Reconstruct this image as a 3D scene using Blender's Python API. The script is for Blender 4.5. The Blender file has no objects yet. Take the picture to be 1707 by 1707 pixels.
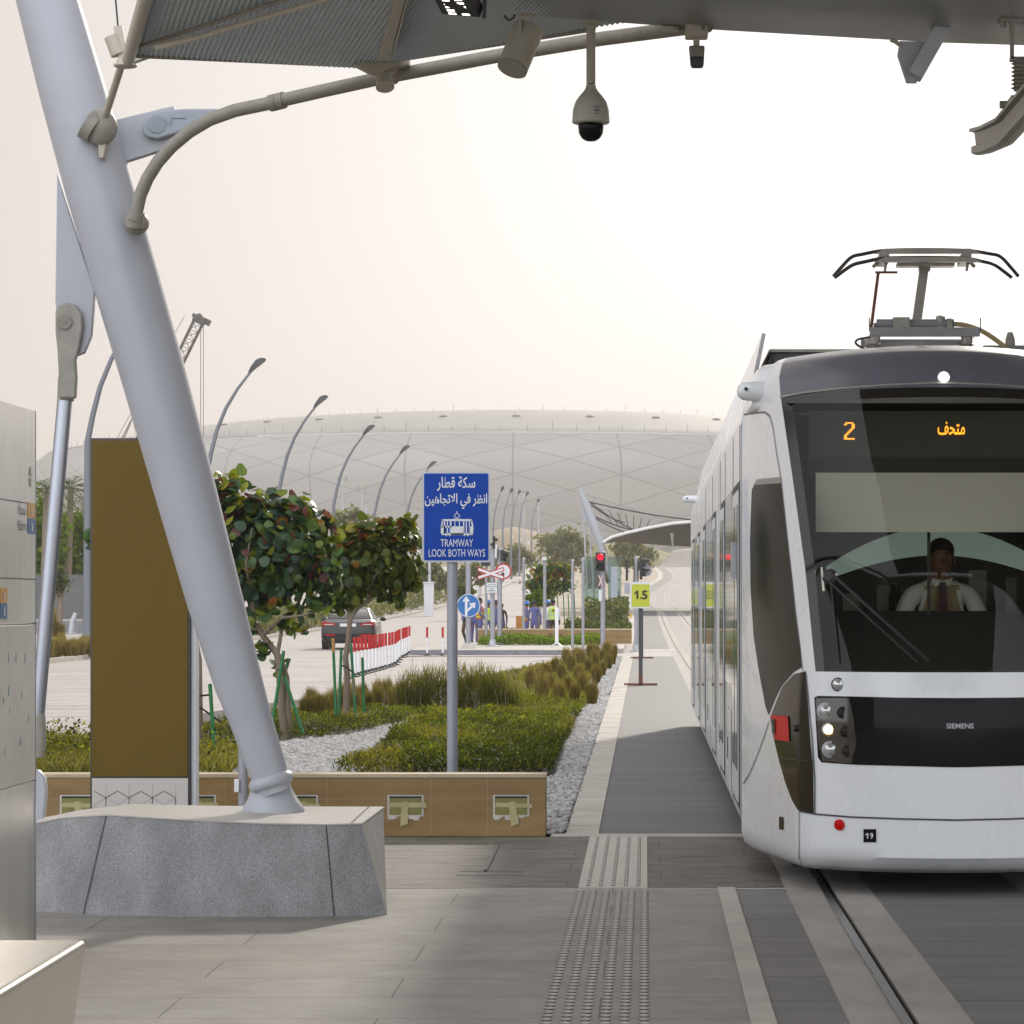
import bpy, bmesh, math, random
import numpy as np
from mathutils import Vector, Matrix
from mathutils.bvhtree import BVHTree

random.seed(7)
RNG = np.random.default_rng(7)
SC = bpy.context.scene
COL = SC.collection
R = math.radians

# ------------------------------------------------------------------ camera, sky, sun, exposure
FPX, CX, HY, CAMZ = 5400.0, 1076.0, 1000.0, 1.8      # focal length and principal point in photo pixels
cd = bpy.data.cameras.new('camera')
cam = bpy.data.objects.new('camera', cd)
COL.objects.link(cam)
cam.location = (0, 0, CAMZ)
cam.rotation_euler = (R(90), 0, 0)
cd.sensor_width = 36
cd.lens = FPX / 1707 * 36
cd.shift_x = -(CX - 853.5) / 1707
cd.shift_y = (HY - 853.5) / 1707
cd.clip_start = 0.3
cd.clip_end = 6000
SC.camera = cam

SKY_BACK, SKY_FRONT = (13.2, 13.6, 14.5), (2.98, 2.60, 2.37)
SUN_AZ, SUN_EL = R(13), R(22)
wd = bpy.data.worlds.new('World')
SC.world = wd
wd.use_nodes = True
wt = wd.node_tree
wbg = wt.nodes['Background']
sky = wt.nodes.new('ShaderNodeTexSky')
sky.sky_type = 'NISHITA'
sky.sun_disc = False
sky.sun_elevation = SUN_EL
sky.sun_rotation = SUN_AZ
sky.altitude = 10
sky.air_density = 1.0
sky.dust_density = 4.0
sky.ozone_density = 1.0
hs = wt.nodes.new('ShaderNodeHueSaturation')
hs.inputs['Saturation'].default_value = 0.05
wt.links.new(sky.outputs[0], hs.inputs['Color'])
# dusty air: cream towards the sun, clear pale blue overhead and behind
wtc = wt.nodes.new('ShaderNodeTexCoord')
wdot = wt.nodes.new('ShaderNodeVectorMath'); wdot.operation = 'DOT_PRODUCT'
wdot.inputs[1].default_value = (math.sin(SUN_AZ), math.cos(SUN_AZ), 0.0)
wt.links.new(wtc.outputs['Generated'], wdot.inputs[0])
wmr = wt.nodes.new('ShaderNodeMapRange'); wmr.interpolation_type = 'SMOOTHSTEP'
wmr.inputs['From Min'].default_value = -0.95; wmr.inputs['From Max'].default_value = 0.4
wt.links.new(wdot.outputs['Value'], wmr.inputs[0])
air = wt.nodes.new('ShaderNodeMix'); air.data_type = 'RGBA'
air.inputs[6].default_value = (SKY_BACK[0], SKY_BACK[1], SKY_BACK[2], 1)
air.inputs[7].default_value = (SKY_FRONT[0], SKY_FRONT[1], SKY_FRONT[2], 1)
wt.links.new(wmr.outputs[0], air.inputs[0])
dust = wt.nodes.new('ShaderNodeMix')
dust.data_type = 'RGBA'
dust.inputs[0].default_value = 0.895
wt.links.new(hs.outputs[0], dust.inputs[6])
wt.links.new(air.outputs[2], dust.inputs[7])
wno = wt.nodes.new('ShaderNodeTexNoise'); wno.inputs['Scale'].default_value = 5; wno.inputs['Detail'].default_value = 3
wt.links.new(wtc.outputs['Generated'], wno.inputs['Vector'])
wmr2 = wt.nodes.new('ShaderNodeMapRange'); wmr2.inputs['To Min'].default_value = 0.955; wmr2.inputs['To Max'].default_value = 1.045
wt.links.new(wno.outputs[0], wmr2.inputs[0])
wmu = wt.nodes.new('ShaderNodeMix'); wmu.data_type = 'RGBA'; wmu.blend_type = 'MULTIPLY'; wmu.inputs[0].default_value = 1
wt.links.new(dust.outputs[2], wmu.inputs[6]); wt.links.new(wmr2.outputs[0], wmu.inputs[7])
wt.links.new(wmu.outputs[2], wbg.inputs[0])
wbg.inputs[1].default_value = 0.07

sl = bpy.data.lights.new('sun', 'SUN')
so = bpy.data.objects.new('sun', sl)
COL.objects.link(so)
sl.energy = 1.12
sl.angle = R(3)
sl.color = (1.0, 0.92, 0.80)
sdir = Vector((math.sin(SUN_AZ) * math.cos(SUN_EL), math.cos(SUN_AZ) * math.cos(SUN_EL), math.sin(SUN_EL)))
so.rotation_euler = (-sdir).to_track_quat('-Z', 'Y').to_euler()

SC.view_settings.view_transform = 'Standard'
SC.view_settings.look = 'None'
SC.view_settings.exposure = 1.36
SC.view_settings.gamma = 1
SC.view_settings.use_curve_mapping = False
HAZE = 0.00027
SC.cycles.max_bounces = 6
SC.cycles.transparent_max_bounces = 12
SC.cycles.volume_bounces = 1
SC.cycles.use_denoising = True
SC.cycles.caustics_reflective = False
SC.cycles.caustics_refractive = False

# ------------------------------------------------------------------ helpers
def W(px, py, Y):
    return Vector(((px - CX) * Y / FPX, Y, CAMZ - (py - HY) * Y / FPX))
def WX(px, Y): return (px - CX) * Y / FPX
def WZ(py, Y): return CAMZ - (py - HY) * Y / FPX

def gz(y):                                            # the ground rises gently into the distance
    if y < 100: return 0.0
    if y < 400: return 0.00004 * (y - 100) ** 2
    if y < 560: return 3.6 + 0.024 * (y - 400)
    return 7.44 + 0.7 * (1 - math.exp(-(y - 560) / 60))

def M(name, col, rough=0.6, metal=0.0, noise=None, bump=None, coat=0.0, spec=0.5, emit=None, streak=None, trans=0.0, ncol=None):
    m = bpy.data.materials.new(name)
    m.use_nodes = True
    t = m.node_tree
    b = t.nodes['Principled BSDF']
    b.inputs['Base Color'].default_value = (*col, 1)
    b.inputs['Roughness'].default_value = rough
    b.inputs['Metallic'].default_value = metal
    b.inputs['Specular IOR Level'].default_value = spec
    b.inputs['Coat Weight'].default_value = coat
    if emit:
        b.inputs['Emission Color'].default_value = (*emit[0], 1)
        b.inputs['Emission Strength'].default_value = emit[1]
    tc = None
    if noise or bump:
        tc = t.nodes.new('ShaderNodeTexCoord')
    if noise:
        sc, am = noise
        mp = t.nodes.new('ShaderNodeMapping')
        if streak: mp.inputs['Scale'].default_value = streak
        t.links.new(tc.outputs['Object'], mp.inputs[0])
        n = t.nodes.new('ShaderNodeTexNoise')
        n.inputs['Scale'].default_value = sc
        n.inputs['Detail'].default_value = 6
        n.inputs['Roughness'].default_value = 0.65
        t.links.new(mp.outputs[0], n.inputs['Vector'])
        r = t.nodes.new('ShaderNodeMapRange')
        r.inputs['From Min'].default_value = 0.3
        r.inputs['From Max'].default_value = 0.7
        t.links.new(n.outputs[0], r.inputs[0])
        x = t.nodes.new('ShaderNodeMix'); x.data_type = 'RGBA'
        t.links.new(r.outputs[0], x.inputs[0])
        lo = ncol if ncol else tuple(c * (1 - am) for c in col)
        hi = col if ncol else tuple(min(1, c * (1 + am)) for c in col)
        x.inputs[6].default_value = (*lo, 1)
        x.inputs[7].default_value = (*hi, 1)
        t.links.new(x.outputs[2], b.inputs['Base Color'])
        rr = t.nodes.new('ShaderNodeMapRange')
        rr.inputs['To Min'].default_value = rough * 0.85
        rr.inputs['To Max'].default_value = min(1, rough * 1.15)
        t.links.new(n.outputs[0], rr.inputs[0])
        t.links.new(rr.outputs[0], b.inputs['Roughness'])
    if bump:
        n2 = t.nodes.new('ShaderNodeTexNoise')
        n2.inputs['Scale'].default_value = bump[0]
        n2.inputs['Detail'].default_value = 4
        t.links.new(tc.outputs['Object'], n2.inputs['Vector'])
        bp = t.nodes.new('ShaderNodeBump')
        bp.inputs['Strength'].default_value = bump[1]
        bp.inputs['Distance'].default_value = bump[2] if len(bump) > 2 else 0.01
        t.links.new(n2.outputs[0], bp.inputs['Height'])
        t.links.new(bp.outputs[0], b.inputs['Normal'])
    return m

def M_paver(name, c1, c2, mortar, bw, bh, rough=0.7, rot=0.0, msize=0.012, offset=0.5, nscale=1.5, namt=0.25, streak=(1, 1, 1), bias=0.0, crack=None):
    m = bpy.data.materials.new(name); m.use_nodes = True
    t = m.node_tree; b = t.nodes['Principled BSDF']
    tc = t.nodes.new('ShaderNodeTexCoord')
    mp = t.nodes.new('ShaderNodeMapping'); mp.inputs['Rotation'].default_value = (0, 0, rot); mp.inputs['Location'].default_value = (17.3, 0.13, 0)
    t.links.new(tc.outputs['Object'], mp.inputs[0])
    br = t.nodes.new('ShaderNodeTexBrick')
    br.inputs['Color1'].default_value = (*c1, 1); br.inputs['Color2'].default_value = (*c2, 1)
    br.inputs['Mortar'].default_value = (*mortar, 1)
    br.inputs['Scale'].default_value = 1
    br.inputs['Brick Width'].default_value = bw; br.inputs['Row Height'].default_value = bh
    br.inputs['Mortar Size'].default_value = msize; br.inputs['Mortar Smooth'].default_value = 0.3
    br.inputs['Bias'].default_value = bias
    br.offset = offset
    t.links.new(mp.outputs[0], br.inputs['Vector'])
    mp2 = t.nodes.new('ShaderNodeMapping'); mp2.inputs['Scale'].default_value = streak
    t.links.new(tc.outputs['Object'], mp2.inputs[0])
    n = t.nodes.new('ShaderNodeTexNoise'); n.inputs['Scale'].default_value = nscale; n.inputs['Detail'].default_value = 8; n.inputs['Roughness'].default_value = 0.7
    t.links.new(mp2.outputs[0], n.inputs['Vector'])
    r = t.nodes.new('ShaderNodeMapRange')
    r.inputs['From Min'].default_value = 0.3; r.inputs['From Max'].default_value = 0.7
    r.inputs['To Min'].default_value = 1 - namt; r.inputs['To Max'].default_value = 1 + namt
    t.links.new(n.outputs[0], r.inputs[0])
    x = t.nodes.new('ShaderNodeMix'); x.data_type = 'RGBA'; x.blend_type = 'MULTIPLY'; x.inputs[0].default_value = 1
    t.links.new(br.outputs[0], x.inputs[6]); t.links.new(r.outputs[0], x.inputs[7])
    out = x.outputs[2]
    if crack:
        mp3 = t.nodes.new('ShaderNodeMapping'); mp3.inputs['Scale'].default_value = crack[1]; mp3.inputs['Rotation'].default_value = (0, 0, crack[3])
        t.links.new(tc.outputs['Object'], mp3.inputs[0])
        n3 = t.nodes.new('ShaderNodeTexNoise'); n3.inputs['Scale'].default_value = crack[0]; n3.inputs['Detail'].default_value = 3
        t.links.new(mp3.outputs[0], n3.inputs['Vector'])
        r3 = t.nodes.new('ShaderNodeMapRange')
        r3.inputs['From Min'].default_value = crack[4] if len(crack) > 4 else 0.36; r3.inputs['From Max'].default_value = 0.47
        r3.inputs['To Min'].default_value = crack[2]; r3.inputs['To Max'].default_value = 1
        t.links.new(n3.outputs[0], r3.inputs[0])
        x3 = t.nodes.new('ShaderNodeMix'); x3.data_type = 'RGBA'; x3.blend_type = 'MULTIPLY'; x3.inputs[0].default_value = 1
        t.links.new(out, x3.inputs[6]); t.links.new(r3.outputs[0], x3.inputs[7])
        out = x3.outputs[2]
    t.links.new(out, b.inputs['Base Color'])
    b.inputs['Roughness'].default_value = rough
    bp = t.nodes.new('ShaderNodeBump'); bp.inputs['Strength'].default_value = 0.35; bp.inputs['Distance'].default_value = 0.006
    t.links.new(n.outputs[0], bp.inputs['Height']); t.links.new(bp.outputs[0], b.inputs['Normal'])
    return m

def M_leaf(name, stops, trans=0.35, rough=0.6, spec=0.2):
    m = bpy.data.materials.new(name); m.use_nodes = True
    t = m.node_tree; b = t.nodes['Principled BSDF']; o = t.nodes['Material Output']
    a = t.nodes.new('ShaderNodeAttribute'); a.attribute_name = 'rnd'
    cr = t.nodes.new('ShaderNodeValToRGB')
    e = cr.color_ramp.elements
    while len(e) < len(stops): e.new(0.5)
    for i, (p, c) in enumerate(stops):
        e[i].position = p; e[i].color = (*c, 1)
    t.links.new(a.outputs['Fac'], cr.inputs[0])
    t.links.new(cr.outputs[0], b.inputs['Base Color'])
    b.inputs['Roughness'].default_value = rough
    b.inputs['Specular IOR Level'].default_value = spec
    tr = t.nodes.new('ShaderNodeBsdfTranslucent')
    g = t.nodes.new('ShaderNodeMix'); g.data_type = 'RGBA'; g.blend_type = 'MULTIPLY'; g.inputs[0].default_value = 1
    g.inputs[7].default_value = (1.5, 1.5, 0.7, 1)
    t.links.new(cr.outputs[0], g.inputs[6])
    t.links.new(g.outputs[2], tr.inputs[0])
    mx = t.nodes.new('ShaderNodeMixShader'); mx.inputs[0].default_value = trans
    t.links.new(b.outputs[0], mx.inputs[1]); t.links.new(tr.outputs[0], mx.inputs[2])
    t.links.new(mx.outputs[0], o.inputs['Surface'])
    return m

def M_glass(name, tint, gloss=0.9, rough=0.02, ior=1.5, mixmul=1.0):
    m = bpy.data.materials.new(name); m.use_nodes = True
    t = m.node_tree; o = t.nodes['Material Output']
    t.nodes.remove(t.nodes['Principled BSDF'])
    tr = t.nodes.new('ShaderNodeBsdfTransparent'); tr.inputs[0].default_value = (*tint, 1)
    gl = t.nodes.new('ShaderNodeBsdfGlossy'); gl.inputs['Roughness'].default_value = rough; gl.inputs[0].default_value = (gloss, gloss, gloss, 1)
    fr = t.nodes.new('ShaderNodeFresnel'); fr.inputs[0].default_value = ior
    mu = t.nodes.new('ShaderNodeMath'); mu.operation = 'MULTIPLY'; mu.inputs[1].default_value = mixmul
    t.links.new(fr.outputs[0], mu.inputs[0])
    mx = t.nodes.new('ShaderNodeMixShader')
    t.links.new(mu.outputs[0], mx.inputs[0]); t.links.new(tr.outputs[0], mx.inputs[1]); t.links.new(gl.outputs[0], mx.inputs[2])
    t.links.new(mx.outputs[0], o.inputs['Surface'])
    return m

def M_granite(name, c, fine, amt):
    m = M(name, c, 0.55, noise=(fine, amt), bump=(90, 0.10, 0.003))
    t = m.node_tree; b = t.nodes['Principled BSDF']
    src = b.inputs['Base Color'].links[0].from_socket
    tc = [n for n in t.nodes if n.type == 'TEX_COORD'][0]
    cur = src
    for sc, lo, hi, st in ((2.2, 0.72, 1.22, (1, 1, 0.7)), (7.0, 0.85, 1.12, (1.4, 1, 0.5)), (420, 0.75, 1.2, (1, 1, 1))):
        mp = t.nodes.new('ShaderNodeMapping'); mp.inputs['Scale'].default_value = st
        t.links.new(tc.outputs['Object'], mp.inputs[0])
        n = t.nodes.new('ShaderNodeTexNoise'); n.inputs['Scale'].default_value = sc; n.inputs['Detail'].default_value = 5
        t.links.new(mp.outputs[0], n.inputs['Vector'])
        r = t.nodes.new('ShaderNodeMapRange'); r.inputs['From Min'].default_value = .3; r.inputs['From Max'].default_value = .7; r.inputs['To Min'].default_value = lo; r.inputs['To Max'].default_value = hi
        t.links.new(n.outputs[0], r.inputs[0])
        x = t.nodes.new('ShaderNodeMix'); x.data_type = 'RGBA'; x.blend_type = 'MULTIPLY'; x.inputs[0].default_value = 1
        t.links.new(cur, x.inputs[6]); t.links.new(r.outputs[0], x.inputs[7]); cur = x.outputs[2]
    t.links.new(cur, b.inputs['Base Color'])
    return m

def root_off(o):
    v = Vector((0, 0, 0))
    while o is not None:
        v += o.location; o = o.parent
    return v

def smooth(pts, n=4):
    P = [Vector(p) for p in pts]; out = []
    for i in range(len(P) - 1):
        a, b, c, d = P[max(i-1, 0)], P[i], P[i+1], P[min(i+2, len(P)-1)]
        for k in range(n):
            t = k / n
            out.append(0.5 * ((2*b) + (c - a) * t + (2*a - 5*b + 4*c - d) * t*t + (3*b - a - 3*c + d) * t**3))
    return out + [P[-1]]

class MB:
    def __init__(s): s.v = []; s.f = []; s.m = []; s.cm = 0
    def add(s, vs, fs):
        k = len(s.v); s.v += [tuple(p) for p in vs]
        for f in fs: s.f.append(tuple(i + k for i in f)); s.m.append(s.cm)
        return s
    def poly(s, pts): return s.add(pts, [tuple(range(len(pts)))])
    def box(s, x0, x1, y0, y1, z0, z1):
        return s.add([(x0,y0,z0),(x1,y0,z0),(x1,y1,z0),(x0,y1,z0),(x0,y0,z1),(x1,y0,z1),(x1,y1,z1),(x0,y1,z1)],
                     [(0,3,2,1),(4,5,6,7),(0,1,5,4),(1,2,6,5),(2,3,7,6),(3,0,4,7)])
    def hexa(s, b4, t4):
        return s.add(list(b4) + list(t4), [(0,3,2,1),(4,5,6,7),(0,1,5,4),(1,2,6,5),(2,3,7,6),(3,0,4,7)])
    def obox(s, c, ax, half):
        c = Vector(c); a = [Vector(q).normalized() * h for q, h in zip(ax, half)]
        b4 = [c - a[2] + sx * a[0] + sy * a[1] for sx, sy in ((-1,-1),(1,-1),(1,1),(-1,1))]
        return s.hexa(b4, [p + 2 * a[2] for p in b4])
    def bar(s, p0, p1, w, h, up=(0, 0, 1)):
        p0 = Vector(p0); p1 = Vector(p1); d = (p1 - p0).normalized()
        x = d.cross(Vector(up))
        if x.length < 1e-4: x = d.cross(Vector((0, 1, 0)))
        x.normalize(); y = x.cross(d)
        return s.obox((p0 + p1) / 2, (x, y, d), (w / 2, h / 2, (p1 - p0).length / 2))
    def tube(s, pts, r, n=12, caps=True):
        pts = [Vector(p) for p in pts]
        rs = r if isinstance(r, (list, tuple)) else [r] * len(pts)
        t0 = (pts[1] - pts[0]).normalized()
        nx = t0.cross(Vector((0.13, 0.27, 0.95)) if abs(t0.z) < 0.9 else Vector((0.97, 0.2, 0.1))).normalized()
        vs = []
        for i, p in enumerate(pts):
            if i == 0: t = t0
            elif i == len(pts) - 1: t = (pts[i] - pts[i-1]).normalized()
            else: t = ((pts[i] - pts[i-1]).normalized() + (pts[i+1] - pts[i]).normalized()).normalized()
            nx = (nx - t * nx.dot(t)).normalized(); ny = t.cross(nx)
            for k in range(n):
                a = 2 * math.pi * k / n
                vs.append(p + nx * (math.cos(a) * rs[i]) + ny * (math.sin(a) * rs[i]))
        fs = []
        for i in range(len(pts) - 1):
            for k in range(n):
                fs.append((i*n+k, i*n+(k+1)%n, (i+1)*n+(k+1)%n, (i+1)*n+k))
        if caps:
            fs.append(tuple(range(n-1, -1, -1))); fs.append(tuple((len(pts)-1)*n + k for k in range(n)))
        return s.add(vs, fs)
    def cyl(s, p0, p1, r0, r1=None, n=16): return s.tube([p0, p1], [r0, r0 if r1 is None else r1], n)
    def lathe(s, c, prof, n=20, axis=(0, 0, 1)):
        q = Vector((0, 0, 1)).rotation_difference(Vector(axis).normalized()); c = Vector(c)
        vs = []
        for (r, z) in prof:
            for k in range(n):
                a = 2 * math.pi * k / n
                vs.append(c + q @ Vector((max(r, 1e-4) * math.cos(a), max(r, 1e-4) * math.sin(a), z)))
        fs = []
        for i in range(len(prof) - 1):
            for k in range(n): fs.append((i*n+k, i*n+(k+1)%n, (i+1)*n+(k+1)%n, (i+1)*n+k))
        fs.append(tuple(range(n-1, -1, -1))); fs.append(tuple((len(prof)-1)*n + k for k in range(n)))
        return s.add(vs, fs)
    def prism(s, pts, d):
        pts = [Vector(p) for p in pts]; d = Vector(d); n = len(pts)
        fs = [tuple(range(n-1, -1, -1)), tuple(range(n, 2*n))] + [(i, (i+1) % n, n + (i+1) % n, n + i) for i in range(n)]
        return s.add(pts + [p + d for p in pts], fs)
    def ell(s, c, r, nu=16, nv=10):
        c = Vector(c); vs = []; fs = []
        for j in range(nv + 1):
            th = math.pi * j / nv
            for i in range(nu):
                ph = 2 * math.pi * i / nu
                vs.append((c.x + r[0]*max(math.sin(th),1e-4)*math.cos(ph), c.y + r[1]*max(math.sin(th),1e-4)*math.sin(ph), c.z + r[2]*math.cos(th)))
        for j in range(nv):
            for i in range(nu): fs.append((j*nu+i, (j+1)*nu+i, (j+1)*nu+(i+1)%nu, j*nu+(i+1)%nu))
        return s.add(vs, fs)
    def build(s, name, mats, parent=None, smooth=True, bevel=0, recalc=True, ang=35, label=None):
        me = bpy.data.meshes.new(name)
        off = root_off(parent) if parent is not None else Vector((0, 0, 0))
        me.from_pydata([(p[0]-off.x, p[1]-off.y, p[2]-off.z) for p in s.v], [], s.f)
        if not isinstance(mats, (list, tuple)): mats = [mats]
        for m in mats: me.materials.append(m)
        me.polygons.foreach_set('material_index', s.m)
        if recalc:
            bm = bmesh.new(); bm.from_mesh(me)
            bmesh.ops.recalc_face_normals(bm, faces=bm.faces); bm.to_mesh(me); bm.free()
        if smooth:
            me.polygons.foreach_set('use_smooth', [True] * len(me.polygons))
            me.set_sharp_from_angle(angle=R(ang))
        me.update()
        o = bpy.data.objects.new(name, me); COL.objects.link(o)
        if parent is not None: o.parent = parent
        if bevel:
            bv = o.modifiers.new('bevel', 'BEVEL'); bv.width = bevel; bv.segments = 2; bv.limit_method = 'ANGLE'; bv.angle_limit = R(40)
        if label: o['label'] = label
        return o

def thing(name, label, cat, loc=(0, 0, 0), group=None):
    o = bpy.data.objects.new(name, None); COL.objects.link(o)
    o.location = loc; o.empty_display_size = 0.2
    o['label'] = label; o['category'] = cat
    if group: o['group'] = group
    return o
def tag(o, label, cat, group=None):
    o['label'] = label; o['category'] = cat
    if group: o['group'] = group
    return o
def struct(o): o['kind'] = 'structure'; return o
def stuff(o, label=None, cat=None):
    o['kind'] = 'stuff'
    if label: o['label'] = label
    if cat: o['category'] = cat
    return o
def dup(root, loc, rotz=None, label=None, scale=None, par=None):
    c = root.copy(); COL.objects.link(c)
    if par is None:
        c.location = loc
        if rotz is not None: c.rotation_euler = (root.rotation_euler[0], root.rotation_euler[1], rotz)
        if scale is not None: c.scale = scale if isinstance(scale, (tuple, list)) else (scale,) * 3
        if label: c['label'] = label
    else: c.parent = par
    for ch in list(root.children):
        if ch != c: dup(ch, None, par=c)
    return c

def text_mb(body, size, origin, xdir=(1, 0, 0), ydir=(0, 0, 1), ext=0.002, width=None, align='CENTER', sx=1.0, fat=0.0):
    c = bpy.data.curves.new('t', 'FONT'); c.body = body; c.size = size; c.align_x = align; c.resolution_u = 3; c.offset = fat
    o = bpy.data.objects.new('t', c); COL.objects.link(o)
    bpy.context.view_layer.update()
    me = bpy.data.meshes.new_from_object(o.evaluated_get(bpy.context.evaluated_depsgraph_get()))
    vs = [v.co.copy() for v in me.vertices]; fs = [tuple(p.vertices) for p in me.polygons]
    bpy.data.objects.remove(o); bpy.data.meshes.remove(me); bpy.data.curves.remove(c)
    if width and vs:
        w = max(v.x for v in vs) - min(v.x for v in vs); sx = width / w
    X = Vector(xdir); Yd = Vector(ydir); N = X.cross(Yd).normalized(); O = Vector(origin)
    mb = MB(); n = len(vs)
    P = [O + X * (v.x * sx) + Yd * v.y for v in vs]
    mb.add([p + N * ext for p in P], fs)
    return mb

def leaves(name, C, size, mat, parent=None, up=0.3, rnd=None, shape='round', aspect=1.0, direc=None, sizevar=0.35, outw=0.0):
    """many small leaf faces; C world positions (N,3)"""
    C = np.asarray(C, float); N = len(C)
    off = root_off(parent) if parent is not None else Vector((0, 0, 0))
    C = C - np.array(off)
    nrm = RNG.normal(size=(N, 3)); nrm[:, 2] += up
    if outw:
        rad = C - C.mean(0); rad /= np.linalg.norm(rad, axis=1)[:, None] + 1e-6; nrm = nrm * .55 + rad * outw
    nrm /= np.linalg.norm(nrm, axis=1)[:, None]
    if direc is None: a = RNG.normal(size=(N, 3))
    else: a = np.asarray(direc, float) + RNG.normal(size=(N, 3)) * 0.25
    a -= nrm * (a * nrm).sum(1)[:, None]; a /= np.linalg.norm(a, axis=1)[:, None] + 1e-9
    b = np.cross(nrm, a)
    sz = size * (1 + RNG.uniform(-sizevar, sizevar, N))
    if shape == 'round':
        prof = [(-0.46, 0, 0.02), (-0.36, 0.32, 0.10), (-0.05, 0.5, 0.13), (0.28, 0.38, 0.12), (0.5, 0.0, 0.06), (0.28, -0.38, 0.12), (-0.05, -0.5, 0.13), (-0.36, -0.32, 0.10), (0.0, 0.0, 0.0)]
        faces = [(8, 0, 1, 2), (8, 2, 3, 4), (8, 4, 5, 6), (8, 6, 7, 0)]
    else:
        prof = [(-0.5, 0, 0.0), (0.0, 0.5, 0.05), (0.5, 0, 0.0), (0.0, -0.5, 0.05)]
        faces = [(0, 1, 2), (0, 2, 3)]
    k = len(prof)
    V = np.zeros((N, k, 3))
    for j, (u, w, h) in enumerate(prof):
        V[:, j] = C + a * (u * sz)[:, None] + b * (w * sz * aspect)[:, None] - nrm * (h * sz * 1.6)[:, None]
    me = bpy.data.meshes.new(name)
    me.vertices.add(N * k); me.vertices.foreach_set('co', V.reshape(-1))
    nl = sum(len(f) for f in faces)
    me.loops.add(N * nl); me.polygons.add(N * len(faces))
    li = np.concatenate([np.array(f) for f in faces])
    me.loops.foreach_set('vertex_index', (np.arange(N)[:, None] * k + li[None]).reshape(-1))
    ls = np.cumsum([0] + [len(f) for f in faces])[:-1]
    me.polygons.foreach_set('loop_start', (np.arange(N)[:, None] * nl + ls[None]).reshape(-1))
    me.update(calc_edges=True)
    me.validate()
    if rnd is None: rnd = RNG.uniform(0, 1, N)
    at = me.attributes.new('rnd', 'FLOAT', 'POINT')
    at.data.foreach_set('value', np.repeat(np.clip(rnd, 0, 1), k).astype(np.float32))
    me.materials.append(mat)
    o = bpy.data.objects.new(name, me); COL.objects.link(o)
    if parent is not None: o.parent = parent
    return o

def blades(name, P, h, w, mat, parent=None, lean=0.35, hvar=0.4, rnd=None, direc=None):
    """grass blades: two stacked narrow quads/triangles from base points P (N,3)"""
    P = np.asarray(P, float); N = len(P)
    off = root_off(parent) if parent is not None else Vector((0, 0, 0))
    P = P - np.array(off)
    ang = RNG.uniform(0, 2 * np.pi, N)
    side = np.stack([np.cos(ang), np.sin(ang), np.zeros(N)], 1)
    if direc is None:
        l = RNG.normal(size=(N, 2)) * lean
        d = np.stack([l[:, 0], l[:, 1], np.ones(N)], 1)
    else: d = np.asarray(direc, float)
    d = d / np.linalg.norm(d, axis=1)[:, None]
    H = h * (1 + RNG.uniform(-hvar, hvar, N))
    bend = d.copy(); bend[:, 2] *= 0.75; bend[:, :2] *= 1.5
    V = np.zeros((N, 5, 3))
    V[:, 0] = P - side * (w / 2); V[:, 1] = P + side * (w / 2)
    mid = P + d * (H * 0.55)[:, None]
    V[:, 2] = mid + side * (w * 0.42); V[:, 3] = mid - side * (w * 0.42)
    V[:, 4] = mid + bend * (H * 0.5)[:, None]
    me = bpy.data.meshes.new(name)
    me.vertices.add(N * 5); me.vertices.foreach_set('co', V.reshape(-1))
    me.loops.add(N * 7); me.polygons.add(N * 2)
    li = np.array([0, 1, 2, 3, 3, 2, 4])
    me.loops.foreach_set('vertex_index', (np.arange(N)[:, None] * 5 + li[None]).reshape(-1))
    me.polygons.foreach_set('loop_start', (np.arange(N)[:, None] * 7 + np.array([0, 4])[None]).reshape(-1))
    me.update(calc_edges=True); me.validate()
    if rnd is None: rnd = RNG.uniform(0, 1, N)
    at = me.attributes.new('rnd', 'FLOAT', 'POINT')
    at.data.foreach_set('value', np.repeat(np.clip(rnd, 0, 1), 5).astype(np.float32))
    me.materials.append(mat)
    o = bpy.data.objects.new(name, me); COL.objects.link(o)
    if parent is not None: o.parent = parent
    return o

def in_poly(x, y, poly):
    r = np.zeros(len(x), bool); n = len(poly)
    for i in range(n):
        x0, y0 = poly[i]; x1, y1 = poly[(i + 1) % n]
        c = (y0 > y) != (y1 > y)
        r ^= c & (x < (x1 - x0) * (y - y0) / ((y1 - y0) + 1e-12) + x0)
    return r
def scatter(poly, n):
    p = np.array(poly); lo = p.min(0); hi = p.max(0); out = []
    got = 0
    while got < n:
        q = RNG.uniform(lo, hi, (n * 2, 2)); q = q[in_poly(q[:, 0], q[:, 1], poly)]
        out.append(q); got += len(q)
    return np.concatenate(out)[:n]
# ------------------------------------------------------------------ materials
m_white = M('white_paint', (0.72, 0.73, 0.75), 0.35, coat=0.2, noise=(3, 0.04))
m_tramwhite = M('tram_white', (0.70, 0.715, 0.725), 0.28, coat=0.3, noise=(2.0, 0.025), streak=(1, 1, 0.5))
m_mast = M('mast_paint', (0.37, 0.385, 0.425), 0.38, noise=(2.2, 0.05), bump=(6, 0.03))
m_cream = M('cream_steel', (0.43, 0.395, 0.32), 0.45, noise=(8, 0.12))
m_castgrey = M('cast_grey', (0.27, 0.255, 0.22), 0.5, noise=(12, 0.15))
m_bluegrey = M('blue_grey_casting', (0.30, 0.335, 0.385), 0.45, noise=(10, 0.08))
m_steel = M('stainless', (0.34, 0.36, 0.40), 0.25, 1.0, noise=(3, 0.1), streak=(1, 1, 0.1))
m_brushed = M('brushed_steel', (0.62, 0.605, 0.57), 0.33, 0.85, noise=(4, 0.14), streak=(1, 1, 0.08), bump=(20, 0.04))
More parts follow.
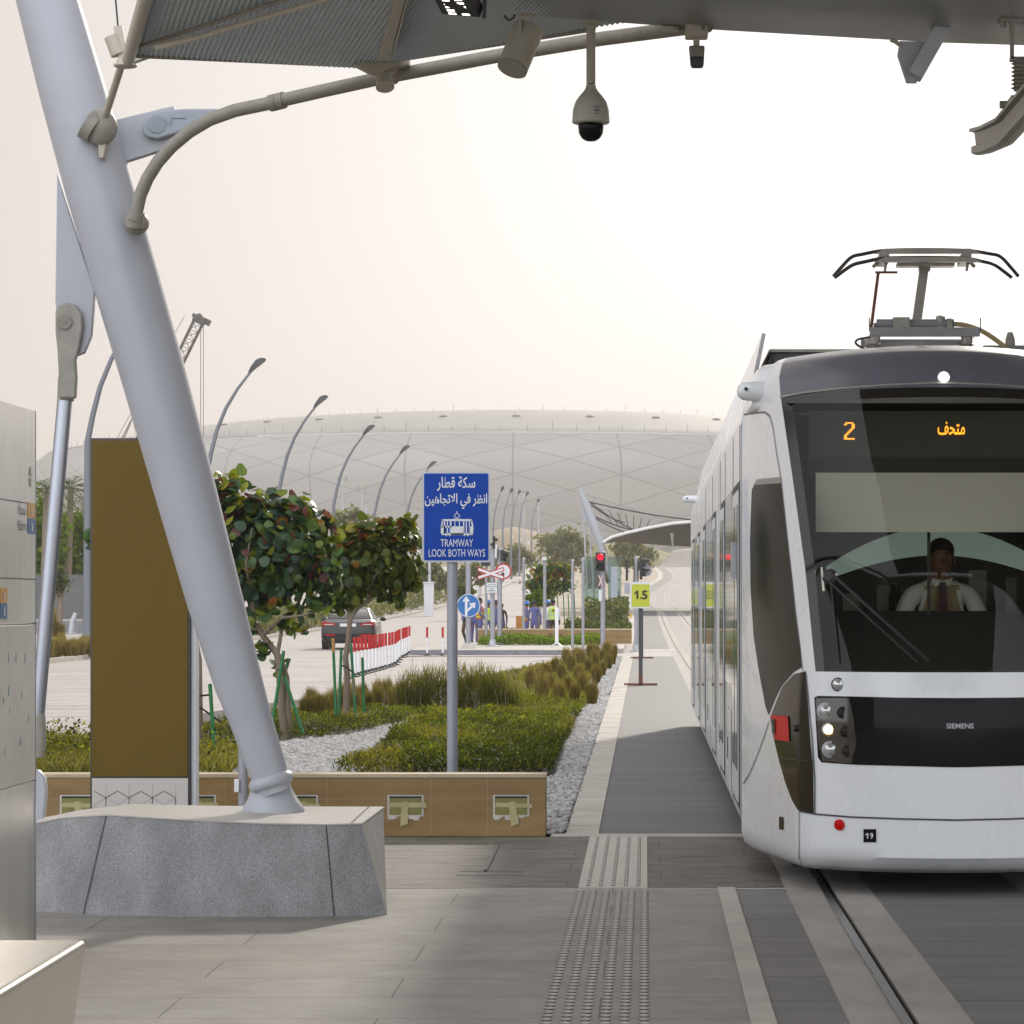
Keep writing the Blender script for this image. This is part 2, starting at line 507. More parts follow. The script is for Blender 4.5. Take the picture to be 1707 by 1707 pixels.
m_panelglass = M('back_painted_glass', (0.62, 0.61, 0.56), 0.16, noise=(2.5, 0.12), streak=(1, 1, 0.15))
m_girder = M('girder_grey', (0.27, 0.28, 0.265), 0.5, noise=(0.8, 0.12), streak=(0.4, 1, 1))
m_granite = M_granite('speckled_granite', (0.20, 0.20, 0.202), 150, 0.65)
m_granitetop = M('pale_granite', (0.40, 0.385, 0.355), 0.5, noise=(60, 0.2))  # top face, lighter than the block sides
m_gold = M('gold_panel', (0.122, 0.078, 0.012), 0.42, 0.0, noise=(1.2, 0.06), streak=(1, 1, 0.5), spec=0.15)
m_stone = M('sandstone', (0.30, 0.195, 0.075), 0.42, noise=(2.2, 0.0), ncol=(0.19, 0.11, 0.032), streak=(0.5, 1, 2.2), bump=(9, 0.12), coat=0.05)
m_stonetop = M('sandstone_cap', (0.45, 0.36, 0.24), 0.6, noise=(6, 0.15))
m_sand = M('dusty_ground', (0.34, 0.29, 0.23), 0.9, noise=(0.05, 0.25))
m_dark = M('black_rubber', (0.015, 0.015, 0.016), 0.5)
m_black = M('black_gloss', (0.006, 0.006, 0.007), 0.06, spec=0.12)
m_polegrey = M('pole_grey', (0.30, 0.31, 0.34), 0.45, 0.3, noise=(5, 0.1))
m_galv = M('galvanised', (0.42, 0.43, 0.46), 0.45, 0.35, noise=(6, 0.1))
m_conc = M('concrete_kerb', (0.43, 0.40, 0.36), 0.8, noise=(1.6, 0.18), bump=(30, 0.15))
m_kerbdark = M('kerb_stone', (0.20, 0.20, 0.21), 0.8, noise=(3, 0.2))
m_slab = M('track_slab', (0.33, 0.31, 0.285), 0.8, noise=(1.3, 0.26), streak=(1, 0.5, 1), bump=(25, 0.15))
m_rail = M('rail_steel', (0.30, 0.29, 0.28), 0.28, 0.9, noise=(2, 0.2), streak=(6, 0.2, 1))
m_groove = M('rail_groove', (0.012, 0.012, 0.013), 0.9)
m_red = M('signal_red', (0.42, 0.012, 0.014), 0.5, spec=0.3)
m_redlens = M('red_lens', (0.50, 0.007, 0.007), 0.3, spec=0.06)
m_blue = M('sign_blue', (0.002, 0.045, 0.30), 0.5, noise=(4, 0.06), spec=0.2)
m_signwhite = M('sign_white', (0.60, 0.62, 0.64), 0.4)
m_orange = M('label_orange', (0.55, 0.27, 0.03), 0.4)
m_lblue = M('label_blue', (0.03, 0.13, 0.30), 0.4)
m_bark = M('bark', (0.20, 0.155, 0.11), 0.85, noise=(14, 0.3), streak=(1, 1, 0.25), bump=(30, 0.4))
m_green = M('green_stake', (0.015, 0.15, 0.045), 0.45, noise=(9, 0.25))
m_rust = M('rusty_steel', (0.13, 0.05, 0.025), 0.8, noise=(18, 0.4))
m_dgrey = M('dark_grey', (0.045, 0.045, 0.05), 0.45)
m_yellow = M('sign_yellow', (0.45, 0.47, 0.03), 0.4)
m_hedge = M_leaf('hedge_leaf', [(0, (0.03, 0.05, 0.012)), (0.5, (0.075, 0.10, 0.025)), (1, (0.14, 0.14, 0.05))])
m_grapeleaf = M_leaf('sea_grape_leaf', [(0.0, (0.028, 0.060, 0.045)), (0.42, (0.055, 0.11, 0.05)), (0.62, (0.11, 0.17, 0.025)), (0.76, (0.24, 0.24, 0.02)), (0.86, (0.24, 0.075, 0.025)), (1.0, (0.12, 0.036, 0.036))], trans=0.38, rough=0.4, spec=0.45)
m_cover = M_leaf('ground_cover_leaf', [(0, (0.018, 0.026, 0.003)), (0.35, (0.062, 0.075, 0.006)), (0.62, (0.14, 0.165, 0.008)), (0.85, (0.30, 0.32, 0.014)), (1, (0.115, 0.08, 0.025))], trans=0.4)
m_dry = M_leaf('dry_grass', [(0, (0.085, 0.072, 0.016)), (0.5, (0.20, 0.155, 0.042)), (1, (0.34, 0.27, 0.10))], trans=0.35, rough=0.7)
m_feather = M_leaf('feathery_leaf', [(0, (0.07, 0.075, 0.012)), (0.5, (0.16, 0.155, 0.025)), (1, (0.26, 0.22, 0.06))], trans=0.4)
m_grape2 = M_leaf('sea_grape_leaf_light', [(0.0, (0.03, 0.05, 0.012)), (0.4, (0.06, 0.09, 0.014)), (0.62, (0.11, 0.14, 0.014)), (0.78, (0.20, 0.17, 0.02)), (0.9, (0.26, 0.085, 0.02)), (1.0, (0.13, 0.04, 0.025))], trans=0.45, rough=0.45, spec=0.35)
m_palm = M_leaf('palm_leaf', [(0, (0.03, 0.06, 0.02)), (1, (0.08, 0.12, 0.035))])
m_far = M_leaf('hazed_far_leaf', [(0, (0.085, 0.10, 0.035)), (0.6, (0.15, 0.16, 0.06)), (1, (0.24, 0.22, 0.10))], trans=0.35)  # lightened olive: distance haze is put into the leaf colour
m_bright = M_leaf('bright_leaf', [(0, (0.05, 0.10, 0.01)), (0.6, (0.11, 0.19, 0.015)), (1, (0.25, 0.27, 0.03))], trans=0.4)

m_platform = M_paver('platform_paver', (0.215, 0.205, 0.185), (0.24, 0.229, 0.208), (0.085, 0.08, 0.075), 1.9, 0.74, 0.6, msize=0.006, nscale=2.6, namt=0.24, crack=(1.1, (1, 1, 1), 0.82, 0, 0.30))
m_cross = M_paver('crossing_paver', (0.125, 0.112, 0.098), (0.14, 0.127, 0.112), (0.055, 0.048, 0.04), 1.2, 0.62, 0.7, msize=0.005, nscale=1.2, namt=0.22, streak=(0.5, 1.6, 1), crack=(2.0, (1.3, 6.0, 1), 0.5, 0.22, 0.40))
m_walk = M_paver('ribbed_walkway', (0.105, 0.106, 0.115), (0.125, 0.125, 0.132), (0.04, 0.04, 0.043), 60.0, 0.36, 0.7, msize=0.014, offset=0.0, nscale=1.4, namt=0.2, streak=(0.35, 2.2, 1))
m_track = M_paver('track_paver', (0.155, 0.152, 0.15), (0.18, 0.175, 0.17), (0.055, 0.055, 0.055), 60.0, 0.92, 0.65, msize=0.012, offset=0.0, nscale=1.2, namt=0.22, streak=(0.5, 1.5, 1))
m_road = M_paver('pale_road_paver', (0.35, 0.325, 0.31), (0.40, 0.37, 0.355), (0.20, 0.185, 0.177), 1.6, 0.8, 0.75, rot=0.2, msize=0.025, nscale=0.5, namt=0.2, streak=(0.35, 2.0, 1), crack=(0.55, (0.5, 3.2, 1), 0.8, 0.1, 0.38))
m_tact = M('tactile_tile', (0.46, 0.43, 0.38), 0.65, noise=(9, 0.15), bump=(40, 0.1))
m_stud = M('tactile_stud', (0.085, 0.08, 0.078), 0.36, 0.35, noise=(12, 0.3))
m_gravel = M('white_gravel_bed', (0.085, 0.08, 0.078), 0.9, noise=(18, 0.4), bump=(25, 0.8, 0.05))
m_pebble = M('white_pebble', (0.33, 0.325, 0.32), 0.7, noise=(9, 0.5))
m_soil = M('planting_soil', (0.13, 0.095, 0.06), 0.95, noise=(3, 0.35), bump=(15, 0.5, 0.05))

# ------------------------------------------------------------------ the ground and everything laid on it
def yrange(y0, y1):
    out = [y0]; y = y0
    while y < y1 - 1e-6:
        y += 4 if y < 60 else (8 if y < 600 else 60)
        out.append(min(y, y1))
    return out
def strip(name, lx, rx, y0, y1, dz, mat, wall=0.0):
    f = (lambda q: (lambda y: q) if not callable(q) else q)
    L, Rr = f(lx), f(rx)
    ys = yrange(y0, y1); mb = MB(); vs = []
    for y in ys: vs += [(L(y), y, gz(y) + dz), (Rr(y), y, gz(y) + dz)]
    mb.add(vs, [(2*i, 2*i+1, 2*i+3, 2*i+2) for i in range(len(ys) - 1)])
    o = mb.build(name, mat, smooth=False)
    for p in o.data.polygons:
        if p.normal.z < 0: p.flip()
    return struct(o)
def trackx(y):                                        # the far tracks swing right, then left again
    pts = [(-50, 0), (260, 0), (300, -0.5), (350, -0.3), (400, 1.3), (450, 2.9), (500, 3.1), (560, 2.4), (900, 2.4)]
    return float(np.interp(y, [p[0] for p in pts], [p[1] for p in pts])) 
def tr(x): return lambda y: x + trackx(y)

g = MB(); ys = [-60, 0] + yrange(20, 1400) + [2000, 3500]
xs = [-2500, -600, -120, -30, 0, 30, 120, 600, 2500]
g.add([(x, y, gz(y) - 0.03) for y in ys for x in xs],
      [(j*9+i, j*9+i+1, (j+1)*9+i+1, (j+1)*9+i) for j in range(len(ys)-1) for i in range(8)])
struct(g.build('ground', m_sand, smooth=False, recalc=False))

KX0, KX1, WX1 = -0.61, -0.36, 0.87
strip('platform', -9, 0.45, -8, 20.2, 0.0, m_platform)
struct(MB().box(0.45, 0.56, -8, 20.2, -0.03, 0.010).build('platform_edge', m_conc, bevel=0.006))
strip('track_bed', 0.56, 0.87, -8, 20.2, -0.003, m_track)
strip('crossing', -9, 0.87, 20.206, 24.6, 0.0, m_cross)
struct(MB().box(-0.72, 0.87, 24.6, 24.78, -0.03, 0.012).build('crossing_kerb', m_conc, bevel=0.005))
struct(MB().box(-9, 0.87, 20.195, 20.206, -0.03, 0.003).build('platform_joint', m_conc))
kk = MB()
for i, y in enumerate(np.arange(24.79, 103, 0.9)):
    kk.box(KX0 - 0.0016 * (y - 24.8), KX1 - 0.0004 * (y - 24.8), y, min(y + 0.892, 103), -0.03, 0.012 + 0.002 * (i % 2))
struct(kk.build('kerb', m_conc))
strip('walkway', lambda y: KX1 - 0.0004 * (y - 24.8), WX1, 24.785, 103, 0.002, m_walk)
strip('crossing_far', -8.4, WX1, 103, 116, 0.002, m_road)
strip('walkway_far', tr(-0.5), tr(WX1), 116, 640, 0.002, m_walk)
strip('kerb_far', tr(-1.25), tr(-0.5), 116, 640, 0.012, m_conc)
bandL = [(0.87, 1.105), (1.165, 1.40)]
bandR = [(2.33, 2.565), (2.625, 2.86)]
for k, (a, b) in enumerate(bandL + bandR):
    strip('rail_slab', tr(a), tr(b), -8, 640, -0.004, m_slab)
for a in (1.105, 2.565):
    strip('rail_groove', tr(a), tr(a + 0.06), -8, 640, -0.022, m_groove)
for k, a in enumerate((1.092, 2.605)):
    strip('rail', tr(a), tr(a + 0.045), -8, 640, 0.002, m_rail)
strip('track_bed', tr(1.40), tr(2.33), -8, 640, -0.006, m_track)
strip('track_bed', tr(2.86), tr(4.85), -8, 640, -0.006, m_track)
for a in (4.85, 5.145, 6.3, 6.585):
    strip('rail_slab', tr(a), tr(a + 0.235), -8, 640, -0.004, m_slab)
for a in (5.085, 6.535):
    strip('rail', tr(a), tr(a + 0.05), -8, 640, -0.008, m_rail)
strip('track_bed', tr(5.38), tr(6.3), -8, 640, -0.006, m_track)
strip('track_bed', tr(6.82), tr(9.0), -8, 640, -0.006, m_track)
struct(MB().box(-0.3, 1.05, 114.8, 115.6, gz(115) - 0.02, gz(115) + 0.02).build('stop_line', m_white))

road_r = lambda y: float(np.interp(y, [25, 103, 140, 450, 640], [-2.0, -2.0, -6.2, -14.5, -17.5]))
strip('road', -18.5, lambda y: -2.0 if y < 102.9 else road_r(y), 39.5, 640, -0.012, m_road)
strip('plaza', -2.0, lambda y: KX0 - 0.0016 * (y - 24.8) - 0.002, 96, 103, -0.010, m_road)
PLANT = [(-0.62, 24.95), (-0.75, 103), (-2.3, 102), (-3.5, 82), (-5.0, 67), (-6.6, 56.5), (-7.2, 50), (-7.6, 43), (-8.0, 40), (-14, 39.5), (-14, 25.0)]
mb = MB(); mb.poly([(x, y, -0.004) for x, y in PLANT])
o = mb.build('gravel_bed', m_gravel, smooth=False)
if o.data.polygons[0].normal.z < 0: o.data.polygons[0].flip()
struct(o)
strip('pavement_left', -60, -17.2, 88, 640, 0.06, m_road)
struct(MB().box(-60, -17.2, 87.8, 88, -0.03, 0.12).build('kerb_left', m_kerbdark))
kk = MB()
for y0 in range(88, 560, 8): kk.hexa([(-17.2, y0, gz(y0)-.05), (-17.0, y0, gz(y0)-.05), (-17.0, y0+8, gz(y0+8)-.05), (-17.2, y0+8, gz(y0+8)-.05)], [(-17.2, y0, gz(y0)+.12), (-17.0, y0, gz(y0)+.12), (-17.0, y0+8, gz(y0+8)+.12), (-17.2, y0+8, gz(y0+8)+.12)])
struct(kk.build('kerb_roadside', m_conc, smooth=False))
# traffic island in front of the far planter
isl = [(-7.6, 105.6), (-1.4, 105.6), (-0.75, 109), (-0.75, 124), (-6.8, 124), (-7.9, 111)]
struct(MB().prism([(x, y, -0.03) for x, y in isl], (0, 0, 0.20)).build('traffic_island', [m_conc], bevel=0.02, smooth=False))
struct(MB().prism([(x, y, 0) for x, y in [(-7.66, 105.5), (-1.38, 105.5), (-1.38, 105.6), (-7.66, 105.6)]], (0, 0, 0.165)).build('kerb_island', m_kerbdark))  # dark front face: its back-lit shade is put into the colour

# tactile paving: flat tiles with rows of truncated bars
tp = MB().box(-0.42, 0.012, 20.215, 24.58, -0.02, 0.006)
struct(tp.build('tactile_strip', m_tact))
tb = MB()
for i in range(5):
    x = -0.36 + i * 0.079
    y = 20.3
    while y < 24.5:
        tb.hexa([(x-.012, y, .005), (x+.012, y, .005), (x+.012, y+.15, .005), (x-.012, y+.15, .005)],
                [(x-.008, y+.01, .011), (x+.008, y+.01, .011), (x+.008, y+.14, .011), (x-.008, y+.14, .011)]); y += 0.185
struct(tb.build('tactile_bars', m_stud, smooth=False))
tb = MB(); ty = MB()
for i in range(6):
    y = 2.0
    while y < 20.1:
        x = -0.40 + i * 0.079 - (20.2 - y) * 0.004 * (5 - i) / 5
        if y > 9:
            tb.lathe((x, y, -0.001), [(0.026, 0), (0.023, 0.006), (0.014, 0.0085)], 8)
            tb.v[-24:] = [(p[0], y + (p[1] - y) * 2.1, p[2]) for p in tb.v[-24:]]
        y += 0.125
struct(tb.build('tactile_studs', m_stud))
# ------------------------------------------------------------------ the station canopy (mast, tie, roof, girder)
YM = 19.5
canopy = thing('station_canopy', 'white steel tram stop canopy with a leaning mast, tie rod and corrugated roof overhead', 'canopy', (WX(458, YM), YM, 0.54))
# mast axis in the photo: (px, py, width px)
ax = [(458, 1322, 62), (452, 1305, 62), (447, 1285, 66), (418, 1200, 74), (398, 1140, 84), (358, 1000, 97), (310, 822, 106), (260, 640, 112), (211, 470, 116), (162, 300, 118), (120, 150, 114), (79, 0, 106)]
pts = [W(a, b, YM) for a, b, c in ax]; rr = [c * 0.5 * 0.963 * YM / FPX for a, b, c in ax]
d = (pts[-1] - pts[-4]).normalized()
pts += [pts[-1] + d * 1.4, pts[-1] + d * 3.0]; rr += [0.15, 0.09]
mast = MB().tube(pts, rr, 40).build('mast', m_mast, canopy, ang=60, label='tall white tapered mast leaning left out of the granite block')
axd = (pts[2] - pts[0]).normalized()
cc = W(452, 1303, YM)
MB().lathe(cc, [(0.10, -0.035), (0.125, -0.03), (0.138, -0.01), (0.138, 0.012), (0.125, 0.032), (0.105, 0.045)], 32, axd).build('collar', m_mast, mast, ang=60)
mb = MB(); bc = W(456, 1363, YM + 0.05)
mb.lathe((bc.x, bc.y, 0.50), [(0.19, -0.02), (0.19, 0.03), (0.185, 0.045), (0.15, 0.10), (0.122, 0.16), (0.110, 0.205), (0.108, 0.26)], 36)
kz = len(mb.v)
mb.v = [(p[0] + max(0, p[2] - 0.54) * -0.10, p[1], p[2]) for p in mb.v]
mb.build('mast_foot', m_mast, mast, ang=50)
# gusset plate on the left of the mast with fork, rod and foot lug
YT = YM + 0.02
pl = [(95, 288), (108, 330), (140, 430), (158, 482), (156, 510), (152, 560), (140, 588), (110, 600), (96, 560), (92, 500)]
MB().prism([W(x, y, YT - 0.03) for x, y in pl], (0, 0.06, 0)).build('gusset_plate', m_mast, mast, bevel=0.006)
fk = [(92, 520), (97, 508), (110, 504), (125, 508), (136, 523), (138, 545), (133, 575), (126, 600), (128, 630), (126, 664), (98, 664), (97, 620), (95, 580), (92, 555)]
rod = MB().prism([W(x, y, YT - 0.075) for x, y in fk], (0, 0.05, 0)).prism([W(x, y, YT + 0.035) for x, y in fk], (0, 0.05, 0)).build('tie_fork', m_castgrey, canopy, bevel=0.012)
MB().cyl(W(112, 630, YT), W(109, 668, YT), 0.055, 0.05, 20).build('fork_socket', m_castgrey, rod)
MB().cyl(W(107, 536, YT - 0.095), W(107, 536, YT + 0.1), 0.045, None, 20).cyl(W(107, 536, YT - 0.099), W(107, 536, YT - 0.09), 0.012, None, 12).build('fork_pin', m_castgrey, rod)
MB().tube([W(109, 655, YT), W(87, 905, YT), W(63, 1195, YT)], [0.045, 0.045, 0.04], 20).build('tie_rod', m_steel, canopy, label='brushed steel tie rod sloping down from the mast fork')
MB().tube([W(65, 1178, YT), W(63, 1200, YT), W(62, 1240, YT), W(61, 1262, YT)], [0.03, 0.048, 0.055, 0.045], 16).build('rod_socket', m_castgrey, canopy)
fl = [(20, 1250), (40, 1280), (64, 1284), (74, 1296), (77, 1320), (70, 1392), (66, 1440), (20, 1440)]
MB().prism([W(x, y, YT - 0.04) for x, y in fl], (0, 0.08, 0)).build('foot_lug', m_mast, canopy, bevel=0.01)
# bracket arm to the right with its pinned casting
br = [(178, 203), (290, 176), (300, 205), (292, 243), (214, 268), (196, 273)]
MB().prism([W(x, y, YT - 0.03) for x, y in br], (0, 0.07, 0)).build('bracket_plate', m_mast, mast, bevel=0.006)
cs = [(236, 214), (240, 200), (252, 189), (275, 183), (310, 181), (364, 181), (366, 189), (330, 205), (296, 222), (262, 232), (246, 229), (238, 223)]
cst = MB().prism([W(x, y, YT - 0.085) for x, y in cs], (0, 0.055, 0)).build('bracket_arm', m_bluegrey, canopy, bevel=0.012)
MB().cyl(W(262, 207, YT - 0.1), W(262, 207, YT - 0.07), 0.052, None, 24).build('arm_pin', m_bluegrey, cst)
MB().prism([W(x, y, YT - 0.092) for x, y in [(282, 192), (308, 194), (309, 197), (286, 196), (284, 207), (281, 207)]], (0, 0.02, 0)).build('arm_relief', m_bluegrey, cst)
# hanger from the roof corner to the lug on the mast
Yn = 18.55
hub = W(168, 212, YM - 0.24)
lug = MB().ell(hub, (0.1, 0.09, 0.11), 18, 12)
lug.cyl(W(146, 206, YM - 0.26), W(160, 216, YM - 0.26), 0.10, 0.09, 18).build('hanger_knuckle', m_castgrey, canopy, ang=50)
MB().prism([W(x, y, YM - 0.26) for x, y in [(160, 225), (178, 225), (177, 240), (172, 264), (165, 263), (163, 240)]], (0, 0.09, 0)).build('knuckle_tab', m_cream, mast, bevel=0.005)
MB().cyl(W(172, 205, YM - 0.2), W(208, 92, Yn), 0.022, None, 12).build('hanger_rod', m_cream, canopy)
nd = MB().lathe(W(209, 108, Yn), [(0.03, -0.02), (0.065, -0.012), (0.07, 0.0), (0.05, 0.012), (0.05, 0.03)], 18)
nd.cyl(W(186, 60, Yn), W(198, 92, Yn), 0.045, None, 14).bar(W(197, 44, Yn), W(206, 100, Yn), 0.05, 0.05)
nd.prism([W(x, y, Yn - 0.03) for x, y in [(212, 78), (268, 56), (274, 66), (290, 72), (286, 84), (250, 94), (222, 104), (208, 100)]], (0, 0.06, 0)).build('roof_corner_node', m_cream, canopy, bevel=0.005)
MB().cyl(W(191, -20, Yn), W(198, 60, Yn), 0.006, None, 6).build('stay_cable', m_dgrey, canopy)
# corrugated roof sheet, underside seen from below
A = W(208, 90, 18.25); B = W(598, 107, 18.55); Cc = W(990, 46, 17.3)
def M_corr():
    m = M('corrugated_sheet', (0.44, 0.50, 0.53), 0.5, 0.0)
    return m
def roofz(x, y): return A.z + (x - A.x) * (Cc.z - A.z) / (Cc.x - A.x) - 0.02 * math.sin((x - A.x) * 1.2)
sd = Vector((0.34, -1.62, 0)).normalized()
mb = MB(); n = 260; x0, x1 = A.x, Cc.x + 1.0
edge = lambda x: float(np.interp(x, [A.x, B.x, Cc.x, Cc.x + 1.1], [A.y, B.y, Cc.y, Cc.y - 0.9]))
vs = []
for i in range(n + 1):
    x = x0 + (x1 - x0) * i / n; y = edge(x); z = roofz(x, y) + (0.006 if i % 2 else -0.006)
    L = 4.5
    vs += [(x, y, z), (x + sd.x * L, y + sd.y * L, z + 0.05), (x, y, z + 0.05), (x + sd.x * L, y + sd.y * L, z + 0.10)]
fs = []
for i in range(n):
    a = i * 4; b = a + 4
    fs += [(a, b, b+1, a+1), (a+2, a+3, b+3, b+2), (a, a+2, b+2, b)]
roof = mb.add(vs, fs).build('roof_sheet', M_corr(), canopy, smooth=False)
el = MB()
el.tube([A + Vector((0.02, 0, -0.03)), A + sd * 4.5 + Vector((0.02, 0, 0.02))], 0.036, 14)
el.build('roof_edge_tube', m_cream, canopy)
def RP(px, py, z): return W(px, py, (z - CAMZ) * FPX / (1000 - py))
MB().tube([A + Vector((0, .01, -.004)), B + Vector((0, .012, -.004)), Cc + Vector((0, .012, -.004))], 0.016, 8).build('roof_edge_trim', m_castgrey, canopy)
MB().tube([RP(262, 78, 4.80), RP(330, 62, 4.80), RP(560, -6, 4.80)], [0.022, 0.016, 0.016], 10).build('roof_tension_rod', m_cream, canopy)
MB().tube([RP(225, 80, 4.845), RP(480, -2, 4.845)], 0.012, 8).build('roof_purlin', m_castgrey, canopy)
sb = MB().prism([W(x, y, 18.35) for x, y in [(588, 106), (612, 118), (632, 122), (660, 110), (682, 108), (682, 96), (655, 88), (630, 96)]], (0, 0.14, 0))
sb.cyl(W(640, 120, 18.4), W(642, 146, 18.35), 0.035, 0.055, 14)
sb.bar(RP(640, 94, 4.80), RP(668, -10, 4.81), 0.05, 0.04).cyl(RP(654, 92, 4.80), RP(680, -10, 4.81), 0.008, None, 6)
sb.build('roof_strut', m_cream, canopy, bevel=0.004)
# the drain pipe that follows the roof edge and bends into the mast
pp = [(226, 378, 19.25), (228, 352, 19.22), (234, 325, 19.2), (246, 297, 19.16), (263, 270, 19.12), (286, 244, 19.08), (316, 219, 19.04), (350, 199, 19.0), (392, 184, 18.95), (440, 174, 18.9), (540, 151, 18.75), (640, 129, 18.6), (830, 93, 18.1), (1000, 65, 17.6), (1130, 48, 17.1), (1180, 42, 16.9)]
pipe = MB().tube([W(*p) for p in pp], 0.039, 16).build('drain_pipe', m_castgrey, canopy, ang=60, label='grey drain pipe curving from the roof edge into the mast')
for px, py, Y in ((226, 372, 19.25), (227, 360, 19.23), (456, 171, 18.88), (468, 168, 18.86), (652, 127, 18.58)):
    q = W(px, py, Y); i = min(range(len(pp) - 1), key=lambda k: (W(*pp[k]) - q).length)
    t = (W(*pp[i + 1]) - W(*pp[max(i - 1, 0)])).normalized()
    MB().cyl(q - t * 0.022, q + t * 0.022, 0.05, None, 16).build('pipe_clamp', m_castgrey, pipe)
MB().lathe(W(226, 372, 19.33), [(0.075, 0.0), (0.075, 0.03), (0.055, 0.05)], 20, (0.5, -0.8, 0.2)).build('pipe_flange', m_castgrey, mast)
# the big girder over the track
gb = MB()
b4 = [W(820, -40, 15.4), W(1720, -10, 15.4), W(1720, 70, 16.9), W(820, 22, 16.9)]
b4 = [W(818, 14, 16.0), W(2500, 14, 16.0), W(2500, 72, 17.0), W(818, 20, 17.0)]
zc = lambda px: 4.86 - 0.155 * (px - 820) / 880
L = []; 
for px in (818, 905, 1200, 1560, 1707, 2300):
    z = float(np.interp(px, [818, 905, 1200, 1560, 1707, 2300], [4.87, 4.86, 4.79, 4.725, 4.71, 4.70]))
    L.append((WX(px, 17.0), z))
gv = []
for (x, z) in L: gv += [(x, 11.5, z + 0.25), (x, 14.9, z + 0.04), (x, 16.2, z), (x, 17.0, z), (x, 17.08, z + 0.04), (x, 17.0, z + 0.45), (x, 11.5, z + 0.45)]
gf = []
for i in range(len(L) - 1):
    for k in range(7): gf.append((i*7+k, i*7+(k+1)%7, (i+1)*7+(k+1)%7, (i+1)*7+k))
gf += [tuple(range(7)), tuple((len(L)-1)*7 + k for k in range(7))]
girder = gb.add(gv, gf).build('girder', m_girder, canopy, ang=50, label='broad dark grey girder spanning over the tram track')
MB().box(L[0][0] - 0.09, L[0][0], 15.6, 16.6, 4.93, 5.2).build('girder_end_bracket', m_cream, girder)
MB().cyl(W(1118, 46, 17.0), W(1118, 52, 17.0), 0.05, 0.045, 18).build('cover_cap', m_cream, girder)
# canopy sheet behind the girder, out of the frame, so that the shade on the platform is right
MB().hexa([(-2.6, 3.0, 5.25), (6.2, 3.0, 5.25), (6.2, 12.5, 5.15), (-2.6, 12.5, 5.15)], [(-2.6, 3.0, 5.33), (6.2, 3.0, 5.33), (6.2, 12.5, 5.23), (-2.6, 12.5, 5.23)]).build('roof_deck', m_girder, canopy)
MB().hexa([(.35, 17.2, 5.12), (3.6, 17.2, 5.10), (3.6, 24.5, 6.55), (.35, 24.5, 6.55)], [(.35, 17.2, 5.2), (3.6, 17.2, 5.18), (3.6, 24.5, 6.63), (.35, 24.5, 6.63)]).build('added_reflection_sheet', m_girder, canopy)  # added out of view so the windscreen reflects a dark underside
MB().hexa([(2.9, 17.2, 4.85), (9.0, 17.2, 5.0), (9.0, 36.0, 5.0), (4.5, 36.0, 4.85)], [(2.9, 17.2, 4.93), (9.0, 17.2, 5.08), (9.0, 36.0, 5.08), (4.5, 36.0, 4.93)]).build('added_shade_sheet', m_girder, canopy)  # added out of view to cast shade on the ground before the tram
# slanted bracket under the girder
sbk = MB().bar(W(1604, -12, 16.6), W(1524, 128, 16.6), 0.08, 0.13, (0, 1, 0))
sbk.prism([W(x, y, 16.63) for x, y in [(1500, 68), (1496, 92), (1511, 138), (1528, 138), (1560, 70)]], (0, 0.03, 0)).build('slanted_bracket', m_galv, girder, bevel=0.003)
MB().tube([W(1484, 66, 16.6), W(1492, 69, 16.6), W(1500, 75, 16.6)], 0.012, 8).build('bracket_bolt', m_cream, girder)
MB().tube([W(1616, -5, 16.4), W(1630, 6, 16.4), W(1648, 10, 16.4), W(1656, 4, 16.4), W(1655, -8, 16.4)], 0.009, 8).build('cable_loop', M('teal_cable', (0.01, 0.10, 0.13), 0.4), girder)

# overhead conductor rail hung from the girder
XC = 1.88
rail = thing('overhead_conductor_rail', 'grey overhead power rail with upturned end on a ribbed insulator below the girder', 'power rail', (XC, 16.3, 4.2))
rc = [(12.0, 4.17), (15.7, 4.17), (16.95, 4.195), (17.75, 4.27), (18.3, 4.335)]
prof = [(-.045, .11), (.045, .11), (.045, .095), (.02, .09), (.012, .03), (.035, .022), (.035, -.01), (.012, -.02), (-.012, -.02), (-.035, -.01), (-.035, .022), (-.012, .03), (-.02, .09), (-.045, .095)]
vs = []; fs = []; n = len(prof)
for (y, z) in rc: vs += [(XC + a * 1.15, y, z + b * 1.15) for a, b in prof]
for i in range(len(rc) - 1):
    for k in range(n): fs.append((i*n+k, i*n+(k+1)%n, (i+1)*n+(k+1)%n, (i+1)*n+k))
fs += [tuple(range(n)), tuple((len(rc)-1)*n+k for k in range(n))]
MB().add(vs, fs).build('rail_profile', m_castgrey, rail, smooth=False)
ins = MB(); z0, z1 = 4.36, 4.53
for k in range(8): ins.lathe((XC, 16.3, z0 + 0.015 + k * 0.0205), [(0.026, -0.008), (0.042, 0.0), (0.026, 0.008)], 18)
ins.cyl((XC, 16.3, z0), (XC, 16.3, z1 - 0.01), 0.027, None, 18).build('insulator', m_castgrey, rail, ang=50)
hg = MB()
for s in (-1, 1): hg.box(XC + s * 0.036 - 0.008, XC + s * 0.036 + 0.008, 16.27, 16.33, 4.52, 4.72)
hg.box(XC - 0.046, XC + 0.046, 16.27, 16.33, 4.51, 4.53).box(XC - 0.1, XC + 0.13, 16.24, 16.36, 4.705, 4.716)
for s in (-0.08, 0.1): hg.cyl((XC + s, 16.3, 4.68), (XC + s, 16.3, 4.71), 0.012, None, 8)
hg.build('hanger', m_castgrey, rail)
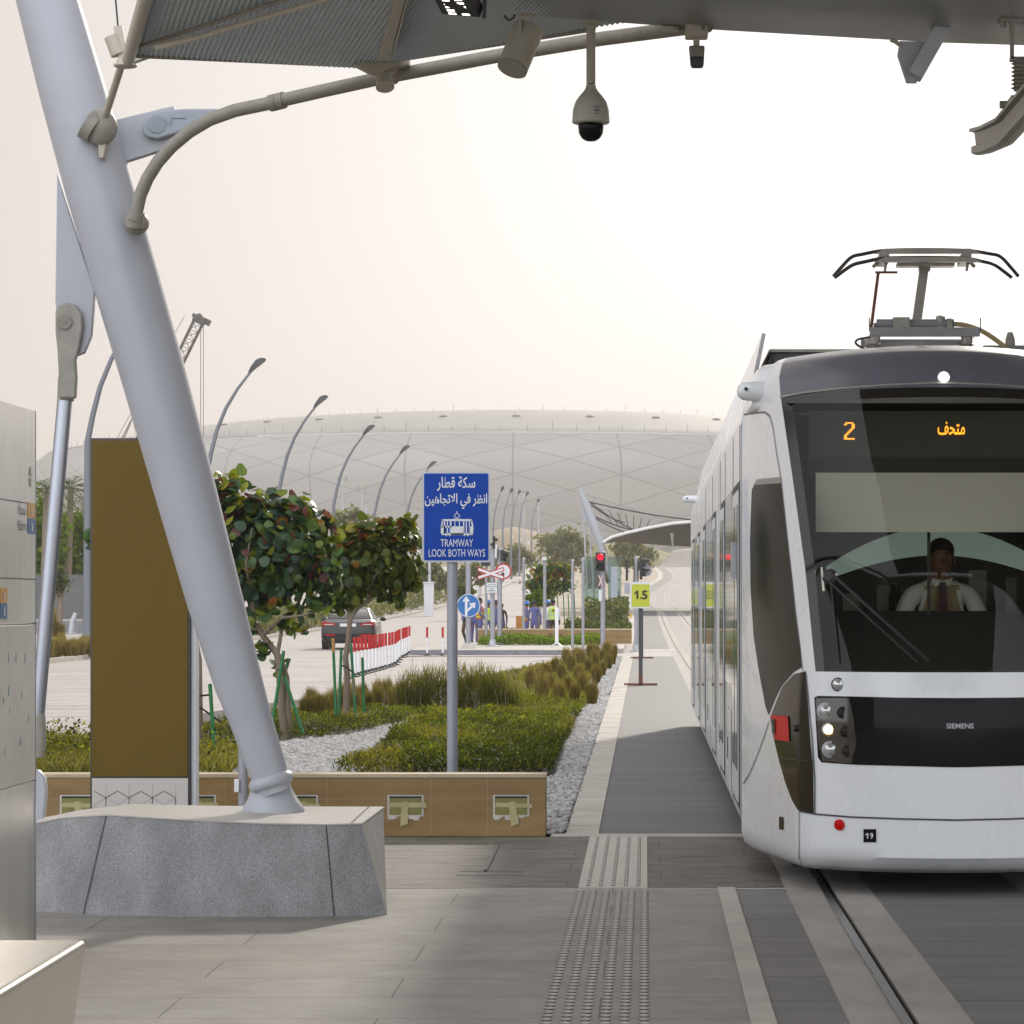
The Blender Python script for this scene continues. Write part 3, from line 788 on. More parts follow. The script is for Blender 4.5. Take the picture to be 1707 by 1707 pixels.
ck = MB().cyl((XC, 16.3, 4.30), (XC, 16.3, 4.37), 0.012, None, 10).box(XC - 0.05, XC + 0.05, 16.2, 16.4, 4.295, 4.325).cyl((XC - 0.07, 16.55, 4.33), (XC + 0.03, 16.55, 4.33), 0.02, None, 10).box(XC - 0.03, XC + 0.03, 16.42, 16.68, 4.30, 4.325)
ck.build('rail_clamp', m_castgrey, rail)

# dome camera, box camera, spotlight, floodlight under the roof
Yd = 16.9
dm = thing('dome_camera', 'grey dome security camera on a long drop pole under the girder', 'camera', W(985, 200, Yd))
MB().cyl(W(985, 40, Yd), W(985, 36, Yd), 0.05, 0.052, 20).cyl(W(985, 44, Yd), W(985, 140, Yd), 0.024, None, 20).build('drop_pole', m_cream, dm, ang=50)
pr = [(1.6, 140), (8, 142), (9, 147), (12, 152), (19, 160), (26, 170), (30, 183), (31.5, 204), (29, 206)]
dmc = M('camera_housing', (0.46, 0.45, 0.39), 0.42)
k = Yd / FPX; zc0 = WZ(140, Yd)
hs_ = MB().lathe((WX(985, Yd), Yd, 0), [(r * k, WZ(y, Yd)) for r, y in pr], 32).build('housing', dmc, dm, ang=50)
hk = MB()
for py, w_, h_ in ((182, 12, 1.2), (188, 8, 3.2), (193.5, 7, 1.0)): hk.box(WX(995 - w_ / 2, Yd), WX(995 + w_ / 2, Yd), Yd - .097, Yd - .075, WZ(py + h_ / 2, Yd), WZ(py - h_ / 2, Yd))
hk.build('housing_mark', M('faded_print', (.13, .13, .12), .5), hs_, smooth=False)
MB().lathe((WX(985, Yd), Yd, WZ(207, Yd)), [(0.002, -29 * k), (8 * k, -28 * k), (15 * k, -24 * k), (20 * k, -16 * k), (21.5 * k, -4 * k), (21 * k, 0)], 28).build('dome', m_black, dm, ang=60)
Yb = 16.95
bc_ = thing('box_camera', 'small dark camera hanging from a cream base at the girder edge', 'camera', W(1161, 60, Yb))
MB().box(WX(1142, Yb), WX(1180, Yb), Yb - 0.06, Yb + 0.06, WZ(64, Yb), WZ(40, Yb)).build('base', m_cream, bc_, bevel=0.008)
MB().cyl(W(1161, 63, Yb), W(1161, 80, Yb), 0.017, None, 12).build('stem', m_cream, bc_)
MB().hexa([W(1151, 112, Yb - .06), W(1173, 112, Yb - .06), W(1173, 112, Yb + .07), W(1151, 112, Yb + .07)], [W(1148, 76, Yb - .05), W(1175, 76, Yb - .05), W(1175, 76, Yb + .05), W(1148, 76, Yb + .05)]).build('camera_body', m_castgrey, bc_, bevel=0.01)
MB().hexa([W(1152, 114, Yb - .07), W(1172, 114, Yb - .07), W(1172, 114, Yb + .0), W(1152, 114, Yb + .0)], [W(1150, 94, Yb - .068), W(1174, 94, Yb - .068), W(1174, 94, Yb + .0), W(1150, 94, Yb + .0)]).build('lens_hood', m_dgrey, bc_, bevel=0.01)
Ys = 16.6
sp = thing('spotlight', 'cream cylinder spotlight tilted down on a U bracket beside the dome camera', 'spotlight', W(865, 80, Ys))
MB().cyl(W(880, 50, Ys), W(855, 112, Ys - 0.1), 0.082, 0.078, 28).build('lamp_body', m_cream, sp, ang=50)
MB().cyl(W(855.2, 111.6, Ys - 0.1), W(853.5, 116, Ys - 0.106), 0.079, 0.078, 28).build('lamp_rim', m_castgrey, sp)
MB().bar(W(867, 22, Ys - 0.09), W(868, 78, Ys - 0.1), 0.035, 0.008, (1, 0, 0)).bar(W(888, 26, Ys + .05), W(885, 52, Ys + .05), 0.03, 0.008, (1, 0, 0)).bar(W(864, 24, Ys - .06), W(890, 25, Ys + .05), 0.03, 0.012).build('mount', m_cream, sp)
MB().tube([W(840, 26, Ys), W(848, 34, Ys), W(856, 30, Ys), W(858, 24, Ys)], 0.006, 8).build('lead', m_dgrey, sp)
Yf = 16.2
fd = thing('floodlight', 'rectangular LED floodlight under the roof with glowing rows of diodes', 'floodlight', W(755, 10, Yf))
q = [W(722, -4, Yf - .05), W(778, -10, Yf - .05), W(800, 30, Yf + .1), W(736, 24, Yf + .1)]
MB().hexa(q, [p + Vector((0.02, 0.02, 0.06)) for p in q]).build('housing', m_dgrey, fd, bevel=0.006)
m_dio = M('warm_led', (0.9, 0.85, 0.7), 0.5, emit=((1.0, 0.93, 0.75), 1.6))
for i in range(2):
    lb = MB()
    for j in range(5):
        u = 0.22 + i * 0.36; v = 0.14 + j * 0.17
        f_ = lambda uu, vv: q[0] * (1-uu) * (1-vv) + q[1] * uu * (1-vv) + q[2] * uu * vv + q[3] * (1-uu) * vv - Vector((0, 0, 0.004))
        lb.poly([f_(u, v), f_(u + .2, v), f_(u + .2, v + .08), f_(u, v + .08)])
    lb.build('diode_row', m_dio, fd, smooth=False)
MB().bar(q[1] + Vector((0.03, 0, 0.06)), q[1] + Vector((0.1, 0, 0.2)), 0.06, 0.02).bar(q[2] + Vector((0.02, 0, 0.0)), q[2] + Vector((0.03, 0, 0.22)), 0.04, 0.02).build('mount', m_dgrey, fd)

# ------------------------------------------------------------------ granite block that carries the mast
blk = thing('granite_block', 'long grey granite block with tapered end carrying the white mast', 'plinth', (-2.6, 19.0, 0))
front = [(645, 1524, 18.5), (560, 1528, 18.42), (440, 1529, 18.4), (300, 1528, 18.42), (145, 1522, 18.6), (60, 1517, 18.75), (-60, 1500, 19.1)]
topf = [(608, 1373), (545, 1376), (430, 1374), (300, 1370), (165, 1366), (110, 1368), (60, 1384), (-60, 1440)]
bot = [(-1.475, 18.5), (-1.77, 18.42), (-2.2, 18.39), (-2.7, 18.42), (-3.2, 18.55), (-3.55, 18.72), (-4.6, 19.2)]
top = [(-1.64, 18.68, 0.51), (-1.84, 18.66, 0.505), (-2.22, 18.62, 0.515), (-2.68, 18.65, 0.535), (-3.12, 18.75, 0.555), (-3.40, 18.87, 0.53), (-4.5, 19.3, 0.30)]
back = [(-1.62, 20.0, 0.52), (-1.84, 20.0, 0.52), (-2.22, 19.95, 0.525), (-2.68, 19.85, 0.535), (-3.12, 19.7, 0.555), (-3.40, 19.55, 0.53), (-4.5, 19.7, 0.30)]
vs = []
for i in range(7): vs += [(*bot[i], 0.0), top[i], back[i], (back[i][0] - 0.1 * (i == 0) , back[i][1] + 0.12, 0.0)]
fs = []
for i in range(6):
    a, b = i * 4, i * 4 + 4
    fs += [(a, b, b+1, a+1), (a+2, a+3, b+3, b+2)]
fs += [(0, 1, 2, 3), (24, 27, 26, 25)]
body = MB().add(vs, fs)
body.build('block_body', m_granite, blk, ang=30)
tv = []; 
for i in range(7):
    t, k_ = Vector(top[i]), Vector(back[i])
    tv += [t + Vector((0.008 * (i == 0), -0.006, 0.004)), k_ + Vector((0.008 * (i == 0), 0, 0.004)), t + Vector((0.008 * (i == 0), -0.006, -0.004)), k_ + Vector((0.008 * (i == 0), 0, -0.004))]
tf = []
for i in range(6):
    a, b = 4*i, 4*i+4
    tf += [(a, b, b+1, a+1), (a, a+2, b+2, b), (a+1, b+1, b+3, a+3)]
tf += [(0, 1, 3, 2)]
MB().add(tv, tf).build('block_top', m_granitetop, blk, ang=30)
for i, w in ((1, 0), (4, 0.02)):
    jm = MB()
    p0 = Vector((*bot[i], 0.0)); p1 = Vector(top[i]) ; n_ = Vector((0, -0.003, 0)); dx = Vector((0.0035, 0, 0))
    p0 = p0 + Vector((-w, 0, 0))
    jm.add([p0 - dx + n_, p0 + dx + n_, p1 + dx + n_, p1 - dx + n_], [(0, 1, 2, 3)])
    jm.build('block_joint', m_dark, blk, smooth=False)
jm = MB(); jm.add([Vector((-1.70, 18.70, .5175)), Vector((-1.692, 18.70, .5175)), Vector((-1.70, 19.98, .5275)), Vector((-1.708, 19.98, .5275))], [(0, 1, 2, 3)])
jm.build('block_joint', m_dark, blk, smooth=False)

# ------------------------------------------------------------------ gold totem behind the block
YG = 23.0
tot = thing('gold_totem', 'tall blank gold panel totem with a pale patterned foot behind the granite block', 'totem', (WX(232, YG), YG, 0))
x0, x1 = WX(150, YG), WX(314, YG); zt = WZ(730, YG); zm = WZ(1296, YG)
MB().box(x0, x1 + 0.012, YG + 0.012, YG + 0.20, 0.0, zt).build('totem_frame', M('totem_frame', (0.06, 0.055, 0.05), 0.35, 0.4), tot, bevel=0.004)
MB().box(x0 + 0.014, x1 - 0.004, YG, YG + 0.0115, zm + 0.006, zt - 0.018).build('gold_panel', m_gold, tot, bevel=0.002)
ft = MB().box(x0 + 0.014, x1 - 0.004, YG + 0.001, YG + 0.0115, 0.02, zm - 0.006).build('foot_panel', M('foot_panel', (0.50, 0.47, 0.44), 0.6), tot)
hx = MB(); s = 0.105
def seg(a, b):
    a = Vector(a); b = Vector(b); d = (b - a); n_ = Vector((-d.z, 0, d.x)).normalized() * 0.0022
    hx.add([a - n_, a + n_, b + n_, b - n_], [(0, 1, 2, 3)])
s = 0.165
xa, xb, za, zb = x0 + 0.03, x1 - 0.02, 0.06, zm - 0.03
for r_ in range(-1, 6):
    for c_ in range(-1, 8):
        cx_ = xa + (c_ + 0.5 * (r_ % 2)) * s * 1.0; cz_ = za + r_ * s * 0.87
        P6 = [(cx_ + s * 0.5 * math.sin(R(60 * k)) * 1.15, YG - 0.001, cz_ + s * 0.5 * math.cos(R(60 * k)) * 1.15) for k in range(6)]
        c0 = (cx_, YG - 0.001, cz_)
        for k in range(6):
            for a, b in ((P6[k], P6[(k + 1) % 6]),) + (((c0, P6[k]),) if k % 2 else ()):
                if all(xa <= p[0] <= xb and za <= p[2] <= zb for p in (a, b)): seg(a, b)
hx.build('foot_pattern', M('pattern_line', (0.37, 0.345, 0.32), 0.6), ft, smooth=False, recalc=False)
MB().box(x1 + 0.0125, x1 + 0.05, YG + 0.05, YG + 0.19, 0, zt - 0.01).build('totem_side', m_signwhite, tot, bevel=0.003)

# ------------------------------------------------------------------ low sandstone wall with taped sockets
Yw = 24.9
wall = thing('stone_wall', 'low tan sandstone planter wall with taped openings beside the crossing', 'wall', (-2.5, Yw, 0))
xr = WX(910, Yw)
MB().box(-7.5, xr, Yw, Yw + 0.24, -0.02, 0.432).build('wall_stone', m_stone, wall, bevel=0.004)
MB().box(-7.5, xr + 0.004, Yw - 0.006, Yw + 0.246, 0.432, 0.462).build('wall_cap', m_stonetop, wall, bevel=0.004)
jt = MB()
for px in (718, 813, 545, 375): jt.box(WX(px, Yw) - 0.003, WX(px, Yw) + 0.003, Yw - 0.0015, Yw, 0, 0.43)
jt.box(-7.5, xr, Yw - 0.0015, Yw, 0.268, 0.272)
jt.build('wall_joints', M('joint', (0.33, 0.24, 0.13), 0.8), wall, smooth=False)
m_ol = M('olive_board', (0.20, 0.19, 0.055), 0.6, noise=(8, 0.2))
m_tape = M('masking_tape', (0.42, 0.38, 0.19), 0.6, noise=(10, 0.15))
m_plas = M('plaster_smear', (0.55, 0.52, 0.48), 0.8, noise=(20, 0.2))
for i, px in enumerate((130, 330, 500, 676, 852)):
    a, b = WX(px - 27, Yw), WX(px + 27, Yw); c, d_ = WZ(1358, Yw), WZ(1328, Yw)
    sk = MB().box(a - 0.014, b + 0.014, Yw - 0.004, Yw, c - 0.014, d_ + 0.012)
    for k in range(9):
        u = random.uniform(a, b); sk.box(u - 0.02, u + 0.02, Yw - 0.0042 - .0002 * k, Yw - 0.0002, c - 0.03 * random.random() - .016, c - .004 - .0003 * k)
    s_ = sk.build('socket_rim', m_plas, wall, smooth=False)
    MB().box(a, b, Yw - 0.008, Yw - 0.0055, c, d_ - 0.012).build('socket_board', m_ol, s_)
    MB().box(a, b, Yw - 0.0075, Yw - 0.0052, d_ - 0.012, d_ + 0.004).build('socket_gap', m_dark, s_)
    tx = (a + b) / 2 + 0.01 * (i % 3)
    MB().prism([(a + .01, Yw - .0105, d_ - .045), (b + .03, Yw - .0105, d_ - .055 + .01 * (i % 2)), (b + .04, Yw - .0105, d_ - .085), (a, Yw - .0105, d_ - .08)], (0, .0022, 0)).prism([(tx - .03, Yw - .0135, d_ - .04), (tx + .02, Yw - .0135, d_ - .035), (tx + .05 - .03 * (i % 2), Yw - .0135, c - .07), (tx - .01 - .03 * (i % 2), Yw - .0135, c - .09)], (0, .0025, 0)).build('socket_tape', m_tape, s_, smooth=False)

# ------------------------------------------------------------------ steel and glass information panel, bench
XP = -3.1
ip = thing('information_panel', 'tall glass and brushed steel information wall with orange and blue platform number labels', 'information panel', (XP, 15.8, 0))
Y1 = 16.46; Y0p = 14.0
MB().box(XP - 0.10, XP, Y0p, Y1, 1.70 - 0.02, 2.76).build('glass_upper', m_panelglass, ip, bevel=0.006)
gl = MB().box(XP - 0.10, XP, Y0p, Y1, 0.885, 1.676).build('lower_panel', M('map_panel', (0.55, 0.53, 0.47), 0.22, 0.1, noise=(2, 0.1)), ip, bevel=0.004)
MB().box(XP - 0.10, XP - 0.004, Y0p, Y1 - 0.001, 0.0, 0.883).build('steel_foot', m_brushed, ip, bevel=0.004)
MB().box(XP - 0.102, XP + 0.002, Y1, Y1 + 0.012, 0.0, 2.765).build('edge_trim', m_steel, ip)
gj = MB()
for z in (1.905, 2.285): gj.box(XP - 0.0, XP + 0.0012, Y0p, Y1, z - 0.003, z + 0.003)
gj.build('panel_joint', m_dgrey, ip)
def lab(y0, y1, z0, z1):
    MB().box(XP + 0.0005, XP + 0.003, y0, y1, (z0 + z1) / 2, z1).build('orange_label', m_orange, ip)
    MB().box(XP + 0.0005, XP + 0.003, y0, y1, z0, (z0 + z1) / 2 - 0.001).build('blue_label', m_lblue, ip)
    yc = (y0 + y1) / 2
    text_mb('1', 0.06, (XP + 0.0035, yc, (z0 + z1) / 2 + .012), (0, 1, 0), width=0.03).build('label_numeral', m_signwhite, ip, smooth=False)
    text_mb('1', 0.06, (XP + 0.0035, yc, z0 + .012), (0, 1, 0), width=0.03).build('label_numeral', m_signwhite, ip, smooth=False)
lab(16.25, 16.44, WZ(890, 16.4), WZ(839, 16.4))
lab(15.56, 15.72, WZ(1031, 15.62), WZ(980, 15.62))
text_mb('\ufe94\ufec4\ufea4\ufee3', 0.09, (XP + 0.002, 16.1, WZ(858, 16.1)), (0, 1, 0), width=0.2).build('panel_text', m_dgrey, ip, smooth=False)
text_mb('Platform', 0.07, (XP + 0.002, 16.1, WZ(884, 16.1)), (0, 1, 0), width=0.22).build('panel_text', m_dgrey, ip, smooth=False)
lg = MB()
for sgn in (1, -1): lg.prism([(XP + 0.001, 16.32 + 0.035 * math.sin(R(a)) , WZ(795, 16.32) + sgn * 0.006 + sgn * 0.045 * max(0, math.cos(R(a)))) for a in range(-90, 91, 15)], (0.002, 0, 0))
lg.build('panel_emblem', M('emblem_grey', (0.28, 0.28, 0.27), 0.5), ip, smooth=False)
sc_ = MB()
for k in range(12):
    y = random.uniform(15.4, 16.4); z = random.uniform(1.05, 1.55); h_ = random.uniform(.02, .05)
    sc_.box(XP + .0003, XP + .0015, y, y + .018, z, z + h_)
sc_.build('map_drawing', M('map_blue', (0.22, 0.32, 0.36), 0.5), ip, smooth=False)['kind'] = 'stuff'

bn = thing('bench', 'pale metal bench end with rounded edges in front of the information panel', 'bench', (-2.6, 11.5, 0))
m_bench = M('champagne_metal', (0.22, 0.20, 0.17), 0.40, 0.4, noise=(3, 0.08), bump=(9, 0.06))  # base colour darkened in place of shade from the canopy
MB().hexa([(-4.2, 7.5, 0.02), (-2.275, 7.5, 0.02), (-2.275, 12.82, 0.02), (-4.2, 12.82, 0.02)], [(-4.2, 7.5, 0.452), (-2.215, 7.5, 0.452), (-2.215, 12.86, 0.452), (-4.2, 12.86, 0.452)]).build('bench_body', m_bench, bn, bevel=0.028)
bn.children[0].modifiers[0].segments = 5
MB().box(-4.1, -2.36, 7.6, 12.72, 0.0, 0.021).build('bench_base', m_dgrey, bn)

gp = thing('grey_post', 'short grey post standing behind the white mast foot', 'post', (WX(405, 21.0), 21.0, 0))
MB().cyl((WX(405, 21.0), 21.0, 0), (WX(405, 21.0), 21.0, WZ(1240, 21.0)), .031, None, 16).build('post_tube', m_polegrey, gp)
MB().box(WX(397, 21.0) - .02, WX(400, 21.0), 20.95, 20.97, WZ(1320, 21.0), WZ(1298, 21.0)).build('post_clip', m_white, gp, bevel=.004)
a_, b_ = (WX(833, 24.0), 23.75), (WX(811, 21.6), 21.45)
tag(MB().bar((a_[0], a_[1], .006), (b_[0], b_[1], .006), .022, .010).build('metal_strip', m_dark), 'thin black metal strip lying on the crossing paving before the wall', 'metal strip')
cv = MB(); c0 = (WX(790, 21.2), 21.15)
for x0_, x1_, y0_, y1_ in ((-.12, .34, 0, .012), (-.12, -.108, .012, .3), (.328, .34, .012, .3), (-.12, .34, .3, .312)): cv.box(c0[0] + x0_, c0[0] + x1_, c0[1] + y0_, c0[1] + y1_, -.01, .0025)
struct(cv.build('access_cover_frame', m_dgrey, smooth=False))
# ------------------------------------------------------------------ the tram
Y0 = 19.6; HB = 1.23
tram = thing('tram', 'white low floor tram with number 2 destination display, raised pantograph and driver in the cab', 'tram', (XC, Y0, 0))
m_mask = M('dark_mask', (0.030, 0.024, 0.016), 0.12, spec=0.07)
m_cap = M('grey_roof_cap', (0.115, 0.118, 0.14), 0.3, coat=0.2, noise=(2, 0.06))
m_frit = M('glass_frit', (0.016, 0.013, 0.010), 0.06)
m_wind = M_glass('windscreen', (0.70, 0.69, 0.61), gloss=0.95, mixmul=0.5)
m_sideglass = M('side_glass', (0.022, 0.026, 0.012), 0.04, spec=0.2)
m_inner = M('cab_lining', (0.035, 0.033, 0.028), 0.7)
TB = [  # z, f, x1, y1, x2, y2, x3, crown
 (0.13, .22, .815, .52, .875, .62, 1.17, 0), (0.165, .09, .853, .38, .915, .48, 1.21, 0), (0.235, .0, .863, .30, .925, .40, 1.23, 0), (0.45, .0, .863, .30, .925, .40, 1.23, 0),
 (0.75, .0, .863, .30, .925, .40, 1.23, 0), (1.10, .005, .860, .30, .923, .40, 1.23, 0), (1.36, .04, .835, .31, .903, .41, 1.23, 0),
 (2.00, .31, .885, .60, .950, .74, 1.23, 0), (2.60, .63, .952, .92, 1.008, 1.07, 1.23, 0), (3.10, .95, 1.012, 1.24, 1.064, 1.42, 1.215, .05),
 (3.22, 1.06, 1.015, 1.36, 1.065, 1.56, 1.17, .075), (3.31, 1.20, .99, 1.52, 1.04, 1.72, 1.10, .085), (3.36, 1.42, .95, 1.74, 1.0, 1.9, 1.03, .09), (3.38, 1.8, .9, 2.0, .95, 2.1, .98, .09)]
TA = np.array(TB)
def rowp(z): return [float(np.interp(z, TA[:, 0], TA[:, k])) for k in range(1, 8)]
def S(u, z):
    f, x1, y1, x2, y2, x3, cr = rowp(z)
    if u <= 1:
        x = x1 * u; y = f + (y1 - f) * u ** 2.2
    elif u <= 2:
        t = u - 1; x = x1 + (x2 - x1) * (t ** 0.9); y = y1 + (y2 - y1) * t
    else:
        t = u - 2; cx_, cy_ = x2 + (x3 - x2) * 0.62, y2 + (2.3 - y2) * 0.44
        x = (1-t)**2 * x2 + 2*t*(1-t) * cx_ + t*t * x3; y = (1-t)**2 * y2 + 2*t*(1-t) * cy_ + t*t * 2.3
    return x, y, z + cr * (1 - (x / 1.2) ** 2)
ZS = [0.13, 0.148, 0.165, 0.20, 0.235, 0.30, 0.36, 0.45, 0.6, 0.75, 0.92, 1.1, 1.24, 1.36] + list(np.linspace(1.44, 2.98, 20)) + [3.04, 3.10, 3.14, 3.18, 3.22, 3.265, 3.31, 3.335, 3.36, 3.37, 3.38]
US = list(np.linspace(0, 0.9, 10)) + [0.935, 1.0] + [1.25, 1.5, 1.75, 2.0] + [2.08, 2.2, 2.35, 2.5, 2.65, 2.8, 2.9, 3.0]
UL = [-u for u in US[:0:-1]] + US                     # negative u = the left half in the photo
def Sw(u, z):
    x, y, zz = S(abs(u), z)
    return Vector((XC + (x if u >= 0 else -x), Y0 + y, zz))
grid = [[Sw(u, z) for u in UL] for z in ZS]
nU = len(UL)
def quads(sel):
    out = []
    for i in range(len(ZS) - 1):
        for j in range(nU - 1):
            if sel((ZS[i] + ZS[i+1]) / 2, abs((UL[j] + UL[j+1]) / 2)):
                out.append((i*nU+j, i*nU+j+1, (i+1)*nU+j+1, (i+1)*nU+j))
    return out
flat = [p for r_ in grid for p in r_]
def sub(name, sel, mats, parent, **k):
    q = quads(sel); used = sorted({i for f in q for i in f}); mp = {a: b for b, a in enumerate(used)}
    o = MB().add([flat[i] for i in used], [tuple(mp[i] for i in f) for f in q]).build(name, mats, parent, recalc=False, ang=50, **k)
    return o
bvh = BVHTree.FromPolygons([tuple(p) for p in flat], quads(lambda z, u: True))
in_ws = lambda z, u: 1.36 < z < 3.10 and u < 1
body = sub('cab_body', lambda z, u: not in_ws(z, u) and not (z > 3.10 and u < 1), m_tramwhite, tram)
sub('roof_cap', lambda z, u: z > 3.10 and u < 1, m_cap, tram)
ws = sub('windscreen', lambda z, u: in_ws(z, u) and u < 0.935 and z < 3.04, m_wind, tram)
sub('windscreen_border', lambda z, u: in_ws(z, u) and not (u < 0.935 and z < 3.04), m_frit, tram)
CAMP = Vector((0, 0, CAMZ))
def hit(px, py):
    d = Vector(((px - CX) / FPX, 1.0, -(py - HY) / FPX)).normalized()
    loc, nrm, idx, dist = bvh.ray_cast(CAMP, d)
    if loc is None:
        return None, None
    if nrm.dot(d) > 0: nrm = -nrm
    return loc, nrm
def patch(name, outline, mat, off=0.004, parent=None, mirror=True, step=14, thick=0.0, **k):
    """a panel that lies on the cab surface: its outline is subdivided and laid onto the shell, then mirrored"""
    bm = bmesh.new()
    f = bm.faces.new([bm.verts.new((x, y, 0)) for x, y in outline])
    xs_ = [p[0] for p in outline]; ys_ = [p[1] for p in outline]
    for a, lo, hi in ((0, min(xs_), max(xs_)), (1, min(ys_), max(ys_))):
        q = lo + step
        while q < hi:
            co = [0, 0, 0]; no = [0, 0, 0]; co[a] = q; no[a] = 1
            bmesh.ops.bisect_plane(bm, geom=bm.verts[:] + bm.edges[:] + bm.faces[:], plane_co=co, plane_no=no); q += step
    bmesh.ops.triangulate(bm, faces=bm.faces[:])
    bad = []
    for v in bm.verts:
        l, n_ = hit(v.co.x, v.co.y)
        if l is None: bad.append(v); continue
        v.co = l + n_ * off
    bmesh.ops.delete(bm, geom=bad, context='VERTS')
    if mirror == 'center':
        bmesh.ops.bisect_plane(bm, geom=bm.verts[:] + bm.edges[:] + bm.faces[:], plane_co=(XC, 0, 0), plane_no=(1, 0, 0), clear_outer=True)
    mb = MB()
    bm.verts.index_update()
    vs = [v.co.copy() for v in bm.verts]; fs = [tuple(v.index for v in f_.verts) for f_ in bm.faces]
    bm.free()
    mb.add(vs, fs)
    m2 = mb if mirror == 'center' else MB()
    if mirror: m2.add([Vector((2 * XC - v.x, v.y, v.z)) for v in vs], [tuple(reversed(f_)) for f_ in fs])
    o = mb.build(name, mat, parent or tram, recalc=False, ang=60, **k)
    if mirror is True: m2.build(name, mat, (parent if parent is not None else tram), recalc=False, ang=60, **k)
    return o
def line(name, pts, w, mat, off=0.005, parent=None, mirror=True):
    """a thin seam laid on the shell along photo points"""
    P = []
    for i in range(len(pts) - 1):
        n_ = max(1, int(math.hypot(pts[i+1][0]-pts[i][0], pts[i+1][1]-pts[i][1]) / 8))
        for k in range(n_): P.append((pts[i][0] + (pts[i+1][0]-pts[i][0]) * k / n_, pts[i][1] + (pts[i+1][1]-pts[i][1]) * k / n_))
    P.append(pts[-1])
    Q = [h for h in (hit(*p) for p in P) if h[0] is not None]
    o = None
    for sg in ((1, -1) if mirror else (1,)):
        vs = []; mb = MB()
        for i, (l, n_) in enumerate(Q):
            t = (Q[min(i+1, len(Q)-1)][0] - Q[max(i-1, 0)][0]).normalized(); s_ = t.cross(n_).normalized() * w / 2
            for q in (l + n_ * off + s_, l + n_ * off - s_): vs.append(q if sg == 1 else Vector((2*XC - q.x, q.y, q.z)))
        mb.add(vs, [(2*i, 2*i+1, 2*i+3, 2*i+2) for i in range(len(Q) - 1)])
        o = mb.build(name, mat, parent or tram, recalc=False)
    return o
def num1(h, w, ht, mat, off, parent):
    l, n_ = h; c = l + n_ * off; P = lambda u, v: c + Vector((u * w, 0, v * ht))
    return MB().prism([P(.1, -.5), P(.5, -.5), P(.5, .5), P(.2, .5), P(-.5, .2), P(-.5, .02), P(.1, .2)], (0, -.001, 0)).build('lettering', mat, parent, smooth=False)
# front black band, dark corners, cab side windows
band = patch('front_band', [(1358, 1163), (1364, 1160), (1420, 1161), (1500, 1163), (1640, 1164), (1640, 1279), (1580, 1279), (1430, 1275), (1370, 1271), (1364, 1262)], m_black, mirror='center')
corner = patch('corner_cover', [(1343, 1119), (1325, 1124), (1306, 1144), (1295, 1170), (1285, 1196), (1287, 1206), (1292, 1235), (1300, 1268), (1310, 1303), (1321, 1333), (1331, 1350), (1357, 1356), (1356, 1280), (1352, 1240), (1348, 1180)], m_mask, step=4, off=0.006)
patch('cab_side_window', [(1254, 816), (1259, 808), (1302, 805), (1311, 880), (1319, 950), (1326, 1020), (1334, 1080), (1337, 1112), (1324, 1120), (1304, 1142), (1291, 1168), (1282, 1192), (1277, 1178), (1266, 1120), (1257, 1060), (1252, 980), (1251, 900)], M('cab_glass', (0.0075, 0.0085, 0.0022), 0.14, spec=0.025, noise=(3, 0.6)), step=5)  # green-brown mottling in the base colour stands in for reflected plants
patch('window_slot', [(1255, 812), (1262, 799), (1300, 795), (1303, 804), (1262, 807)], m_castgrey, off=0.003)
line('side_seam', [(1241, 691), (1262, 688), (1276, 687), (1284, 694), (1289, 712), (1296, 760), (1303, 800), (1311, 880), (1319, 950), (1327, 1020), (1335, 1085), (1339, 1118)], 0.011, m_dgrey)
line('windscreen_seam', [(1301, 662), (1340, 655), (1400, 648), (1480, 642), (1560, 639), (1592, 639)], 0.014, m_castgrey)
line('bumper_seam', [(1333, 1352), (1360, 1357), (1420, 1362), (1500, 1365), (1594, 1367)], 0.011, m_dgrey)
line('corner_seam', [(1333, 1352), (1333, 1400), (1333, 1432), (1338, 1440)], 0.011, m_dgrey)
line('skirt_seam', [(1283, 1202), (1274, 1230), (1262, 1262), (1250, 1290), (1240, 1306), (1233, 1311)], 0.010, m_dgrey)
line('cover_seam', [(1299, 1263), (1330, 1266), (1357, 1270)], 0.007, m_dark, off=0.007)
line('front_seam', [(1344, 1119), (1350, 1180), (1355, 1240), (1359, 1300), (1359, 1356)], 0.007, m_dgrey)
patch('marker_lamp', [(1289, 1192), (1317, 1194), (1319, 1236), (1295, 1233)], m_redlens, off=0.014, step=9)
patch('marker_handle', [(1291, 1199), (1296, 1199), (1297, 1224), (1292, 1222)], m_dark, off=0.02, step=9)
def puck(name, px, py, r, h, mat, parent=None, mirror=True, nax=None):
    l, n_ = hit(px, py)
    for sg in ((1, -1) if mirror else (1,)):
        mb = MB(); c = l if sg == 1 else Vector((2*XC - l.x, l.y, l.z)); a = nax or (n_ if sg == 1 else Vector((-n_.x, n_.y, n_.z)))
        mb.lathe(c, [(r, 0.0), (r, h * .75), (r * .85, h)], 20, a)
        o = mb.build(name, mat, parent or tram, ang=50)
    return o
puck('knob', 1330, 1214, 0.022, 0.03, m_dark)
m_lens = M('clear_lens', (0.45, 0.46, 0.44), 0.12, 0.5, noise=(40, 0.4), coat=0.5)
m_lit = M('lit_lamp', (1, 0.9, 0.7), 0.3, emit=((1.0, 0.62, 0.22), 2.4))
m_toplit = M('lit_top_lamp', (1, 1, 1), 0.3, emit=((1.0, 0.98, 0.90), 4.0))
hl = patch('headlight_housing', [(1361, 1164), (1416, 1164), (1424, 1200), (1428, 1240), (1420, 1272), (1372, 1269), (1364, 1230)], M('lamp_bay', (0.028, 0.023, 0.015), 0.1, coat=0.4), off=0.007)
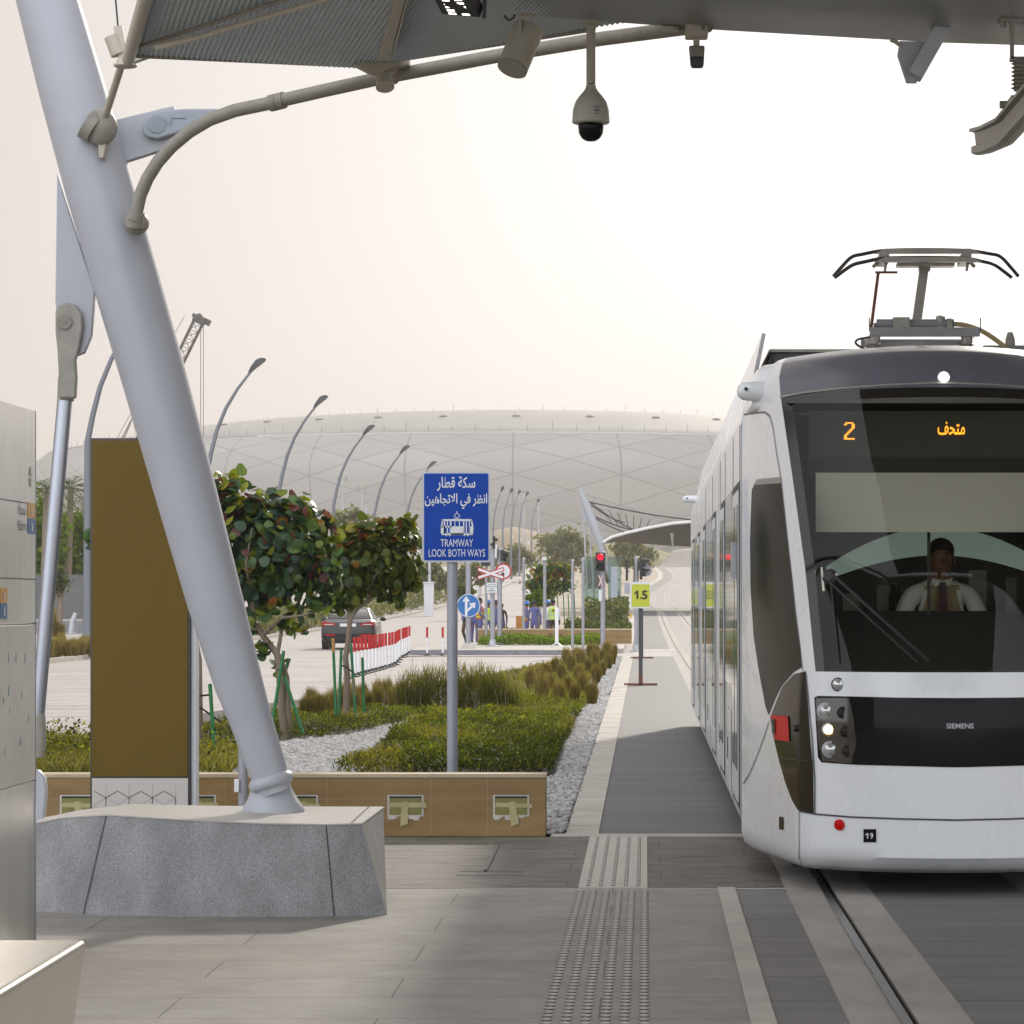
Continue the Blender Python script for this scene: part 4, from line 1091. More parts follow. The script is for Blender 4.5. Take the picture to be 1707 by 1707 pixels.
for i, (px, py, m_, r_) in enumerate(((1376, 1185, m_lens, .040), (1381, 1216, m_lit, .030), (1384, 1249, m_lens, .040))):
    fwd = Vector((0, -1, 0))
    puck('lamp_bezel', px, py, r_ + 0.012, 0.014, m_galv, hl, nax=fwd)
    puck('headlight' if i != 1 else 'headlight_lit', px, py, r_, 0.026, m_, hl, nax=fwd)
    puck('lamp_bezel', px + 29, py + 3, 0.038, 0.012, m_mask, hl, nax=fwd)
puck('washer_bezel', 1397, 1141, 0.043, 0.010, m_dark, nax=Vector((0, -1, 0))); puck('front_lens', 1397, 1141, 0.036, 0.02, m_lens, nax=Vector((0, -1, 0)))
puck('red_reflector', 1400, 1375, 0.034, 0.016, m_redlens)
puck('top_lamp_ring', 1573, 630, 0.042, 0.02, m_galv, mirror=False, nax=Vector((0, -1, 0.2))); puck('top_lamp', 1573, 630, 0.032, 0.032, m_toplit, mirror=False, nax=Vector((0, -1, 0.2)))
def decal(body_, px, py, size, width, mat, off, parent=None, fat=0.0, h=0.001):
    l, n_ = hit(px, py); xd = Vector((0, 0, 1)).cross(n_); xd = -xd if xd.x < 0 else xd
    yd = n_.cross(xd); yd = -yd if yd.z < 0 else yd
    return text_mb(body_, size, l + n_ * off - yd * size * 0.35, xd.normalized(), yd.normalized(), width=width, fat=fat).build('lettering', mat, parent or tram, smooth=False)
decal('SIEMENS', 1600, 1210, 0.042, 0.165, M('silver_letter', (0.32, 0.33, 0.35), 0.35, 0.4), 0.010, band, fat=0.001)
pl_ = patch('number_plate', [(1440, 1382), (1461, 1382), (1461, 1404), (1440, 1404)], m_black, off=0.006, mirror=False)
decal('9', 1454, 1393, 0.048, 0.020, m_signwhite, 0.010, pl_, fat=0.001)
num1(hit(1446, 1393), 0.017, 0.034, m_signwhite, 0.010, pl_)
patch('number_plate', [(1300, 1361), (1307, 1362), (1307, 1383), (1300, 1382)], m_black, off=0.006, mirror=False)
# tow cover on the chin
# windscreen wiper: two parallel black arms
wp = MB()
for k, (a, b) in enumerate((((1388, 958), (1548, 1104)), ((1380, 968), (1530, 1106)))):
    P_ = []
    for i in range(11):
        l, n_ = hit(a[0] + (b[0]-a[0]) * i / 10, a[1] + (b[1]-a[1]) * i / 10); P_.append(l + n_ * (0.022 if k == 0 else 0.018))
    wp.tube(P_, 0.010 if k == 0 else 0.007, 8)
l, n_ = hit(1384, 962); wp.lathe(l, [(0.05, 0), (0.05, 0.012), (0.03, 0.028)], 14, n_)
P_ = []
for i in range(9):
    l, n_ = hit(1386 + 14 * i / 8, 965 + 140 * i / 8); P_.append(l + n_ * 0.012)
wp.tube(P_, 0.006, 8)
wp.build('wiper', m_dark, tram)
bl = MB()
for px, py in ((1374, 963), (1397, 960)):
    l, n_ = hit(px, py); bl.ell(l + n_ * 0.022, (0.011, 0.011, 0.011), 10, 6)
bl.build('wiper_bolt', m_galv, tram)
# camera pods (in place of mirrors)
def pod(Yp, zp, r, ln, x0):
    for sg in (-1, 1):
        mb = MB(); prof = [(0.001, -r * .9), (r * .55, -r * .75), (r * .9, -r * .3), (r, 0.04), (r, ln * .55), (r * .98, ln)]
        mb.lathe((XC + sg * (x0 + ln - r * .9), Yp, zp), prof, 22, (-sg, 0, 0))
        o = mb.build('camera_pod', m_tramwhite, tram, ang=60)
        MB().lathe((XC + sg * (x0 + ln - 0.06), Yp - r * .92, zp + 0.01), [(0.012, 0.0), (0.012, 0.012)], 12, (0, -1, 0)).build('pod_lens', m_black, o)
pod(Y0 + 1.75, WZ(652, Y0 + 1.75), 0.066, 0.30, 0.98)
pod(Y0 + 24.2, WZ(832, Y0 + 24.2), 0.05, 0.16, 1.22)
for sg in (-1, 1): MB().hexa([(XC + sg * 0.93, Y0 + 1.5, 3.05), (XC + sg * 1.19, Y0 + 1.75, 3.05), (XC + sg * 1.23, Y0 + 2.6, 3.02), (XC + sg * 0.98, Y0 + 2.6, 3.02)], [(XC + sg * .99, Y0 + 1.72, 3.36), (XC + sg * 1.12, Y0 + 1.9, 3.36), (XC + sg * 1.14, Y0 + 2.6, 3.37), (XC + sg * .98, Y0 + 2.6, 3.37)]).build('roof_shoulder', m_tramwhite, tram, bevel=0.04)

# three body modules with gangway bellows
PR = [(1.16, .22), (1.205, .25), (1.23, .34), (1.23, 3.02), (1.215, 3.10), (1.17, 3.22), (1.10, 3.31), (1.03, 3.36), (.6, 3.43), (0, 3.45)]
full = [(-x, z) for x, z in PR] + [(x, z) for x, z in PR[-2::-1]]
def extr(name, y0, y1, prof, mat, parent=None, sc=1.0):
    n_ = len(prof)
    vs = [(XC + x * sc, Y0 + y, z) for y in (y0, y1) for x, z in prof]
    fs = [(k, (k+1) % n_, n_ + (k+1) % n_, n_ + k) for k in range(n_)] + [tuple(range(n_)), tuple(range(2*n_-1, n_-1, -1))]
    return MB().add(vs, fs).build(name, mat, parent or tram, ang=40)
mods = [(2.3, 8.85), (9.2, 17.8), (18.15, 26.9)]
for i, (a, b) in enumerate(mods):
    s_ = extr('body_shell', a, b, full, m_tramwhite)
for a, b in ((8.85, 9.2), (17.8, 18.15)): extr('bellows', a, b, full, m_dark, sc=0.975)
def side(name, y0, y1, z0, z1, mat, off=0.004, parent=None, th=0.003):
    out = []
    for sg in (-1, 1):
        xa, xb = XC + sg * (HB + off), XC + sg * (HB + off - th); mb = MB()
        mb.box(min(xa, xb), max(xa, xb), Y0 + y0, Y0 + y1, z0, z1)
        out.append(mb.build(name, mat, parent[0 if sg < 0 else 1] if isinstance(parent, list) else (parent or tram), smooth=False))
    return out
m_teal = M('teal_button', (0.0, 0.16, 0.13), 0.3)
for (y0, y1) in ((2.75, 4.3), (6.9, 8.3), (10.2, 11.6), (15.4, 16.8), (19.0, 20.4), (23.6, 25.0)):
    dr = side('door', y0, y1, 0.36, 2.62, m_dark, 0.004)
    ym = (y0 + y1) / 2
    for a, b in ((y0 + 0.06, ym - 0.025), (ym + 0.025, y1 - 0.06)):
        lf = side('door_leaf', a, b, 0.40, 2.56, m_tramwhite, 0.012, dr, 0.007)
        side('door_window', a + 0.07, b - 0.07, 0.62, 2.46, m_sideglass, 0.016, dr, 0.003)
    side('door_button', ym + 0.03, ym + 0.10, 1.35, 1.47, m_teal, 0.02, dr, 0.01)
for (y0, y1) in ((4.6, 6.6), (12.0, 15.1), (20.7, 23.3)):
    n_ = max(1, round((y1 - y0) / 1.5)); w_ = (y1 - y0) / n_
    for k in range(n_):
        wn = side('side_window', y0 + k * w_, y0 + (k + 1) * w_ - 0.04, 1.15, 2.62, m_sideglass, 0.005)
for (y0, y1) in ((2.33, 2.36), (2.66, 2.69), (4.38, 4.40), (6.78, 6.80), (8.36, 8.38), (11.7, 11.72), (15.3, 15.32)):
    side('panel_joint', y0, y1, 0.30, 3.0, m_dgrey, 0.003)
side('hatch', 4.9, 5.6, 0.35, 0.95, m_tramwhite, 0.006); side('hatch_joint', 4.86, 4.88, 0.35, 0.97, m_dgrey, 0.004); side('hatch_joint', 5.62, 5.64, 0.35, 0.97, m_dgrey, 0.004)
for y in (4.45, 5.9, 8.7, 14.0): side('jack_point', y, y + .1, 0.55, 0.72, m_dark, 0.006)
for y, z in ((2.95, 1.95), (17.3, 1.7)): side('signal_box', y, y + 0.25, z, z + 0.25, m_galv, 0.05, None, 0.05)
# underframe: bogies and dark skirt
MB().box(XC - 0.95, XC + 0.95, Y0 + 1.0, Y0 + 26.5, 0.10, 0.30).build('underframe', m_dark, tram, smooth=False)
for y in (2.2, 4.0, 12.7, 14.5, 22.0, 23.8):
    for sg in (-1, 1): MB().cyl((XC + sg * 0.68, Y0 + y, 0.30), (XC + sg * 0.80, Y0 + y, 0.30), 0.295, None, 24).build('wheel', m_rail, tram)
# roof fairings and equipment
for sg in (-1, 1):
    fr = MB()
    q = [(1.19, 2.35, 3.12), (1.19, 8.7, 3.12)]
    fr.hexa([(XC + sg * 1.14, Y0 + 2.55, 3.2), (XC + sg * 1.19, Y0 + 2.45, 3.12), (XC + sg * 1.19, Y0 + 8.7, 3.12), (XC + sg * 1.14, Y0 + 8.7, 3.2)],
            [(XC + sg * 1.05, Y0 + 2.75, 3.635), (XC + sg * 1.075, Y0 + 2.72, 3.64), (XC + sg * 1.075, Y0 + 8.6, 3.64), (XC + sg * 1.05, Y0 + 8.6, 3.635)])
    fr.hexa([(XC + sg * 1.14, Y0 + 9.3, 3.2), (XC + sg * 1.19, Y0 + 9.3, 3.12), (XC + sg * 1.19, Y0 + 26.5, 3.12), (XC + sg * 1.14, Y0 + 26.5, 3.2)],
            [(XC + sg * 1.05, Y0 + 9.4, 3.635), (XC + sg * 1.075, Y0 + 9.4, 3.64), (XC + sg * 1.075, Y0 + 26.4, 3.64), (XC + sg * 1.05, Y0 + 26.4, 3.635)])
    fr.build('roof_fairing', m_tramwhite, tram)
MB().box(XC - 1.0, XC - 0.15, Y0 + 2.9, Y0 + 5.2, 3.4, 3.52).build('roof_unit', m_dgrey, tram, bevel=0.01)
MB().box(XC - 1.02, XC - 0.13, Y0 + 2.88, Y0 + 5.22, 3.52, 3.54).build('roof_unit_lid', m_castgrey, tram)
# pantograph
YPn = 22.4
def PX(px): return WX(px, YPn)
def PZ(py): return WZ(py, YPn)
pan = MB()
pan.box(PX(1450), PX(1633), YPn - 0.03, YPn + 0.03, PZ(561), PZ(546)).box(PX(1450), PX(1633), YPn + 0.9, YPn + 0.96, PZ(561), PZ(548))
pan.box(PX(1456), PX(1462), YPn, YPn + .95, PZ(560), PZ(550)).box(PX(1620), PX(1628), YPn, YPn + .95, PZ(560), PZ(550))
pan.box(PX(1470), PX(1615), YPn + .05, YPn + .12, PZ(574), PZ(566))
m_pan = M('pantograph_grey', (0.20, 0.205, 0.21), .5, noise=(9, .15))
pfr = pan.build('pantograph_frame', m_pan, tram, bevel=0.004)
MB().cyl((PX(1463), YPn + .1, PZ(538)), (PX(1592), YPn + .1, PZ(538)), 0.034, None, 16).cyl((PX(1458), YPn + .1, PZ(540)), (PX(1466), YPn + .1, PZ(540)), 0.016, None, 10).build('pantograph_shaft', m_pan, pfr)
MB().box(PX(1490), PX(1517), YPn + .03, YPn + .16, PZ(545), PZ(528)).lathe((PX(1570), YPn + .1, PZ(536)), [(0.03, -.04), (0.034, .02), (0.03, .045), (0.02, .05)], 14).box(PX(1580), PX(1588), YPn + .04, YPn + .16, PZ(544), PZ(530)).build('pantograph_drive', m_castgrey, pfr)
for px in (1449, 1634): MB().cyl((PX(px), YPn - .02, PZ(552)), (PX(px), YPn - .02, PZ(530)), 0.004, None, 6).build('pantograph_pin', m_dgrey, pfr)
arm = MB().bar((PX(1529), YPn + 0.1, PZ(542)), W(1541, 444, YPn + .55), 0.062, 0.05, (0, 1, 0)).build('pantograph_arm', m_castgrey, tram)
MB().cyl((PX(1453), YPn + 0.05, PZ(546)), W(1464, 455, YPn + .5), 0.011, None, 10).cyl(W(1459, 454, YPn + .5), W(1496, 454, YPn + .5), 0.009, None, 8).build('pantograph_rod', m_rust, arm)
hd = MB()
for (top, hl_, hr_, y_) in ((421, (1389, 461), (1698, 461), 0.75), (434, (1391, 463), (1687, 463), 0.40)):
    s2 = [(hl_[0], hl_[1] - 0), (hl_[0] + 14, (hl_[1] + top + 8) / 2), (hl_[0] + 30, top + 8), (hl_[0] + 48, top + 3), (1485, top - 4), (1600, top - 4), (hr_[0] - 48, top + 2), (hr_[0] - 30, top + 7), (hr_[0] - 14, (hr_[1] + top + 7) / 2), (hr_[0], hr_[1])]
    hd.tube(smooth([W(a, b, YPn + y_) for a, b in s2]), 0.013, 10)
hdp = hd.build('collector_horns', m_dark, tram)
cs_ = MB()
for (top, y_) in ((417, 0.75), (431, 0.40)): cs_.hexa([(WX(1458, YPn + y_), YPn + y_ - .03, WZ(top + 6, YPn + y_)), (WX(1636, YPn + y_), YPn + y_ - .03, WZ(top + 6, YPn + y_)), (WX(1636, YPn + y_), YPn + y_ + .03, WZ(top + 6, YPn + y_)), (WX(1458, YPn + y_), YPn + y_ + .03, WZ(top + 6, YPn + y_))], [(WX(1475, YPn + y_), YPn + y_ - .025, WZ(top - 2, YPn + y_)), (WX(1618, YPn + y_), YPn + y_ - .025, WZ(top - 2, YPn + y_)), (WX(1618, YPn + y_), YPn + y_ + .025, WZ(top - 2, YPn + y_)), (WX(1475, YPn + y_), YPn + y_ + .025, WZ(top - 2, YPn + y_))])
cs_.build('collector_strip', m_castgrey, hdp)
YQ = YPn + .55
def QX(px): return WX(px, YQ)
def QZ(py): return WZ(py, YQ)
lk = MB().box(QX(1495), QX(1590), YPn + .48, YPn + .62, QZ(445), QZ(439)).box(QX(1532), QX(1550), YPn + .5, YPn + .6, QZ(452), QZ(434))
for px in (1472, 1608): lk.box(QX(px - 8), QX(px + 8), YPn + .4, YPn + .75, QZ(440), QZ(426)).bar((QX(px), YPn + .5, QZ(430)), (QX(px - 18 if px < 1500 else px + 14), YPn + .45, QZ(447)), 0.02, 0.02).bar((QX(px + 6), YPn + .5, QZ(430)), (QX(px + 2), YPn + .5, QZ(453)), 0.018, 0.018)
for i in range(9): lk.cyl((QX(1500 + i * 11), YPn + .42, QZ(436)), (QX(1500 + i * 11 + 7), YPn + .7, QZ(433)), 0.010, None, 6)
lk.build('head_linkage', m_castgrey, hdp)
for px in (1458, 1612):
    ig = MB()
    for k in range(4): ig.lathe((PX(px), YPn + 0.02, PZ(588) + k * 0.019), [(0.04, -.007), (0.062, 0.0), (0.04, .007)], 16)
    ig.cyl((PX(px), YPn + 0.02, PZ(592)), (PX(px), YPn + .02, PZ(560)), 0.04, None, 14)
    ig.build('roof_insulator', m_castgrey, tram)
ig = MB().cyl((PX(1561), YPn + .2, PZ(590)), (PX(1561), YPn + .2, PZ(566)), 0.035, None, 12)
ig.build('roof_insulator', m_castgrey, tram)
MB().tube(smooth([(PX(1585), YPn + .1, PZ(538)), (PX(1612), YPn + .1, PZ(540)), (PX(1640), YPn + .1, PZ(550)), (PX(1670), YPn + .1, PZ(570)), (PX(1695), YPn + .1, PZ(592))]), 0.017, 12).build('roof_cable', M('tan_cable', (0.35, 0.27, 0.13), 0.5), tram)
MB().tube(smooth([(PX(1450), YPn, PZ(562)), (PX(1430), YPn, PZ(566)), (PX(1427), YPn, PZ(573)), (PX(1440), YPn, PZ(581)), (PX(1452), YPn, PZ(584))]), 0.008, 8).build('roof_lead', m_dark, tram)
MB().lathe((PX(1692), YPn + .3, PZ(572)), [(0.036, 0), (0.033, .05), (0.02, .095), (0.016, .1)], 14).build('roof_bush', m_castgrey, tram)
MB().box(PX(1645), PX(1760), YPn + .2, YPn + .4, PZ(584), PZ(572)).build('roof_beam', m_pan, tram)

# cab interior
lin = MB()
lin.add([(XC - .78, Y0 + .42, 1.0), (XC - 1.10, Y0 + 2.28, 1.0), (XC - 1.10, Y0 + 2.28, 3.06), (XC - .97, Y0 + 1.40, 3.06)], [(0, 1, 2, 3)])
lin.add([(XC + .78, Y0 + .42, 1.0), (XC + 1.10, Y0 + 2.28, 1.0), (XC + 1.10, Y0 + 2.28, 3.06), (XC + .97, Y0 + 1.40, 3.06)], [(3, 2, 1, 0)])
lin.poly([(XC - .97, Y0 + 1.15, 3.06), (XC + .97, Y0 + 1.15, 3.06), (XC + 1.1, Y0 + 2.28, 3.06), (XC - 1.1, Y0 + 2.28, 3.06)])
lin.poly([(XC - .78, Y0 + .1, 0.98), (XC + .78, Y0 + .1, 0.98), (XC + 1.1, Y0 + 2.28, 0.98), (XC - 1.1, Y0 + 2.28, 0.98)])
lin.build('cab_lining', m_inner, tram, smooth=False)
dash = [(XC - .84, Y0 + .62), (XC + .84, Y0 + .62)]
MB().hexa([(XC - .74, Y0 + .36, .99), (XC + .74, Y0 + .36, .99), (XC + .98, Y0 + 1.4, .99), (XC - .98, Y0 + 1.4, .99)], [(XC - .76, Y0 + .36, 1.37), (XC + .76, Y0 + .36, 1.37), (XC + .97, Y0 + 1.3, 1.74), (XC - .97, Y0 + 1.3, 1.74)]).build('dashboard', M('dash', (0.022, 0.026, 0.024), 0.75, noise=(60, 0.5)), tram, bevel=0.03)
YB = Y0 + 2.24
bk = MB().box(XC - 1.08, XC + 1.08, YB, YB + 0.03, 0.99, 3.05).build('cab_bulkhead', M('bulkhead', (0.016, 0.015, 0.012), 0.6), tram)
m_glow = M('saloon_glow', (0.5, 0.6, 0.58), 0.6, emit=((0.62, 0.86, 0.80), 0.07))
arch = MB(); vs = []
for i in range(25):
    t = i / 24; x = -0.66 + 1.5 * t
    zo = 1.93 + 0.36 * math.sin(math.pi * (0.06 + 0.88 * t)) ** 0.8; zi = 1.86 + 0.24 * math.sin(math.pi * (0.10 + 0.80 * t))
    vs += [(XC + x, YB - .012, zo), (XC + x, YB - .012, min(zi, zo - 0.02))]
arch.add(vs, [(2*i, 2*i+1, 2*i+3, 2*i+2) for i in range(24)]).build('ceiling_glow_band', m_glow, tram, smooth=False)  # emissive band stands in for the lit saloon ceiling, not a lamp
stl = MB()
for x, z, h_, dx in ((-.78, 1.98, .17, .03), (-.70, 1.86, .16, .012), (.86, 1.9, .2, -.02)):
    stl.add([(XC + x, YB - .014, z + h_), (XC + x + .012, YB - .014, z + h_), (XC + x + dx + .016, YB - .014, z), (XC + x + dx, YB - .014, z)], [(0, 1, 2, 3)])
stl.build('saloon_lamp', M('saloon_lamp', (.8, .85, .8), .5, emit=((0.85, 1.0, 0.92), 0.22)), tram, smooth=False)
bw = MB()
for x0_, x1_, z0_, z1_ in ((-.55, -.44, 1.6, 1.84), (-.32, -.24, 1.7, 1.9), (.30, .42, 1.6, 2.0), (.55, .62, 1.55, 1.95), (.70, .80, 1.5, 1.9), (-.95, -.86, 1.5, 2.1)):
    bw.box(XC + x0_, XC + x1_, YB - .010, YB - .006, z0_, z1_)
bw.build('bulkhead_window', M('bulkhead_glass', (0.06, 0.065, 0.05), 0.3), tram, smooth=False)
YD = Y0 + 1.28
ds = MB().box(XC - .83, XC + .95, YD, YD + 0.06, WZ(792, YD), WZ(685, YD)).build('destination_display', M('display_case', (0.05, 0.055, 0.048), 0.5), tram)
MB().box(XC - .84, XC + .84, YD - .02, YD + .1, WZ(795, YD), WZ(762, YD)).build('display_shelf', m_inner, ds)
m_led = M('amber_led', (1, .5, .1), .5, emit=((1.0, 0.33, 0.02), 1.1))
DOT2 = ["0111110", "1100011", "0000011", "0000011", "0000110", "0001100", "0011000", "0110000", "1100000", "1100000", "1111111"]
def dots(rows, px0, py0, w, h, name):
    mb = MB(); nr, nc = len(rows), len(rows[0])
    for r_ in range(nr):
        for c_ in range(nc):
            if rows[r_][c_] == '1':
                a, b = WX(px0 + w * c_ / nc, YD), WX(px0 + w * (c_ + .86) / nc, YD); t_, u_ = WZ(py0 + h * r_ / nr, YD), WZ(py0 + h * (r_ + .86) / nr, YD)
                mb.box(a, b, YD - .004, YD - .001, u_, t_)
    return mb.build(name, m_led, ds, smooth=False)
dots(DOT2, 1407, 704, 18, 29, 'led_number')
text_mb('\ufed2\ufea4\ufe98\ufee3', 0.13, (WX(1586, YD), YD - .004, WZ(724, YD)), width=0.175, fat=0.0015).build('led_text', m_led, ds, smooth=False)
YSb = Y0 + 0.95
MB().box(XC - .80, XC + .9, YSb, YSb + .004, WZ(887, YSb), WZ(788, YSb)).build('sun_blind', M('sun_blind', (0.68, 0.68, 0.68), 0.8), tram, smooth=False)
MB().box(XC - .07, XC - .05, Y0 + 1.2, Y0 + 1.22, 1.7, 2.6).build('cab_post', m_dark, tram)
MB().hexa([(XC - .24, Y0 + 1.80, 1.0), (XC + .26, Y0 + 1.80, 1.0), (XC + .26, Y0 + 1.95, 1.0), (XC - .24, Y0 + 1.95, 1.0)], [(XC - .21, Y0 + 1.90, 1.92), (XC + .23, Y0 + 1.90, 1.92), (XC + .23, Y0 + 2.0, 1.92), (XC - .21, Y0 + 2.0, 1.92)]).build('driver_seat', m_dark, tram, bevel=0.03)
# ------------------------------------------------------------------ blue tramway sign
YS = 30.0
sg_ = thing('tramway_sign', 'blue TRAMWAY LOOK BOTH WAYS sign board with tram symbol on a grey post', 'sign', (WX(754, YS), YS, 0))
MB().cyl((WX(754, YS), YS, -.02), (WX(754, YS), YS, WZ(792, YS)), 0.05, None, 20).build('post', m_polegrey, sg_)
def rrect(x0, x1, z0, z1, r, y, n=5):
    out = []
    for cx_, cz_, a0 in ((x1 - r, z1 - r, 0), (x0 + r, z1 - r, 90), (x0 + r, z0 + r, 180), (x1 - r, z0 + r, 270)):
        for k in range(n + 1): out.append((cx_ + r * math.cos(R(a0 + 90 * k / n)), y, cz_ + r * math.sin(R(a0 + 90 * k / n))))
    return out
sx0, sx1, sz0, sz1 = WX(704.5, YS), WX(818, YS), WZ(937.5, YS), WZ(786.5, YS)
yb = YS - 0.055
brd = MB().prism(rrect(sx0, sx1, sz0, sz1, 0.022, yb - .012), (0, .012, 0)).build('board', m_galv, sg_)
MB().prism(rrect(sx0 + .018, sx1 - .018, sz0 + .018, sz1 - .018, 0.014, yb - .0145), (0, .0022, 0)).build('blue_face', m_blue, brd)
MB().box(sx0 + .2, sx1 - .2, yb + .0005, YS - .045, sz0 + .2, sz0 + .24).box(sx0 + .2, sx1 - .2, yb + .0005, YS - .045, sz1 - .24, sz1 - .2).build('clamp', m_polegrey, brd)
yt = yb - 0.0155
def bp(cx_, cy_): return W(690 + cx_ / 9.486, 770 + cy_ / 9.486, YS) + Vector((0, yt - YS, 0))
def btext(s, cx_, cy_, h, w, fat=0.0):
    p = bp(cx_, cy_)
    return text_mb(s, h, p, width=w / 9.486 * YS / FPX, fat=fat).build('lettering', m_signwhite, brd, smooth=False)
btext('\ufead\ufe8e\ufec4\ufed7 \ufe94\ufedc\ufeb3', 680, 408, 0.135, 605, 0.0022)
btext('\ufee6\ufef4\ufeeb\ufe8e\ufea0\ufe97\ufefb\ufe8d \ufef2\ufed3 \ufeae\ufec8\ufee7\ufe8d', 675, 655, 0.122, 985, 0.0022)
btext('TRAMWAY', 685, 1342, 0.100, 510)
btext('LOOK BOTH WAYS', 685, 1500, 0.100, 890)
pic = MB()
def pq(pts): pic.prism([bp(*p) for p in pts], (0, -.001, 0))
pq([(435, 1015), (605, 1015), (605, 1040), (437, 1040)]); 
pq([(432, 1020), (455, 915), (475, 915), (450, 1030), (500, 1020), (500, 1135), (435, 1135)])
pq([(450, 908), (920, 908), (925, 938), (445, 938)])
pq([(480, 935), (500, 935), (500, 1140), (480, 1140)]); pq([(528, 935), (545, 935), (545, 1140), (528, 1140)]); pq([(576, 935), (600, 935), (600, 1140), (576, 1140)])
pq([(598, 1022), (790, 1022), (790, 1155), (598, 1155)])
pq([(650, 935), (662, 935), (662, 1024), (650, 1024)]); pq([(720, 935), (732, 935), (732, 1024), (720, 1024)])
pq([(784, 935), (804, 935), (804, 1140), (784, 1140)]); pq([(828, 935), (845, 935), (845, 1140), (828, 1140)]); pq([(876, 935), (892, 935), (892, 1140), (876, 1140)])
pq([(905, 915), (925, 915), (946, 1020), (944, 1138), (880, 1138), (880, 1022), (922, 1022)])
pq([(440, 1130), (944, 1130), (935, 1158), (450, 1158)])
for x in (520, 572, 805, 860): pq([(x - 20, 1155), (x + 20, 1155), (x, 1182)])
pq([(630, 900), (745, 900), (745, 912), (630, 912)])
for a, b in (((640, 855), (686, 808)), ((686, 808), (736, 855)), ((640, 855), (700, 905)), ((736, 855), (676, 905))):
    d_ = Vector((b[0]-a[0], b[1]-a[1], 0)).normalized(); n_ = (-d_.y * 5, d_.x * 5)
    pq([(a[0]-n_[0], a[1]-n_[1]), (a[0]+n_[0], a[1]+n_[1]), (b[0]+n_[0], b[1]+n_[1]), (b[0]-n_[0], b[1]-n_[1])])
pq([(674, 795), (686, 782), (698, 795), (686, 810)])
pic.build('tram_symbol', m_signwhite, brd, smooth=False)

# ------------------------------------------------------------------ 1.5 speed stands
Y5 = 68.0
s5 = thing('speed_stand', 'yellow 1.5 speed board on dark post with rusty cross foot on the walkway', 'sign', (WX(1068, Y5), Y5, 0))
x_ = WX(1068, Y5)
MB().box(x_ - .042, x_ + .042, Y5 - .03, Y5 + .03, 0.05, WZ(1010, Y5)).build('post', m_dgrey, s5, bevel=0.004)
MB().box(x_ - .044, x_ + .044, Y5 - .032, Y5 + .032, 0.05, 0.24).box(x_ - .35, x_ + .35, Y5 - .035, Y5 + .035, 0.005, 0.05).box(x_ - .035, x_ + .035, Y5 - .035, Y5 + .35, 0.005, 0.045).build('foot', m_rust, s5, bevel=0.004)
b5 = MB().box(WX(1050, Y5), WX(1084, Y5), Y5 - .06, Y5 - .045, WZ(1014, Y5), WZ(970, Y5)).box(x_ - .03, x_ + .03, Y5 - .0445, Y5 - .03, WZ(1008, Y5), WZ(976, Y5)).build('board', m_signwhite, s5)
MB().box(WX(1053, Y5), WX(1083, Y5), Y5 - .064, Y5 - .0605, WZ(1011.5, Y5), WZ(974, Y5)).build('yellow_face', m_yellow, b5)
text_mb('5', 0.25, (x_ + .085, Y5 - .0645, WZ(998.5, Y5)), width=.12, fat=0.009).build('numerals', m_dark, b5, smooth=False)
zb5 = WZ(998.5, Y5)
MB().prism([(x_ - .09 + u, Y5 - .0655, zb5 + v) for u, v in ((0, 0), (.042, 0), (.042, .175), (.008, .175), (-.045, .13), (-.045, .098), (0, .12))], (0, .001, 0)).build('numerals', m_dark, b5, smooth=False)
MB().box(x_ - .015, x_ + .015, Y5 - .0655, Y5 - .0645, zb5, zb5 + .032).build('numerals', m_dark, b5, smooth=False)
MB().box(x_ - .2, x_ + .1, Y5 - .03, Y5 - .015, WZ(1017, Y5), WZ(1015, Y5)).build('board_brace', m_galv, b5)
dup(s5, (WX(1070, 99.5), 99.5, 0.0), label='second speed stand whose rusty foot shows behind the yellow 1.5 board')

# ------------------------------------------------------------------ red and white delineator posts
def mk_delin(label, group):
    t = thing('delineator_post', label, 'delineator post', (0, 0, 0), group)
    MB().lathe((0, 0, 0), [(0.12, 0), (0.12, .025), (0.05, .05), (0.035, .09)], 14).build('base', m_dark, t)
    MB().cyl((0, 0, .08), (0, 0, .60), .03, .03, 12).build('white_tube', m_white, t)
    MB().cyl((0, 0, .59), (0, 0, .93), .036, .036, 12).build('red_sleeve', m_red, t)
    return t
dl0 = mk_delin('red and white delineator post standing in the tight curved row on the road', 'delineator posts in the curved row')
zz = [(530, 1131), (598, 1128), (640, 1126), (678, 1124.5), (718, 1122.5), (758, 1121), (795, 1119.5), (832, 1118), (872, 1116.5), (905, 1115), (938, 1113.5), (980, 1112), (1012, 1110), (1045, 1108), (1068, 1104), (1090, 1100), (1125, 1096), (1150, 1094), (1170, 1092), (1198, 1089.5)]
for i, (zx, by) in enumerate(zz):
    px = 500 + zx * 0.1523; Y = 9720 / (by - 1000)
    l_ = (WX(px, Y), Y, gz(Y) - 0.008)
    if i == 0: dl0.location = l_
    else: dup(dl0, l_)
d2 = mk_delin('left of the two lone red and white delineator posts by the island kerb', 'lone delineator posts')
Y = 104.4; d2.location = (WX(712, Y), Y, -.008)
dup(d2, (WX(738, Y), Y, -.008), label='right of the two lone red and white delineator posts, beside the blue sign post')

